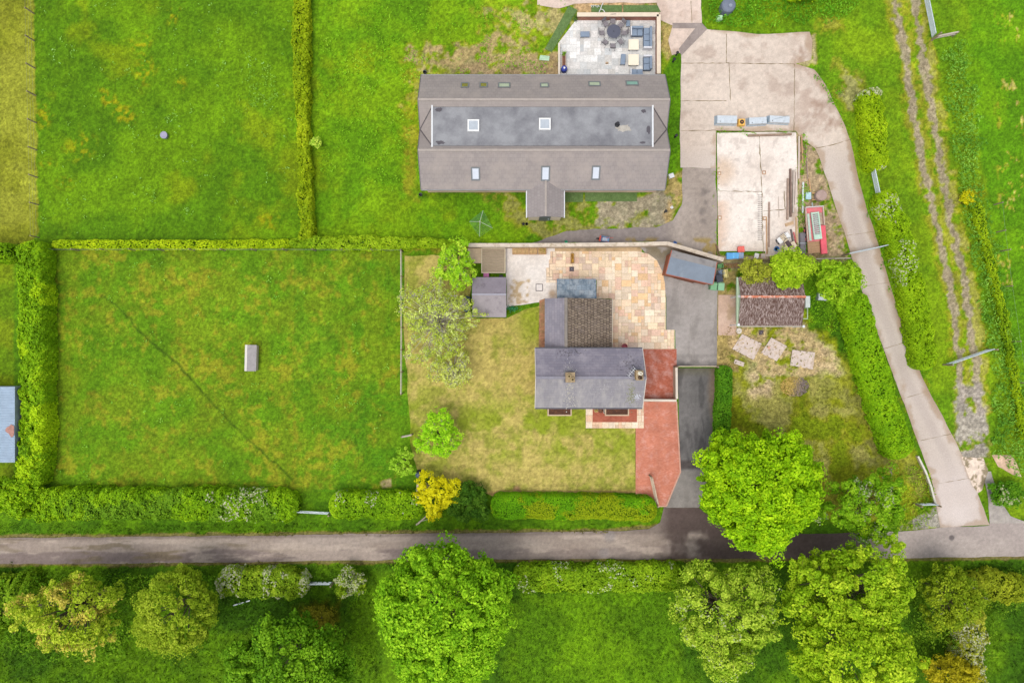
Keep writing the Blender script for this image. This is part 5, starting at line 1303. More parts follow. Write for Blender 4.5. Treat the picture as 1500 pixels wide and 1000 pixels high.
# tin barn at the left edge
def tin_shed():
    z=2.4; x0=W(-110,0,z)[0]; x1=W(22,0,z)[0]; y1=W(0,566,z)[1]; y0=W(0,677,z)[1]
    root=thing('tin_shed','pale blue corrugated tin shed with one rust patch, cut by the left frame edge','shed',((x0+x1)/2,(y0+y1)/2,0))
    w=MB(); w.box(x0+.1,x1-.1,y0+.1,y1-.1,0,z-.08); w.build('wall',M('tin_wall',(150,160,170),.6,.15),root)
    n=int((y1-y0)/.14); ys=[y0+(y1-y0)*k/(n*2) for k in range(n*2+1)]; m=len(ys); r=MB()
    r.add([(x0,y,z+.05*(k%2)+.25) for k,y in enumerate(ys)]+[(x1,y,z+.05*(k%2)) for k,y in enumerate(ys)],[(k,k+1,m+k+1,m+k) for k in range(m-1)])
    ro=r.build('roof',M('tin_roof',(166,184,202),.45,.10,1.5,.15),root)
    x,y=W(17.5,630,z); rr=random.Random(2); pl=[(min(x1-.02,x+.5*math.cos(j*.4)*rr.uniform(.6,1.1)),y+.6*math.sin(j*.4)*rr.uniform(.6,1.1)) for j in range(15)]
    d=MB(); d.prism(pl,z+.075,z+.095); d.build('rust_patch',M('rust',(172,128,116),.9,.25,4),ro)
tin_shed()
# small grey-roofed coop in the paddock
def coop():
    z=.9; x0=W(357.5,0,z)[0]; x1=W(374,0,z)[0]; y1=W(0,505,z)[1]; y0=W(0,543.5,z)[1]; xm=x0+(x1-x0)*.30
    cx,cy=(x0+x1)/2,(y0+y1)/2
    root=thing('poultry_coop','small grey-roofed coop with a pale left slope alone in the mown paddock','coop',(cx,cy,0),math.radians(-1.5))
    w=MB(); hx,hy=(x1-x0)/2,(y1-y0)/2; m=xm-cx; p=[(-hx+.06,0),(hx-.06,0),(hx-.06,.62),(m,.96),(-hx+.06,.7)]
    w.add([(x,-hy+.06,z) for x,z in p]+[(x,hy-.06,z) for x,z in p],[tuple(range(5)),tuple(range(9,4,-1))]+[((k+1)%5,k,5+k,5+(k+1)%5) for k in range(5)])
    w.build('wall',M('coop_wall',(196,180,168),.85,.12),root,world=False)
    r=MB(); r.slab([(m,-hy,1.0),(hx,-hy,.66),(hx,hy,.66),(m,hy,1.0)],.03,True); r.build('roof_slope',M('coop_felt',(168,162,162),.85,.14,3),root,world=False)
    r=MB(); r.slab([(-hx,-hy,.74),(m,-hy,1.0),(m,hy,1.0),(-hx,hy,.74)],.03,True); r.build('roof_slope',M('coop_pale',(222,216,208),.8,.06),root,world=False)
    r=MB(); r.box(-.22,.18,-hy+.03,-hy+.055,.08,.5); r.build('hatch',M('coop_hatch',(150,130,110),.85,.15),root,world=False)
coop()
# ================================================================== FENCES, WALLS, GATES
POST=M('fence_post',(150,134,112),.9,.2); WIRE=M('fence_wire',(150,152,150),.5,.05,metal=.3); CONC=M('coping_stone',(206,192,174),.85,.15,2,dirt=(170,152,126),dirt_amt=.4)
BLACK=M('black_plastic',(44,44,48)); WHITEP=M('white_plastic',(228,230,232),.45,.05); STEEL=GALV; WOOD=M('weathered_timber',(178,156,132),.9,.2,3); DKW=M('dark_timber',(122,98,78),.9,.25,3)

def fence(name,label,pts,h,step,nw=3,top_rail=False,thick=.045,group=None,mat=None):
    P=[Vector((*W(*p),0)) for p in pts]; c=(P[0]+P[-1])/2
    root=thing(name,label,'fence',(c.x,c.y,0),0,group); posts=[]
    for a,b in zip(P[:-1],P[1:]):
        n=max(1,round((b-a).length/step))
        for k in range(n): posts.append(a.lerp(b,k/n))
    posts.append(P[-1])
    for p in posts: m=MB(); m.box(p.x-thick,p.x+thick,p.y-thick,p.y+thick,-.1,h+.06); m.build('post',mat or POST,root)
    if nw:
        for z in [h*(k+1)/nw for k in range(nw)]:
            m=MB()
            for a,b in zip(posts[:-1],posts[1:]): m.tube(a+Vector((0,0,z)),b+Vector((0,0,z)),.005,.005,4)
            m.build('wire',WIRE,root)
    if top_rail:
        m=MB()
        for a,b in zip(posts[:-1],posts[1:]): m.bar(a+Vector((0,0,h)),b+Vector((0,0,h)),.09,.06)
        m.build('rail',M('rail_timber',(182,172,156),.9,.15),root)
    return root
fence('wire_fence','post and wire fence between the pale mown field and the upper left meadow',[(48,-60),(50,60),(53,180),(56,300),(57,348)],1.1,2.8)
fence('wire_fence','long wire fence with a thin top line along the top of the mown paddock',[(74,367),(240,367),(420,367),(590,368)],1.1,2.6,3)
fence('wire_fence','wire fence with weathered top rail between the paddock and the straw lawn',[(590,369),(590.5,480),(590,576)],1.1,2.4,3,True)
fence('rail_fence','plain grey rail fence behind the red trailer by the garage trees',[(1188,381),(1214,380.5),(1238,380)],1.0,1.6,1,True,group=None)
fence('wire_fence','wire fence with slim pale posts along the edge of the far right field',[(1456,300),(1460,340),(1470,420),(1482,500),(1500,620)],1.1,4.6,1)
def stub(label,a,b,w=.12,z=.9):
    pa,pb=P3(*a,z),P3(*b,z); c=(pa+pb)/2; root=thing('rail_fence',label,'fence',(c.x,c.y,0))
    for p in (pa,pb): m=MB(); m.box(p.x-.05,p.x+.05,p.y-.05,p.y+.05,-.1,z+.05); m.build('post',POST,root)
    for q in (z,z*.55): m=MB(); m.bar((pa.x,pa.y,q),(pb.x,pb.y,q),w,.09); m.build('rail',M('rail_timber',(182,172,156)),root)
stub('short pale timber rail in the paddock corner above the sapling',(588,640),(603,637))
stub('small timber stub fence at the end of the top right metal gate',(1374,53),(1404,47))

def wall(name,label,pts,h,t,mat,cop=None,cw=None,cat='wall'):
    P=[P3(*p,h) for p in pts]; c=sum(P,Vector())/len(P); root=thing(name,label,cat,(c.x,c.y,0))
    m=MB(); c2=MB()
    for a,b in zip(P[:-1],P[1:]):
        m.bar((a.x,a.y,(h-.07)/2),(b.x,b.y,(h-.07)/2),t,h-.07)
        c2.bar((a.x,a.y,h-.03),(b.x,b.y,h-.03),cw or t+.06,.08)
    m.build('wall_body',mat,root); c2.build('coping',cop or CONC,root); return root
BLOCK=BR('pale_block_wall',(198,184,164),(186,170,150),(170,156,138),.44,.215,.01,.9,plane='XZ')
wall('boundary_wall','long pale coped wall between the cottage patio and the barn yard, ending beside the workshop',[(686,359),(760,359),(860,358.5),(935,357.5),(978,356.5),(1060,380.5)],1.5,.2,BLOCK,cw=.34)
wall('garden_wall','low pale wall crossing the red paving beside the cottage gable',[(943,586),(991,586.5)],1.1,.14,BLOCK,M('pale_coping',(216,204,188),.85,.1),.20)
wall('garden_wall','low pale wall between upper red paving and the tarmac driveway',[(991,538),(991.5,584)],1.1,.14,BLOCK,M('pale_coping',(216,204,188)),.20)
wall('terrace_wall','brick wall with cream coping round the top and right of the furnished terrace',[(845.5,21.5),(965,21.5),(965,108)],.95,.22,BRICKW,CREAM,.36)
wall('terrace_wall','short low cream wall on the left side of the furnished terrace',[(819,63),(819,110)],.5,.12,CREAM,M('pale_coping',(216,204,188)),.18)
wall('kerb_wall','narrow white kerb wall beside the foot of the concrete track',[(1345,668),(1356,690),(1364,712),(1371,738)],.35,.14,BLOCK,M('kerb_white',(210,206,192),.9,.15),.16)
wall('slab_kerb','low sleeper kerb across the top of the white concrete slab',[(1096,198.5),(1160,196.5)],.22,.16,DKW,M('sleeper',(150,128,110),.9,.25,3),.18,'kerb')
wall('slab_kerb','weedy concrete kerb along the bottom of the white concrete slab',[(1052,377.5),(1120,378),(1168,379)],.18,.3,BLOCK,M('dirty_kerb',(158,140,112),.9,.25),.32,'kerb')

def gate(label,a,b,h=1.15,mat=None,bars=5,lean=0.0,name='field_gate',diag=True,r=.032):
    pa,pb=P3(*a,.6),P3(*b,.6); pa.z=pb.z=0; d=(pb-pa); L_=d.length; d.normalize(); n=Vector((-d.y,d.x,0)); c=(pa+pb)/2
    root=thing(name,label,'gate',(c.x,c.y,0)); mat=mat or GALV
    def q(s,z): return pa+d*s+n*(lean*z/h)+Vector((0,0,z))
    m=MB()
    m.tube(q(.08,.12),q(.08,h),r,r,8); m.tube(q(L_-.08,.12),q(L_-.08,h),r,r,8); m.tube(q(.08,h),q(L_-.08,h),r*1.15,r*1.15,8); m.tube(q(.08,.15),q(L_-.08,.15),r,r,8)
    m.build('gate_frame',mat,root)
    for k in range(1,bars-1):
        z=.15+(h-.15)*k/(bars-1); m=MB(); m.tube(q(.1,z),q(L_-.1,z),r*.8,r*.8,6); m.build('bar',mat,root)
    if diag: m=MB(); m.bar(q(.12,.2)+n*.03,q(L_*.5,h-.05)+n*.03,.03,.05); m.build('brace',mat,root)
    for s in (-.05,L_+.05): p=pa+d*s; m=MB(); m.tube((p.x,p.y,-.1),(p.x,p.y,h+.2),.075,.075,10); m.build('gate_post',POST,root)
    return root
LG=M('light_galvanised',(206,216,222),.45,.08,2,.2)
gate('wide metal field gate set at an angle across the lower farm track',(1389,534),(1452,512),1.2,LG,7,.10)
gate('metal gate standing open across the curving concrete track',(1239,373),(1300,360),1.2,LG,7,.05)
gate('metal gate in the hedge gap to the right of the concrete track bend',(1280,246),(1289,288),1.2,LG,6,-.25)
gate('metal gate cut by the top frame edge at upper right',(1358,-12),(1371,53),1.2,LG,7,-.35)
gate('metal gate filling the hedge gap at the bottom of the mown paddock',(429,749.5),(483,752.5),1.1,LG,5,.12)
gate('metal gate south of the lane between the blossoming hedge and the white bush',(444,855),(486,855),1.1,LG,5,.14)
gate('short metal gate beside the foot of the concrete track',(1345,739.5),(1371,739),1.1,LG,5,.12)
gate('metal gate cut by the right frame edge below the lane',(1494,863),(1520,863),1.1,LG,5,.12)
gate('timber gate across the tarmac driveway by the red paving',(991,537),(1048,537),1.1,M('gate_timber',(206,190,166),.85,.12),5,.06,'driveway_gate')
gate('narrow timber gate standing ajar on the lower red paving near the lane',(953,698),(962,739),1.0,M('gate_timber',(206,190,166)),5,.10,'garden_gate',False,.028)
def loose_rail(label,a,b,w=.10,z=.15,mat=None,name='loose_rail',cat='rail'):
    pa,pb=P3(*a,z),P3(*b,z+.05); c=(pa+pb)/2; m=MB(); m.bar(pa-c,pb-c,w,.09)
    for t in (.2,.8): p=pa.lerp(pb,t)-c; m.box(p.x-.05,p.x+.05,p.y-.05,p.y+.05,-z-.02,-.03)
    o=m.build(name,mat or LG,None); o.location=c; tag(o,label,cat); return o
loose_rail('slim pale metal rail lying in the grass below the blossoming hedge',(342,886),(366,879))

# ================================================================== OBJECTS
def at(px,py,z=0): x,y=W(px,py,z); return (x,y,z)
def local(name,root,mat,fn,**k):
    m=MB(); fn(m); return m.build(name,mat,root,world=False,**k)

# ---- terrace furniture (terrace surface about 5 cm above the ground)
ZT=.053
CH_D=M('chair_frame_dark',(118,112,114),.6,.12); CH_F=M('chair_mesh',(136,130,134),.85,.15,6); TBL=M('table_top_dark',(88,90,104),.35,.08,4)
t=thing('round_table','round dark glass-topped table in the middle of the ring of terrace chairs','table',at(897.3,51.4,ZT))
local('tabletop',t,TBL,lambda m:m.lathe([(.60,.70),(.63,.715),(.63,.735),(.6,.745)],n=36)); local('parasol_hole',t,BLACK,lambda m:m.lathe([(.05,.745),(.05,.752)],n=12))
for k in range(4): a=math.pi/4+k*math.pi/2; local('leg',t,CH_D,lambda m:m.tube((.5*math.cos(a),.5*math.sin(a),0),(.36*math.cos(a),.36*math.sin(a),.70),.022,.022,8))
def chair(label,loc,rz):
    r=thing('garden_chair',label,'chair',loc,rz,'chairs round the terrace table')
    local('seat',r,CH_F,lambda m:m.box(-.21,.21,-.20,.22,.42,.45,ch=.01))
    local('backrest',r,CH_F,lambda m:m.slab([(-.21,-.24,.50),(.21,-.24,.50),(.21,-.36,.92),(-.21,-.36,.92)],.025))
    def fr(m):
        for s in (-.24,.24): m.path([(s,.20,.44),(s,.18,.62),(s,-.26,.64),(s,-.37,.94)],.016)
        m.path([(-.24,-.37,.94),(.24,-.37,.94)],.016)
    local('frame',r,CH_D,fr)
    for sx in (-.23,.23):
        for y0,y1 in ((.2,.22),(-.24,-.27)): local('leg',r,CH_D,lambda m:m.tube((sx,y0,.44),(sx,y1,0),.015,.015,6))
    return r
c0=None; TC=(897.3,51.4)
for px,py,lab in ((886.3,38.5,'grey garden chair at the upper left of the round terrace table'),(896.5,34,'grey garden chair directly above the round terrace table'),(908.5,40,'grey garden chair at the upper right of the round terrace table, nearest the sofa'),
    (912.8,51.5,'grey garden chair on the right of the round terrace table'),(908,64.2,'dark garden chair at the lower right of the round terrace table'),(896.5,70.5,'dark garden chair directly below the round terrace table'),
    (885.5,65,'grey garden chair at the lower left of the round terrace table'),(881,51.5,'grey garden chair on the left of the round terrace table')):
    rz=math.atan2(-(TC[1]-py),TC[0]-px)-math.pi/2
    loc=at(px,py,ZT)
    if c0 is None: c0=chair(lab,loc,rz)
    else: copy_thing(c0,loc,rz,lab)
CUSH=M('blue_grey_cushion',(132,146,164),.9,.08,4); SOF=M('sofa_frame_white',(214,214,218),.5,.06); SBASE=M('sofa_base',(108,116,130),.8,.1)
def sofa(label,px0,py0,px1,py1,arms,backs,n,axis,name='garden_sofa'):
    x0,y1=W(px0,py0,.4); x1,y0=W(px1,py1,.4); cx,cy=(x0+x1)/2,(y0+y1)/2; hx,hy=(x1-x0)/2,(y1-y0)/2
    r=thing(name,label,'sofa',(cx,cy,ZT),0,'terrace sofas')
    local('base',r,SBASE,lambda m:m.box(-hx,hx,-hy,hy,.06,.26))
    for k in range(n):
        if axis=='x': a,b=-hx+2*hx*k/n,-hx+2*hx*(k+1)/n; q=(a+.012,b-.012,-hy+.02,hy-.02)
        else: a,b=-hy+2*hy*k/n,-hy+2*hy*(k+1)/n; q=(-hx+.02,hx-.02,a+.012,b-.012)
        local('seat_cushion',r,CUSH,lambda m:m.box(*q,.26,.42,ch=.03),bevel=.02)
    for s in backs:
        if s=='n': q=(-hx,hx,hy-.18,hy+.02)
        elif s=='e': q=(hx-.18,hx+.02,-hy,hy)
        else: q=(-hx,hx,-hy-.02,-hy+.18)
        local('back_cushion',r,CUSH,lambda m:m.box(*q,.42,.74,ch=.04),bevel=.02)
    for s in arms:
        if s=='w': q=(-hx-.10,-hx-.002,-hy-.02,hy+.02)
        elif s=='s': q=(-hx-.02,hx+.02,-hy-.14,-hy-.002)
        else: q=(-hx-.02,hx+.02,hy+.002,hy+.14)
        local('armrest',r,SOF,lambda m:m.box(*q,.0,.62))
    return r
sofa('upper stretch of the blue-grey corner sofa on the terrace, against the top wall',925,41,941.5,53,'w','n',2,'x')
sofa('right-hand stretch of the blue-grey corner sofa beside the first cream table',942.5,41,954,70,'s','e',3,'y')
sofa('lower right blue-grey sofa on the terrace beside the second cream table',942.5,84.5,954,103,'n','e',2,'y')
sofa('blue-grey sofa partly under the barn eaves, lowest on the terrace',924.5,101.5,941.5,113,'w','s',2,'x')
CRM=M('cream_table_top',(236,226,204),.6,.05,2)
for px0,py0,px1,py1,lab in ((920.8,57.5,936,73,'square cream low table, upper of the two beside the terrace sofas'),(920.4,79.5,936,95.5,'square cream low table, lower of the two beside the terrace sofas')):
    x0,y1=W(px0,py0,.5);x1,y0=W(px1,py1,.5);hx,hy=(x1-x0)/2,(y1-y0)/2
    r=thing('low_table',lab,'table',((x0+x1)/2,(y0+y1)/2,ZT),0,'cream terrace tables')
    local('tabletop',r,CRM,lambda m:m.box(-hx,hx,-hy,hy,.36,.44,ch=.02)); local('apron',r,SBASE,lambda m:m.box(-hx+.06,hx-.06,-hy+.06,hy-.06,.28,.36))
    for sx in (-1,1):
        for sy in (-1,1): local('leg',r,SBASE,lambda m:m.box(sx*(hx-.1)-.035,sx*(hx-.1)+.035,sy*(hy-.1)-.035,sy*(hy-.1)+.035,0,.28))
def stool(lab,px,py,w,l,rz):
    r=thing('footstool',lab,'stool',at(px,py,ZT),rz,'terrace footstools'); local('cushion',r,CUSH,lambda m:m.box(-w/2,w/2,-l/2,l/2,.30,.42,ch=.03),bevel=.02)
    local('frame',r,SBASE,lambda m:m.box(-w/2+.02,w/2-.02,-l/2+.02,l/2-.02,.24,.30))
    for sx in (-1,1):
        for sy in (-1,1): local('leg',r,SBASE,lambda m:m.tube((sx*(w/2-.05),sy*(l/2-.05),0),(sx*(w/2-.05),sy*(l/2-.05),.24),.02,.02,6))
stool('blue-grey footstool alone on the left of the terrace',856.3,53,.85,.50,.02)
stool('blue-grey footstool left of the lower cream table',911.8,89.5,.44,.95,-.08)
stool('small blue-grey stool between the ring of chairs and the corner sofa',919,37,.36,.55,.02)
r=thing('planter','brown trough planter with a green plant beside the terrace left wall','planter',at(825.6,92,ZT)); local('trough',r,M('trough_brown',(188,162,142),.85,.12),lambda m:m.box(-.17,.17,-.58,.6,0,.42)); local('soil',r,M('soil',(120,84,66),.95,.3),lambda m:m.box(-.13,.13,-.54,.56,.42,.435))
P=np.array([[0,.62,.5]])+RNG.normal(size=(90,3))*np.array([.09,.09,.09]); leaves_obj('plant',[leaf_geo(P,RNG.normal(size=(90,3))+np.array([0,0,1]),np.full(90,.06),pick(L((60,96,30),(110,150,60)),RNG.random(90)))],r)
r=thing('terrace_barrel','blue round barrel by the barn eaves on the terrace','barrel',at(825.8,104.5,ZT)); BLU=M('royal_blue',(58,72,158),.4,.1); local('body',r,BLU,lambda m:m.lathe([(.22,0),(.27,.2),(.29,.4),(.27,.6),(.23,.74),(.0,.76)],n=20),smooth=True); local('lid',r,WHITEP,lambda m:m.lathe([(.09,.765),(.09,.80),(.0,.81)],n=14)); local('hoop',r,M('hoop_dark',(44,50,96),.5),lambda m:m.lathe([(.293,.36),(.296,.38),(.296,.42),(.293,.44)],n=20))
r=thing('shrub_pot','green bush in a pot at the top left corner of the terrace','plant pot',at(843,30,0)); local('pot',r,M('pot_grey',(130,128,124),.8),lambda m:m.lathe([(.14,0),(.2,.32),(.17,.32),(.15,.26),(0,.26)],n=16))
P=np.array([[0,0,.5]])+RNG.normal(size=(140,3))*np.array([.12,.14,.12]); leaves_obj('plant',[leaf_geo(P,RNG.normal(size=(140,3))+np.array([0,0,1]),np.full(140,.06),pick(L((46,84,40),(92,130,66)),RNG.random(140)))],r)
m=MB(); m.box(-.13,.13,-.07,.07,0,.14); m.box(-.09,.09,-.05,.05,.14,.17); o=m.build('doormat_box',M('tan_box',(186,160,130),.9),None); o.location=at(889,93,ZT); tag(o,'tiny tan box lying on the terrace flags','box')
m=MB(); m.path([(-.3,-.4,.05),(-.12,0,.06),(.0,.35,.05),(.12,.55,.05)],.035,8); m.path([(-.12,0,.06),(.15,-.1,.06),(.3,-.35,.05),(.15,-.5,.05)],.035,8); o=m.build('garden_hose',WHITEP,None); o.location=at(881.5,14,.01); tag(o,'white bent hose lying above the terrace top wall','hose')
m=MB()
for k in range(4): m.path([(-.9+.2*k,.1*(-1)**k,.04),(-.8+.2*k,-.1*(-1)**k,.07)],.022,6)
m.path([(-.9,.1,.04),(-.1,.0,.04)],.016,6); o=m.build('coiled_cable',WHITEP,None); o.location=at(880,10,.01); tag(o,'thin white zigzag cable beside the white hose','cable')

# ---- rotary airer
r=thing('rotary_airer','rotary clothes airer with four arms and green lines on the grass beside the porch','clothes airer',at(704,328.5))
ARM=M('airer_arm',(196,200,186),.4,.06,metal=.2); LN=M('airer_line',(96,164,130),.6,.1)
tips=[]; ZA=1.75
for px,py in ((707.5,308.5),(687.5,324.5),(702.5,346.5),(721.5,334)):
    x,y=W(px,py,ZA+.1); tips.append(Vector((x-r.location.x,y-r.location.y,ZA+.1)))
local('pole',r,ARM,lambda m:m.tube((0,0,-.1),(0,0,ZA+.05),.03,.025,10)); local('hub',r,ARM,lambda m:m.lathe([(.07,1.3),(.07,1.42),(.04,1.46)],n=12))
hub=Vector((.0,.0,1.38))
for tp in tips: local('arm',r,ARM,lambda m:m.tube(hub,tp,.022,.016,6))
for k in range(7):
    f=.28+.72*k/6
    local('line',r,LN,lambda m:[m.tube(hub.lerp(tips[i],f),hub.lerp(tips[(i+1)%4],f),.006,.006,4) for i in range(4)])

# ---- patio things
def planter(lab,px,py,w,l,mat,soil=True,h=.4):
    r=thing('raised_bed',lab,'planter',at(px,py),0,'timber planters along the boundary wall'); t_=.05
    def f(m):
        m.box(-w/2,w/2,-l/2,-l/2+t_,0,h); m.box(-w/2,w/2,l/2-t_,l/2,0,h); m.box(-w/2,-w/2+t_,-l/2+t_,l/2-t_,0,h); m.box(w/2-t_,w/2,-l/2+t_,l/2-t_,0,h)
    local('box',r,mat,f); local('soil',r,M('bed_soil',(190,158,112),.95,.3,4),lambda m:m.box(-w/2+t_,w/2-t_,-l/2+t_,l/2-t_,.02,h-.06))
    if soil:
        n=60; P=np.stack([RNG.uniform(-w/2+.1,w/2-.1,n),RNG.uniform(-l/2+.1,l/2-.1,n),RNG.uniform(h-.02,h+.16,n)],1); leaves_obj('plant',[leaf_geo(P,RNG.normal(size=(n,3))+np.array([0,0,1]),np.full(n,.055),pick(L((120,120,60),(180,160,100)),RNG.random(n)))],r)
PLW=M('planter_boards',(196,158,116),.85,.2,3)
for px,w_,g,lab in ((758,.95,0,'timber planter on the wall line, nearest the wooden deck'),(770,.55,0,'narrow timber planter, second from the wooden deck along the wall'),(781,.75,0,'timber planter, third from the wooden deck along the wall'),(794,.75,1,'timber planter, fourth from the deck and closest to the stone flags')): planter(lab,px,368,w_,.62,PLW,g)
r=thing('trough_planter','narrow upright stone trough of brown plants on the flags near the wall','planter',at(838,379)); local('trough',r,M('trough_stone',(176,150,106),.9,.2),lambda m:m.box(-.15,.15,-.46,.46,0,.3)); local('soil',r,M('soil',(120,84,66)),lambda m:m.box(-.11,.11,-.42,.42,.3,.31))
P=np.stack([RNG.uniform(-.1,.1,90),RNG.uniform(-.4,.4,90),RNG.uniform(.31,.5,90)],1); leaves_obj('plant',[leaf_geo(P,RNG.normal(size=(90,3))+np.array([0,0,1]),np.full(90,.05),pick(L((110,80,36),(190,150,80),(150,130,70)),RNG.random(90)))],r)
def cover(lab,px,py,s,rim,lid,z=.02):
    r=thing('drain_cover',lab,'drain cover',at(px,py,z)); local('rim',r,rim,lambda m:m.box(-s/2,s/2,-s/2,s/2,0,.025)); local('lid',r,lid,lambda m:m.box(-s/2+.06,s/2-.06,-s/2+.06,s/2-.06,.025,.035))
    local('handle',r,STEEL,lambda m:m.box(-.06,.06,-.012,.012,.035,.045))
cover('square manhole cover with dark rim and pale infill on the white hardstanding',790,421,.66,M('rim_dark',(96,88,92),.6),M('pale_infill',(222,214,208),.8,.08),.012)
cover('small dark square drain cover on the stone flags',837.4,394,.42,M('drain_iron',(92,82,86),.6,.15),M('drain_lid',(84,74,80),.6,.15),.02)
cover('tiny dark grating in the earth in front of the garage',1115,487,.42,M('drain_iron',(92,82,86)),M('drain_lid',(84,74,80)),.004)
# timber deck
def deck():
    z=.55; x0,y1=W(705,363,z); x1,y0=W(740.5,400,z); c=((x0+x1)/2,(y0+y1)/2); hx,hy=(x1-x0)/2,(y1-y0)/2
    r=thing('timber_deck','raised weathered timber deck with pale edging above the garden shed','deck',(c[0],c[1],0)); n=15
    def bd(m):
        for k in range(n): a=-hy+.08+(2*hy-.16)*k/n; m.box(-hx+.08,hx-.08,a+.006,a+(2*hy-.16)/n-.006,z-.04,z)
    local('boards',r,M('deck_boards',(160,144,122),.9,.2,3,stretch=(.6,6,6)),bd)
    def ed(m):
        m.box(-hx,hx,-hy,-hy+.08,z-.18,z+.02); m.box(-hx,hx,hy-.08,hy,z-.18,z+.02); m.box(-hx,-hx+.08,-hy+.08,hy-.08,z-.18,z+.02); m.box(hx-.08,hx,-hy+.08,hy-.08,z-.18,z+.02)
    local('edging',r,M('deck_edge',(206,192,166),.85,.12),ed)
    for sx in (-1,1):
        for sy in (-1,1): local('leg',r,DKW,lambda m:m.box(sx*(hx-.15)-.05,sx*(hx-.15)+.05,sy*(hy-.15)-.05,sy*(hy-.15)+.05,0,z-.18))
deck()
m=MB(); m.box(-.62,.62,-.68,.68,.0,.30,ch=.02)
for k in range(6): m.box(-.6,.6,-.66+.22*k,-.66+.22*k+.205,.30,.33)
o=m.build('deck_platform',M('pale_platform',(206,184,156),.9,.14,2),None); o.location=at(695.5,375,0); tag(o,'low pale platform step to the left of the timber deck','platform')
def crate(name,lab,cat,px,py,z,w,l,h,mat,rz=0,lid=None):
    r=thing(name,lab,cat,at(px,py,z),rz); t_=.03
    def f(m):
        m.box(-w/2,w/2,-l/2,l/2,0,.03); m.box(-w/2,w/2,-l/2,-l/2+t_,.03,h); m.box(-w/2,w/2,l/2-t_,l/2,.03,h); m.box(-w/2,-w/2+t_,-l/2+t_,l/2-t_,.03,h); m.box(w/2-t_,w/2,-l/2+t_,l/2-t_,.03,h)
    local('box_shell',r,mat,f)
    if lid: local('lid',r,lid,lambda m:m.box(-w/2-.02,w/2+.02,-l/2-.02,l/2+.02,h,h+.04,ch=.01))
    return r
crate('storage_box','small pinkish purple box between the deck and the shed','box',712.5,403.5,0,.45,.35,.5,M('purple_plastic',(190,110,160),.5),0,M('purple_plastic',(190,110,160)))
crate('water_butt','small dark box against the shed right wall below the deck','box',734,405.5,0,.3,.26,.4,BLACK,0,BLACK)
def wheelie(lab,px,py,mat,lidm,rz=0,group=None,h=1.05):
    r=thing('wheelie_bin',lab,'bin',at(px,py,0),rz,group)
    local('body',r,mat,lambda m:m.add([(-.22,-.24,.06),(.22,-.24,.06),(.22,.22,.06),(-.22,.22,.06),(-.27,-.32,h-.08),(.27,-.32,h-.08),(.27,.30,h-.08),(-.27,.30,h-.08)],[(3,2,1,0),(0,1,5,4),(1,2,6,5),(2,3,7,6),(3,0,4,7),(4,5,6,7)]))
    l=local('lid',r,lidm,lambda m:m.box(-.29,.29,-.36,.33,h-.08,h,ch=.03)); local('handle',l,lidm,lambda m:m.tube((-.24,.38,h-.06),(.24,.38,h-.06),.02,.02,8))
    for s in (-1,1): local('wheel',r,BLACK,lambda m:m.tube((s*.22,.26,.1),(s*.27,.26,.1),.1,.1,14))
GRN=M('bin_green',(122,172,128),.5,.06); GRN2=M('bin_green_pale',(138,186,146),.5,.06)
wheelie('green wheelie bin at the foot of the workshop, left of its twin',1041,420.5,GRN,GRN,math.radians(-8),'green bins by the workshop')
wheelie('green wheelie bin at the foot of the workshop, right of its twin',1051.5,421,GRN2,GRN2,math.radians(-4),'green bins by the workshop')
wheelie('black wheelie bin at the workshop end beside the green pair',1049,409,M('bin_black',(62,66,78),.5),M('bin_black',(62,66,78)),math.radians(12))
crate('recycling_box','blue-grey recycling box behind the black bin','box',1055,399.5,0,.5,.42,.35,M('bin_bluegrey',(130,146,170),.5),.3)
crate('recycling_box','pale yellow recycling box right of the workshop','box',1061.5,401,0,.42,.75,.35,M('box_yellow',(216,204,140),.6),.1)
crate('recycling_box','green recycling box at the upper right corner of the workshop','box',1054,390,0,.5,.36,.35,M('box_green',(110,168,110),.6),.2)
def drum(name,lab,cat,px,py,z,r_,h,mat,ring=None,top=None,group=None):
    r=thing(name,lab,cat,at(px,py,z),0,group); local('body',r,mat,lambda m:m.lathe([(r_*.92,0),(r_,.04),(r_*1.0,h*.33),(r_*1.04,h*.35),(r_,h*.37),(r_,h*.64),(r_*1.04,h*.66),(r_,h*.68),(r_,h-.03),(r_*.96,h)],n=22))
    local('lid',r,top or mat,lambda m:m.lathe([(r_*.9,h+.002),(r_*.9,h+.02),(0,h+.025)],n=22)); local('cap',r,ring or BLACK,lambda m:m.lathe([(.05,h+.02),(.05,h+.05),(0,h+.05)],(r_*.5,0),10)); return r
SKYB=M('drum_blue',(92,160,214),.4,.06)
def tote(lab,px,py,mat,lidm,w=.52,l=.5,h=.6,rz=0,group=None):
    r=thing('storage_tub',lab,'tub',at(px,py,0),rz,group); local('body',r,mat,lambda m:m.add([(-w/2+.05,-l/2+.05,0),(w/2-.05,-l/2+.05,0),(w/2-.05,l/2-.05,0),(-w/2+.05,l/2-.05,0),(-w/2,-l/2,h),(w/2,-l/2,h),(w/2,l/2,h),(-w/2,l/2,h)],[(3,2,1,0),(0,1,5,4),(1,2,6,5),(2,3,7,6),(3,0,4,7),(4,5,6,7)]))
    local('lid',r,lidm,lambda m:m.box(-w/2-.02,w/2+.02,-l/2-.02,l/2+.02,h,h+.05,ch=.015))
tote('bright blue lidded tub, leftmost below the white slab',1066,376,SKYB,SKYB,.52,.55,.55,0,'blue tubs below the white slab')
tote('bright blue lidded tub, second from the left below the white slab',1074.7,375.6,SKYB,M('drum_blue2',(104,176,228),.4),.52,.52,.55,0,'blue tubs below the white slab')
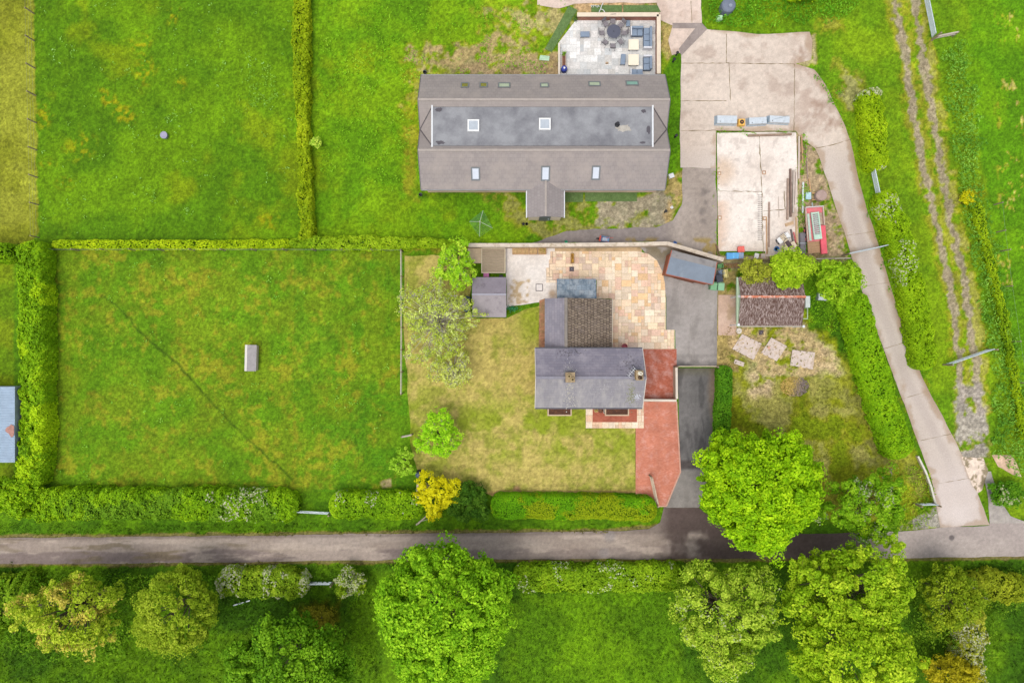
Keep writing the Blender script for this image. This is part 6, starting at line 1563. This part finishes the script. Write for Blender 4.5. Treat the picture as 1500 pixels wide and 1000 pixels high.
tote('grey-blue lidded tub right of the two bright blue ones',1082.5,375.2,M('tub_greyblue',(150,168,196),.5),M('tub_greyblue',(150,168,196)),.45,.5,.5)
tote('red lidded tub on the lower edge of the white slab',1083.3,366,M('tub_red',(232,110,98),.5),M('tub_red',(232,110,98)),.55,.5,.45,.08)
tote('crumpled white sack-like tub on the kerb below the white slab',1106,375.6,WHITEP,M('tub_white',(226,222,220),.6,.12),.34,.42,.4,-.2)
def bucket(lab,px,py,mat,r_=.18,h=.32,name='bucket',z=0):
    r=thing(name,lab,'bucket',at(px,py,z)); local('body',r,mat,lambda m:m.lathe([(r_*.78,0),(r_,h),(r_+.02,h),(r_+.02,h-.02),(r_*.96,h-.03),(r_*.74,.03),(0,.03)],n=20))
    def hd(m):
        pts=[((r_+.01)*math.cos(a),(r_+.01)*math.sin(a)*.35+.05,h+.02+.0*a) for a in [k*math.pi/8 for k in range(9)]]; m.path(pts,.008,5)
    local('handle',r,STEEL,hd)
bucket('bright blue bucket beside the cream quad bike',1136,365,M('bucket_blue',(84,152,220),.4),.21,.36)
bucket('pinkish red bucket against the back wall of the cottage',914,507.5,M('bucket_red',(206,92,104),.5),.26,.4)
bucket('blue bucket at the bend of the boundary wall',987.5,356.5,M('bucket_blue2',(60,120,200),.4),.15,.3,z=0)
bucket('green bucket just behind the boundary wall',829,354.6,M('bucket_green',(60,190,140),.5),.12,.25)
bucket('black bucket at the lower left corner of the barn',616.6,286,BLACK,.14,.3); bucket('black bucket at the upper left corner of the barn',622.8,107.5,BLACK,.16,.34)
def bollard(lab,px,py):
    r=thing('bollard_light',lab,'garden light',at(px,py),0,'black garden lights right of the barn'); local('post',r,BLACK,lambda m:m.lathe([(.09,0),(.06,.04),(.05,.5)],n=12)); local('cap',r,BLACK,lambda m:m.lathe([(.05,.55),(.14,.57),(.12,.62),(0,.64)],n=14)); local('lens',r,M('lens_dark',(70,70,74),.2),lambda m:m.lathe([(.045,.5),(.045,.55)],n=12))
bollard('black garden light nearest the concrete channel, uppermost',990.4,81); bollard('black garden light just below the uppermost one',985.8,90.6); bollard('black garden light alone halfway down the right end of the barn',988.6,201); bollard('black garden light beside the yard gravel',973.6,310.8)
# pair of boots / pots near the porch
r=thing('pot_pair','pair of small black pots joined side by side on the grass by the porch','plant pot',at(769,328.7))
for s in (-1,1): local('pot',r,BLACK,lambda m:m.lathe([(.10,0),(.13,.25),(.11,.25),(.09,.04),(0,.04)],(s*.15,0),14))
local('soil',r,M('soil',(120,84,66)),lambda m:m.lathe([(.10,.2),(0,.2)],(.15,0),12))
crate('white_box','small white box at the lower right corner of the barn','box',982.5,258.5,0,.42,.36,.3,WHITEP,.35,WHITEP)
m=MB(); m.box(-.14,.14,-.05,.05,0,.1); m.box(-.04,.04,-.16,.14,.1,.16); m.lathe([(.05,.16),(.04,.26),(0,.28)],(0,.05),10); o=m.build('garden_tap',WHITEP,None); o.location=at(983.7,304,0); tag(o,'little white standpipe on the yard gravel edge','tap')
m=MB(); m.add([(-.45,-.2,.06),(.45,-.26,.05),(.5,.15,.1),(-.35,.25,.08),(0,0,.16)],[(0,1,4),(1,2,4),(2,3,4),(3,0,4),(3,2,1,0)]); o=m.build('plastic_cover',M('pale_green_plastic',(176,206,176),.5,.12,3),None); o.location=at(797,85.5,0); tag(o,'crumpled pale green plastic cover on bare ground left of the terrace','cover')
# wheelbarrow behind the wall
r=thing('wheelbarrow','wheelbarrow with blue tray and red front leaning by the boundary wall','wheelbarrow',at(884.5,351.5),math.radians(-10)); RED_=M('paint_red',(196,84,70),.5,.1)
local('tray',r,M('tray_blue',(128,160,196),.45,.1),lambda m:m.add([(-.25,-.16,.25),(.2,-.16,.25),(.2,.16,.25),(-.25,.16,.25),(-.34,-.27,.55),(.42,-.27,.5),(.42,.27,.5),(-.34,.27,.55)],[(3,2,1,0),(0,1,5,4),(1,2,6,5),(2,3,7,6),(3,0,4,7)]))
local('load',r,M('load_grey',(168,176,190),.8),lambda m:m.box(-.2,.3,-.18,.18,.3,.44,ch=.05))
def hnd(m):
    for s in (-1,1): m.tube((-.55,s*.1,.2),(.75,s*.25,.55),.02,.02,6); m.tube((.25,s*.22,.0),(.2,s*.16,.32),.018,.018,6)
local('frame',r,RED_,hnd); local('wheel',r,BLACK,lambda m:m.tube((-.55,-.05,.18),(-.55,.05,.18),.18,.18,16)); local('front_panel',r,RED_,lambda m:m.slab([(-.48,-.24,.5),(-.36,-.27,.60),(-.36,.27,.60),(-.48,.24,.5)],.03))
# slim dark poles lying at yard corner
m=MB(); m.tube((-.1,.55,.06),(.12,-.55,.06),.05,.05,8); m.tube((-.02,.5,.12),(.28,-.5,.06),.04,.04,8); o=m.build('pole_bundle',DKW,None); o.location=at(1050,367,0); tag(o,'two dark poles lying at the lower left corner of the white slab','poles')
# lattice by the workshop
r=thing('timber_ladder','short brown timber ladder lying between the workshop and the garage shrub','ladder',at(1069,389.5,0),math.radians(4))
for s in (-1,1): local('rail',r,DKW,lambda m:m.box(-.75,.75,s*.2-.03,s*.2+.03,.10,.16))
for k in range(8): local('rung',r,M('rung_rust',(150,100,64),.9),lambda m:m.box(-.68+.19*k-.03,-.68+.19*k+.03,-.17,.17,.10,.15,rz=.25))
# ---- yard: troughs etc
TR=M('trough_galv',(206,214,220),.4,.10,2.5,.25,dirt=(160,166,166),dirt_amt=.3); TR2=M('trough_end',(164,184,200),.4,.08,metal=.2)
def trough(lab,px,py,L_,w,h,rz):
    r=thing('water_trough',lab,'trough',at(px,py,0),rz,'galvanised troughs above the white slab')
    a,b=L_/2,w/2
    # upturned trough: sloping sides, flat base uppermost
    local('body',r,TR,lambda m:m.add([(-a,-b,0),(a,-b,0),(a,b,0),(-a,b,0),(-a+.14,-b+.06,h),(a-.05,-b+.06,h),(a-.05,b-.06,h),(-a+.14,b-.06,h)],[(3,2,1,0),(0,1,5,4),(1,2,6,5),(2,3,7,6),(4,5,6,7)]))
    local('end_plate',r,TR2,lambda m:m.add([(-a-.01,-b,0),(-a-.01,b,0),(-a+.13,b-.06,h+.002),(-a+.13,-b+.06,h+.002)],[(0,1,2,3)])); local('rim',r,TR2,lambda m:(m.tube((-a,-b,.03),(a,-b,.03),.03,.03,6),m.tube((-a,b,.03),(a,b,.03),.03,.03,6)))
    local('plug',r,BLACK,lambda m:m.lathe([(.04,h),(.04,h+.03),(0,h+.03)],(-a+.4,-b*.5),8))
trough('pale galvanised trough left of the yellow reel',1062,177.5,1.98,.80,.5,math.radians(-1)); trough('pale galvanised trough just right of the yellow reel',1107,179,1.78,.70,.46,math.radians(3)); trough('pale galvanised trough farthest right, with weeds at its corner',1138.5,177,2.0,.70,.46,math.radians(-3))
r=thing('cable_reel','square yellow reel box with dark round centre between two troughs','reel',at(1084.4,181)); YEL=M('yellow_orange',(236,184,92),.6,.1); local('case',r,YEL,lambda m:m.box(-.29,.29,-.30,.30,0,.45,ch=.04)); local('ring',r,BLACK,lambda m:m.lathe([(.19,.452),(.19,.48),(.12,.48),(.12,.455)],n=22)); local('hub',r,M('hub_orange',(206,140,60),.6),lambda m:m.lathe([(.06,.452),(.06,.49),(0,.49)],n=12))
m=MB(); m.tube((-.95,-.2,.42),(.95,.25,.55),.02,.02,6); o=m.build('metal_rod',STEEL,None); o.location=at(1138,176,.0); tag(o,'thin rod lying slanted across the rightmost trough','rod')
def beams(lab,segs,mat,z=.04,group=None,cat='timber'):
    """one long timber each"""
    (a,b,w_,h_)=segs; pa,pb=P3(*a,z),P3(*b,z); c=(pa+pb)/2; pa=pa-c;pb=pb-c; u=Vector((0,0,h_/2)); m=MB(); m.bar(pa+u,pb+u,w_,h_)
    m.bar(pa+u,pa+(pb-pa).normalized()*.03+u,w_+.006,h_+.006)
    o=m.build('timber_beam',mat,None); o.location=c; tag(o,lab,cat,group)
G_='long timbers lying beside the white slab'
beams('thick brown beam farthest left in the long pile on the slab right edge',((1153.5,262),(1153,322),.16,.16),M('beam_brown',(158,136,122),.9,.2,3),group=G_); beams('dark brown beam, second from the left in the long pile',((1157,248),(1157.5,318),.15,.2),M('beam_dark',(122,100,90),.9,.2,3),group=G_)
beams('pale grey beam in the middle of the long pile',((1162,250),(1161,312),.14,.2),M('beam_grey',(190,176,164),.9,.15,3),group=G_); beams('pinkish white pole leaning down the slab right edge',((1166,252),(1164.5,300),.12,.14),M('beam_pale',(212,196,184),.9,.12,3),group=G_)
beams('slim white pole upright in the picture right of the slab top corner',((1170,200),(1169.5,262),.10,.12),M('beam_pale',(212,196,184)),group=G_); beams('orange-brown pole beside the slim white pole',((1173.5,198),(1175.5,240),.10,.1),M('beam_orange',(190,150,112),.9,.2,3),group=G_)
beams('bluish white plank above the red trailer',((1176,267),(1175.5,312),.14,.1),M('plank_white',(214,220,220),.7,.08),group=G_); beams('narrow brown plank lying lengthwise in the lower middle of the white slab',((1126.5,296),(1126,362),.16,.08),M('beam_brown',(158,136,122)),group=G_)
beams('rusty plank next to the narrow brown plank on the slab',((1122.5,318),(1123,372),.08,.08),M('beam_orange',(190,150,112)),group=G_); beams('tan board beside the wall of weeds right of the quad bike',((1166,318),(1167,372),.16,.1),M('board_tan',(196,166,132),.9,.2,3),group=G_)
beams('red and white striped-looking pole by the quad bike',((1162,340),(1168,366),.08,.1),M('pole_red',(206,96,104),.6,.2),group=G_); beams('dark iron bar lying diagonally above the quad bike',((1158,336),(1162,356),.16,.1),M('iron_dark',(110,98,96),.7,.2),group=G_)
beams('short tan board lying across the foot of the long timber pile',((1150,330),(1162,326),.30,.06),MATS['board_tan'],group=G_); beams('thin grey batten on the slab between the narrow brown plank and the long pile',((1140,288),(1141,318),.05,.05),MATS['beam_grey'],group=G_); beams('dark plank at the bottom kerb of the white slab under the pale tree',((1126,377.5),(1150,378),.22,.06),MATS['beam_dark'],z=.2,group=G_)
beams('long brown batten outside the slab weeds beside the bluish plank',((1180,212),(1183,262),.07,.07),MATS['beam_brown'],group=G_); beams('orange batten leaning at the slab corner above the tin box',((1185,262),(1187,282),.09,.08),MATS['beam_orange'],group=G_)
r=thing('brick_stack','low stack of pinkish bricks on the kerb below the white slab','brick stack',at(1117,375)); local('bricks',r,M('stack_brick',(206,170,150),.9,.25,6),lambda m:[m.box(-.22+.23*i,-.01+.23*i,-.24+.11*j,-.14+.11*j,.07*q,.07*q+.065) for i in range(2) for j in range(4) for q in range(3)]); local('slate_cap',r,MATS['beam_grey'],lambda m:m.box(-.2,.16,-.2,.18,.212,.23))
r=thing('roofing_stack','dark grey stack of roofing sheets right of the quad bike','stack',at(1174,357)); local('sheets',r,M('sheet_dark',(122,118,124),.7,.12),lambda m:[m.box(-.27+.01*k,.27-.01*(k%2),-.95,.95,.07*k,.07*k+.06) for k in range(5)]); local('strap',r,STEEL,lambda m:m.box(-.29,.29,-.03,.03,.352,.36))
crate('tin_box','small pale blue tin box above the red trailer left corner','box',1182,288,0,.42,.6,.35,M('tin_blue',(176,206,212),.5),0,M('tin_blue',(176,206,212)))
r=thing('steel_tank','squat grey-brown tank on tan timbers above the red trailer','tank',at(1199,288)); local('body',r,M('tank_grey',(172,148,138),.8,.15,2),lambda m:m.lathe([(.44,.1),(.5,.16),(.5,.62),(.44,.70),(0,.74)],n=24)); 
for s in (-1,1): local('bearer',r,PLW,lambda m:m.box(-.62,.5,s*.3-.06,s*.3+.06,0,.1))
# quad bike
def quad():
    r=thing('quad_bike','cream quad bike with dark seat and tyres on the lower end of the white slab','quad bike',at(1149,356.5,.03),math.radians(35)); CRB=M('quad_cream',(224,206,178),.5,.10,3)
    for sx in (-1,1):
        for y,rr in ((.48,.27),(-.5,.28)):
            w_=local('wheel',r,M('tyre_grey',(84,78,80),.9,.15),lambda m:m.tube((sx*.34,y,rr),(sx*.56,y,rr),rr,rr,18)); local('rim',w_,M('rim_pale',(170,166,164),.5),lambda m:m.tube((sx*.555,y,rr),(sx*.57,y,rr),.13,.13,14))
    local('body',r,CRB,lambda m:(m.box(-.26,.26,.18,.82,.42,.66,ch=.08),m.box(-.24,.24,-.85,.0,.42,.62,ch=.06),m.box(-.16,.16,-.1,.3,.3,.6)))
    for y in (.50,-.50): local('mudguard',r,CRB if y<0 else M('quad_white',(236,234,232),.4,.06),lambda m:[m.slab([(s*.24,y-.3,.62),(s*.60,y-.26,.58),(s*.60,y+.26,.58),(s*.24,y+.3,.62)],.03) for s in (-1,1)])
    local('seat',r,M('seat_dark',(92,76,78),.7,.1),lambda m:m.box(-.17,.17,-.55,.12,.64,.76,ch=.04)); local('handlebar',r,BLACK,lambda m:m.path([(-.40,.22,.92),(-.15,.34,.90),(.15,.34,.90),(.40,.22,.92)],.02,8)); local('steering_column',r,BLACK,lambda m:m.tube((0,.5,.6),(0,.34,.9),.03,.03,8))
    for y in (.72,-.72): local('rack',r,M('rack_dark',(96,90,90),.6),lambda m:[m.tube((-.32,y-.14+.14*k,.72),(.32,y-.14+.14*k,.72),.014,.014,6) for k in range(3)])
quad()
# red trailer with pale rack
def trailer():
    z=.85; c=W(1195,337,z); r=thing('flatbed_trailer','faded red flatbed trailer beside the track, loaded with a pale green slatted rack','trailer',(c[0],c[1],0),math.radians(4)); RP=M('faded_red',(214,116,122),.7,.15,2,dirt=(190,140,130),dirt_amt=.3)
    hx,hy=.80,2.05
    local('bed',r,RP,lambda m:m.box(-hx,hx,-1.0,hy,.66,.76)); local('rear_boards',r,M('bed_boards',(170,136,104),.9,.2,3,stretch=(.6,6,6)),lambda m:[m.box(-hx+.02,.30,-2.05+.21*k,-2.05+.21*k+.20,.68,.75) for k in range(5)])
    local('side_panel',r,M('faded_red_bright',(222,96,108),.6,.12,2),lambda m:m.box(.34,.86,-2.2,.35,.765,.98,ch=.03)); local('side_rail',r,M('rail_buff',(196,176,160),.8,.15),lambda m:(m.box(hx-.06,hx+.02,.4,hy,.765,.95),m.box(-hx-.02,-hx+.06,-1.0,hy,.765,.90)))
    local('headboard',r,M('pale_rail',(206,200,198),.7,.1),lambda m:m.box(-hx,hx,hy+.002,hy+.08,.70,1.0)); local('floor_load',r,M('dusty_load',(170,150,132),.9,.25,4),lambda m:m.box(-.05,.70,.45,1.55,.765,.84,ch=.03))
    local('chassis',r,DKW,lambda m:(m.box(-.5,-.4,-2.0,hy,.5,.66),m.box(.4,.5,-2.0,hy,.5,.66))); local('drawbar',r,STEEL,lambda m:m.tube((0,hy,.55),(0,hy+.5,.5),.05,.05,8))
    for sx in (-1,1):
        for y in (-.7,.1): w_=local('wheel',r,BLACK,lambda m:m.tube((sx*.6,y,.3),(sx*.78,y,.3),.3,.3,18)); local('rim',w_,RP,lambda m:m.tube((sx*.77,y,.3),(sx*.79,y,.3),.15,.15,12))
trailer()
def rack():
    z=.99; c=W(1196,331,z); r=thing('slatted_rack','pale green slatted metal rack lying slantwise on the red trailer','rack',(c[0],c[1],z-.2),math.radians(7)); PG=M('pale_mint',(186,212,194),.5,.08)
    local('frame',r,PG,lambda m:(m.box(-.34,-.26,-1.2,1.25,.05,.24),m.box(.26,.36,-1.2,1.25,.05,.24),m.box(-.26,.26,-1.2,-.75,.05,.20),m.box(-.26,.26,1.1,1.25,.05,.20)))
    for k in range(10): local('slat',r,M('slat_grey',(176,190,186),.5,.1),lambda m:m.box(-.26,.26,-.70+.18*k,-.70+.18*k+.10,.10,.16))
rack()
def plank_on():
    z=1.0; c=W(1186,333,z); m=MB(); m.box(-.10,.10,-1.2,1.25,0,.06,ch=.01); m.box(-.10,.10,-1.2,-1.16,.06,.09); o=m.build('mint_plank',M('pale_mint_grey',(178,196,180),.6,.12),None); o.location=(c[0],c[1],.91); o.rotation_euler=(0,0,math.radians(5)); tag(o,'dull mint plank lying along the left side of the red trailer','plank')
plank_on()
# garage plot
SLB=M('broken_slab',(208,192,182),.9,.12,2,dirt=(186,166,146),dirt_amt=.35)
def slab(lab,pts,z=.10,mat=None):
    P=[W(*p,z) for p in pts]; c=(sum(p[0] for p in P)/len(P),sum(p[1] for p in P)/len(P)); m=MB(); m.prism([(p[0]-c[0],p[1]-c[1]) for p in P],0,z)
    n=len(P)
    o=m.build('concrete_slab',mat or SLB,None,bevel=.02); o.location=(c[0],c[1],0); o.rotation_euler=(math.radians(1.2),math.radians(-1),0); tag(o,lab,'slab','loose slabs below the garage')
slab('loose pale slab farthest left below the garage, tilted steeply',[(1087,489),(1116,503),(1104,527),(1073,511)]); slab('loose pale slab in the middle of three, turned like a diamond',[(1130,494),(1153,507),(1138,529),(1115,517)]); slab('loose pale slab farthest right of three, nearly square',[(1161,512),(1194,516),(1191,541),(1158,535)])
slab('small broken slab below the leftmost loose slab',[(1077,526),(1091,531),(1089,537),(1075,532)])
m=MB(); m.lathe([(.22,0),(.28,.05),(.26,.12),(0,.14)],n=18); m.lathe([(.1,.13),(.1,.17),(0,.17)],n=10); o=m.build('round_lid',M('pale_lid',(214,206,196),.8,.1),None); o.location=at(1082,484.5,0); tag(o,'round pale lid at the lower left corner of the garage','stone')  # a round pale lid with a small knob
m=MB(); m.lathe([(.12,0),(.14,.03),(0,.04)],n=16); m.box(-.03,.03,-.03,.03,.03,.07); o=m.build('clay_disc',M('clay_disc',(212,166,146),.9,.1),None); o.location=at(1126,509,.105); tag(o,'small terracotta disc lying on the diamond-shaped slab','disc')
def ash():
    r=np.random.default_rng(8); c=W(1164,566); n=2600; a=r.uniform(0,6.28,n); q=np.sqrt(r.random(n)); x=q*np.cos(a)*1.3; y=q*np.sin(a)*.9
    z=np.maximum(.01,.28*(1-q**1.5)+r.normal(0,.03,n)); P=np.stack([x,y,z],1); t=sstep(-.4,.5,x+r.normal(0,.25,n)-y*.3)
    cols=lerp3(C(230,204,120),C(168,152,146),t)*r.uniform(.7,1.25,(n,1))
    o=leaves_obj('bonfire_heap',[leaf_geo(P,r.normal(size=(n,3))*.5+np.array([0,0,1]),r.uniform(.04,.10,n),cols,.4)],None,MATS['leaf_surface']); o.location=(c[0],c[1],0); tag(o,'burnt-out bonfire heap, half straw and half grey ash, on the garage plot','bonfire heap')
ash()
r=thing('white_tank','white box-shaped tank on the grass below the tree right of the garage','tank',at(1203.5,435),math.radians(-4)); local('body',r,M('tank_white',(222,226,236),.5,.06),lambda m:m.box(-.52,.52,-.32,.32,0,.6,ch=.05)); local('lid',r,WHITEP,lambda m:m.lathe([(.12,.6),(.12,.64),(0,.65)],(.2,0),14)); local('frame',r,STEEL,lambda m:(m.box(-.53,-.49,-.33,.33,0,.5),m.box(.49,.53,-.33,.33,0,.5)))
# scattered
r=thing('oil_tank','round dark grey domed tank in weeds above the farmyard concrete','tank',at(1062.5,15)); local('body',r,M('tank_slate',(112,120,136),.6,.12,2),lambda m:m.lathe([(.60,0),(.64,.1),(.64,.95),(.56,1.06),(.3,1.14),(0,1.16)],n=28),smooth=False); local('hatch',r,M('tank_hatch',(140,148,160),.5),lambda m:m.lathe([(.16,1.13),(.16,1.2),(0,1.2)],(.1,-.15),16)); local('band',r,M('tank_band',(86,92,106),.6),lambda m:m.lathe([(.645,.5),(.655,.52),(.655,.58),(.645,.6)],n=28))
crate('meter_box','small pale green box below the dark round tank','box',1052.5,29,0,.48,.36,.4,M('box_mint',(176,214,170),.6),.1,M('box_mint',(176,214,170)))
r=thing('feed_tub','small grey round tub alone in the upper left meadow','tub',at(242.5,199.5)); GT=M('tub_grey',(140,136,160),.6,.1); local('body',r,GT,lambda m:m.lathe([(.26,0),(.30,.32),(.31,.34),(.28,.34),(.24,.12),(0,.12)],n=22)); local('contents',r,M('tub_feed',(124,118,140),.8,.2),lambda m:m.lathe([(.24,.14),(.1,.2),(0,.2)],n=18)); local('rim',r,M('tub_rim',(156,152,174),.5),lambda m:m.lathe([(.30,.33),(.325,.335),(.325,.36),(.30,.36)],n=22))
r=thing('compost_bin','black domed compost bin at the lower left corner of the lawn','bin',at(614.5,693)); BK=M('compost_black',(46,54,76),.35,.1,3); local('body',r,BK,lambda m:m.lathe([(.36,0),(.35,.2),(.28,.62),(.24,.72)],n=24),smooth=False); local('lid',r,M('compost_lid',(70,84,108),.35,.1),lambda m:m.lathe([(.27,.72),(.26,.76),(.12,.84),(0,.85)],n=24)); local('hatch',r,M('compost_hatch',(100,80,84),.5),lambda m:m.box(.24,.33,-.12,.12,.05,.3))
m=MB(); m.prism([(-.55,-.33),(.5,-.38),(.62,.1),(.2,.38),(-.55,.36)],0,.22); m.prism([(-.42,-.22),(.38,-.26),(.44,.05),(.12,.26),(-.42,.24)],.22,.26); o=m.build('stone_slab',M('pale_stone',(206,190,164),.9,.12,2),None,bevel=.03); o.location=at(622,713,.9); 
o.location.z=0.0; o.location.x,o.location.y=W(621,712,0); tag(o,'pale stone slab half hidden by the golden shrub','stone')
for v in o.data.vertices: v.co.z*=4.2
r=thing('fallen_log','pale bare log lying on the verge below the golden shrub','log',at(618,762)); BKL=M('log_pale',(190,178,162),.9,.15,3); local('stem',r,BKL,lambda m:(m.tube((-.5,-.38,.09),(.5,.5,.14),.085,.06,10))); local('branch',r,BKL,lambda m:m.path([(-.1,-.05,.1),(.5,.15,.2),(.9,.12,.15)],.022,6)); local('knot',r,DKW,lambda m:m.tube((-.52,-.40,.088),(-.503,-.383,.09),.06,.06,10))
drum('water_butt','dark green water butt behind the left end of the garden shed','water butt',684.5,452,0,.36,1.0,M('butt_green',(48,74,78),.5,.1),None,M('butt_lid',(60,92,100),.5))
drum('water_butt','smaller dark water butt just above the green one at the shed back','water butt',685.5,439,0,.30,.9,M('butt_dark',(40,58,66),.5,.1),None,M('butt_lid2',(54,76,84),.5))
crate('seed_tray','white tray against the lower right corner of the garden shed','tray',743.5,449,0,.25,.22,.14,WHITEP,.2)
P=RNG.normal(size=(160,3))*np.array([.28,.14,.1])+np.array([0,0,.22]); P[:,2]=np.maximum(.03,P[:,2]); o=leaves_obj('low_plant',[leaf_geo(P,RNG.normal(size=(160,3))*.5+np.array([0,0,1]),np.full(160,.06),pick(L((30,90,60),(70,140,90)),RNG.random(160)))],None); o.location=at(750,452,0); tag(o,'small bluish green plant by the shed corner on the lawn','plant')
r=thing('flower_pot','terracotta pot with a small plant beside the front bay on the red paving','plant pot',at(872.5,600,.024)); local('pot',r,M('terracotta',(200,170,130),.9,.12),lambda m:m.lathe([(.12,0),(.19,.3),(.21,.3),(.21,.36),(.17,.36),(.15,.28),(0,.28)],n=18)); local('soil',r,M('soil',(120,84,66)),lambda m:m.lathe([(.15,.30),(0,.31)],n=14))
P=RNG.normal(size=(70,3))*np.array([.07,.07,.07])+np.array([0,0,.42]); leaves_obj('plant',[leaf_geo(P,RNG.normal(size=(70,3))+np.array([0,0,1]),np.full(70,.05),pick(L((120,110,50),(190,170,110)),RNG.random(70)))],r)
r=thing('bird_bath','small dark stone pot between the terracotta pot and the front bay','plant pot',at(879,600.5,.024)); local('pot',r,M('pot_dark',(96,72,58),.9,.15),lambda m:m.lathe([(.16,0),(.18,.1),(.10,.14),(.10,.3),(.2,.36),(.2,.4),(.16,.38),(0,.35)],n=18)); local('soil',r,M('soil',(120,84,66)),lambda m:m.lathe([(.14,.375),(0,.38)],n=12))
m=MB(); m.box(-.05,.05,-.05,.05,-.1,1.3); m.box(-.055,.055,-.055,.055,1.3,1.33); o=m.build('timber_post',POST,None); o.location=at(1465,368,0); tag(o,'lone pale post beside the thin hedge at the far right','post')
# ================================================================== CAMERA, LIGHT
cam=bpy.data.cameras.new('camera'); co=bpy.data.objects.new('camera',cam); COL.objects.link(co)
cam.sensor_width=36; cam.sensor_fit='HORIZONTAL'; cam.lens=18/(1500/2/PX/H); cam.clip_end=3000; cam.clip_start=.5
co.location=(0,0,H); co.rotation_euler=(0,0,0)
SC.camera=co
EL=math.radians(72); AZ=math.radians(222)     # sun high in the south-west behind thin cloud
sd=Vector((math.sin(AZ)*math.cos(EL),math.cos(AZ)*math.cos(EL),math.sin(EL)))
w=bpy.data.worlds.new('World'); SC.world=w; w.use_nodes=True
nt=w.node_tree; bg=nt.nodes['Background']
sky=nt.nodes.new('ShaderNodeTexSky'); sky.sky_type='NISHITA'; sky.sun_disc=False
sky.sun_elevation=EL; sky.sun_rotation=AZ; sky.air_density=1.0; sky.dust_density=3.0
hs=nt.nodes.new('ShaderNodeHueSaturation'); hs.inputs['Saturation'].default_value=.30
nt.links.new(sky.outputs[0],hs.inputs['Color']); nt.links.new(hs.outputs[0],bg.inputs['Color'])
bg.inputs['Strength'].default_value=.15
sl_=bpy.data.lights.new('sun','SUN'); so=bpy.data.objects.new('sun',sl_); COL.objects.link(so)
sl_.energy=0.9; sl_.angle=math.radians(35); sl_.color=(1.0,.95,.87)
so.rotation_euler=(-sd).to_track_quat('-Z','Y').to_euler(); so.location=(0,0,80)
vs=SC.view_settings; SC.display_settings.display_device='sRGB'
vs.view_transform='Standard'; vs.look='None'; vs.gamma=1; vs.exposure=0.66; vs.use_curve_mapping=False
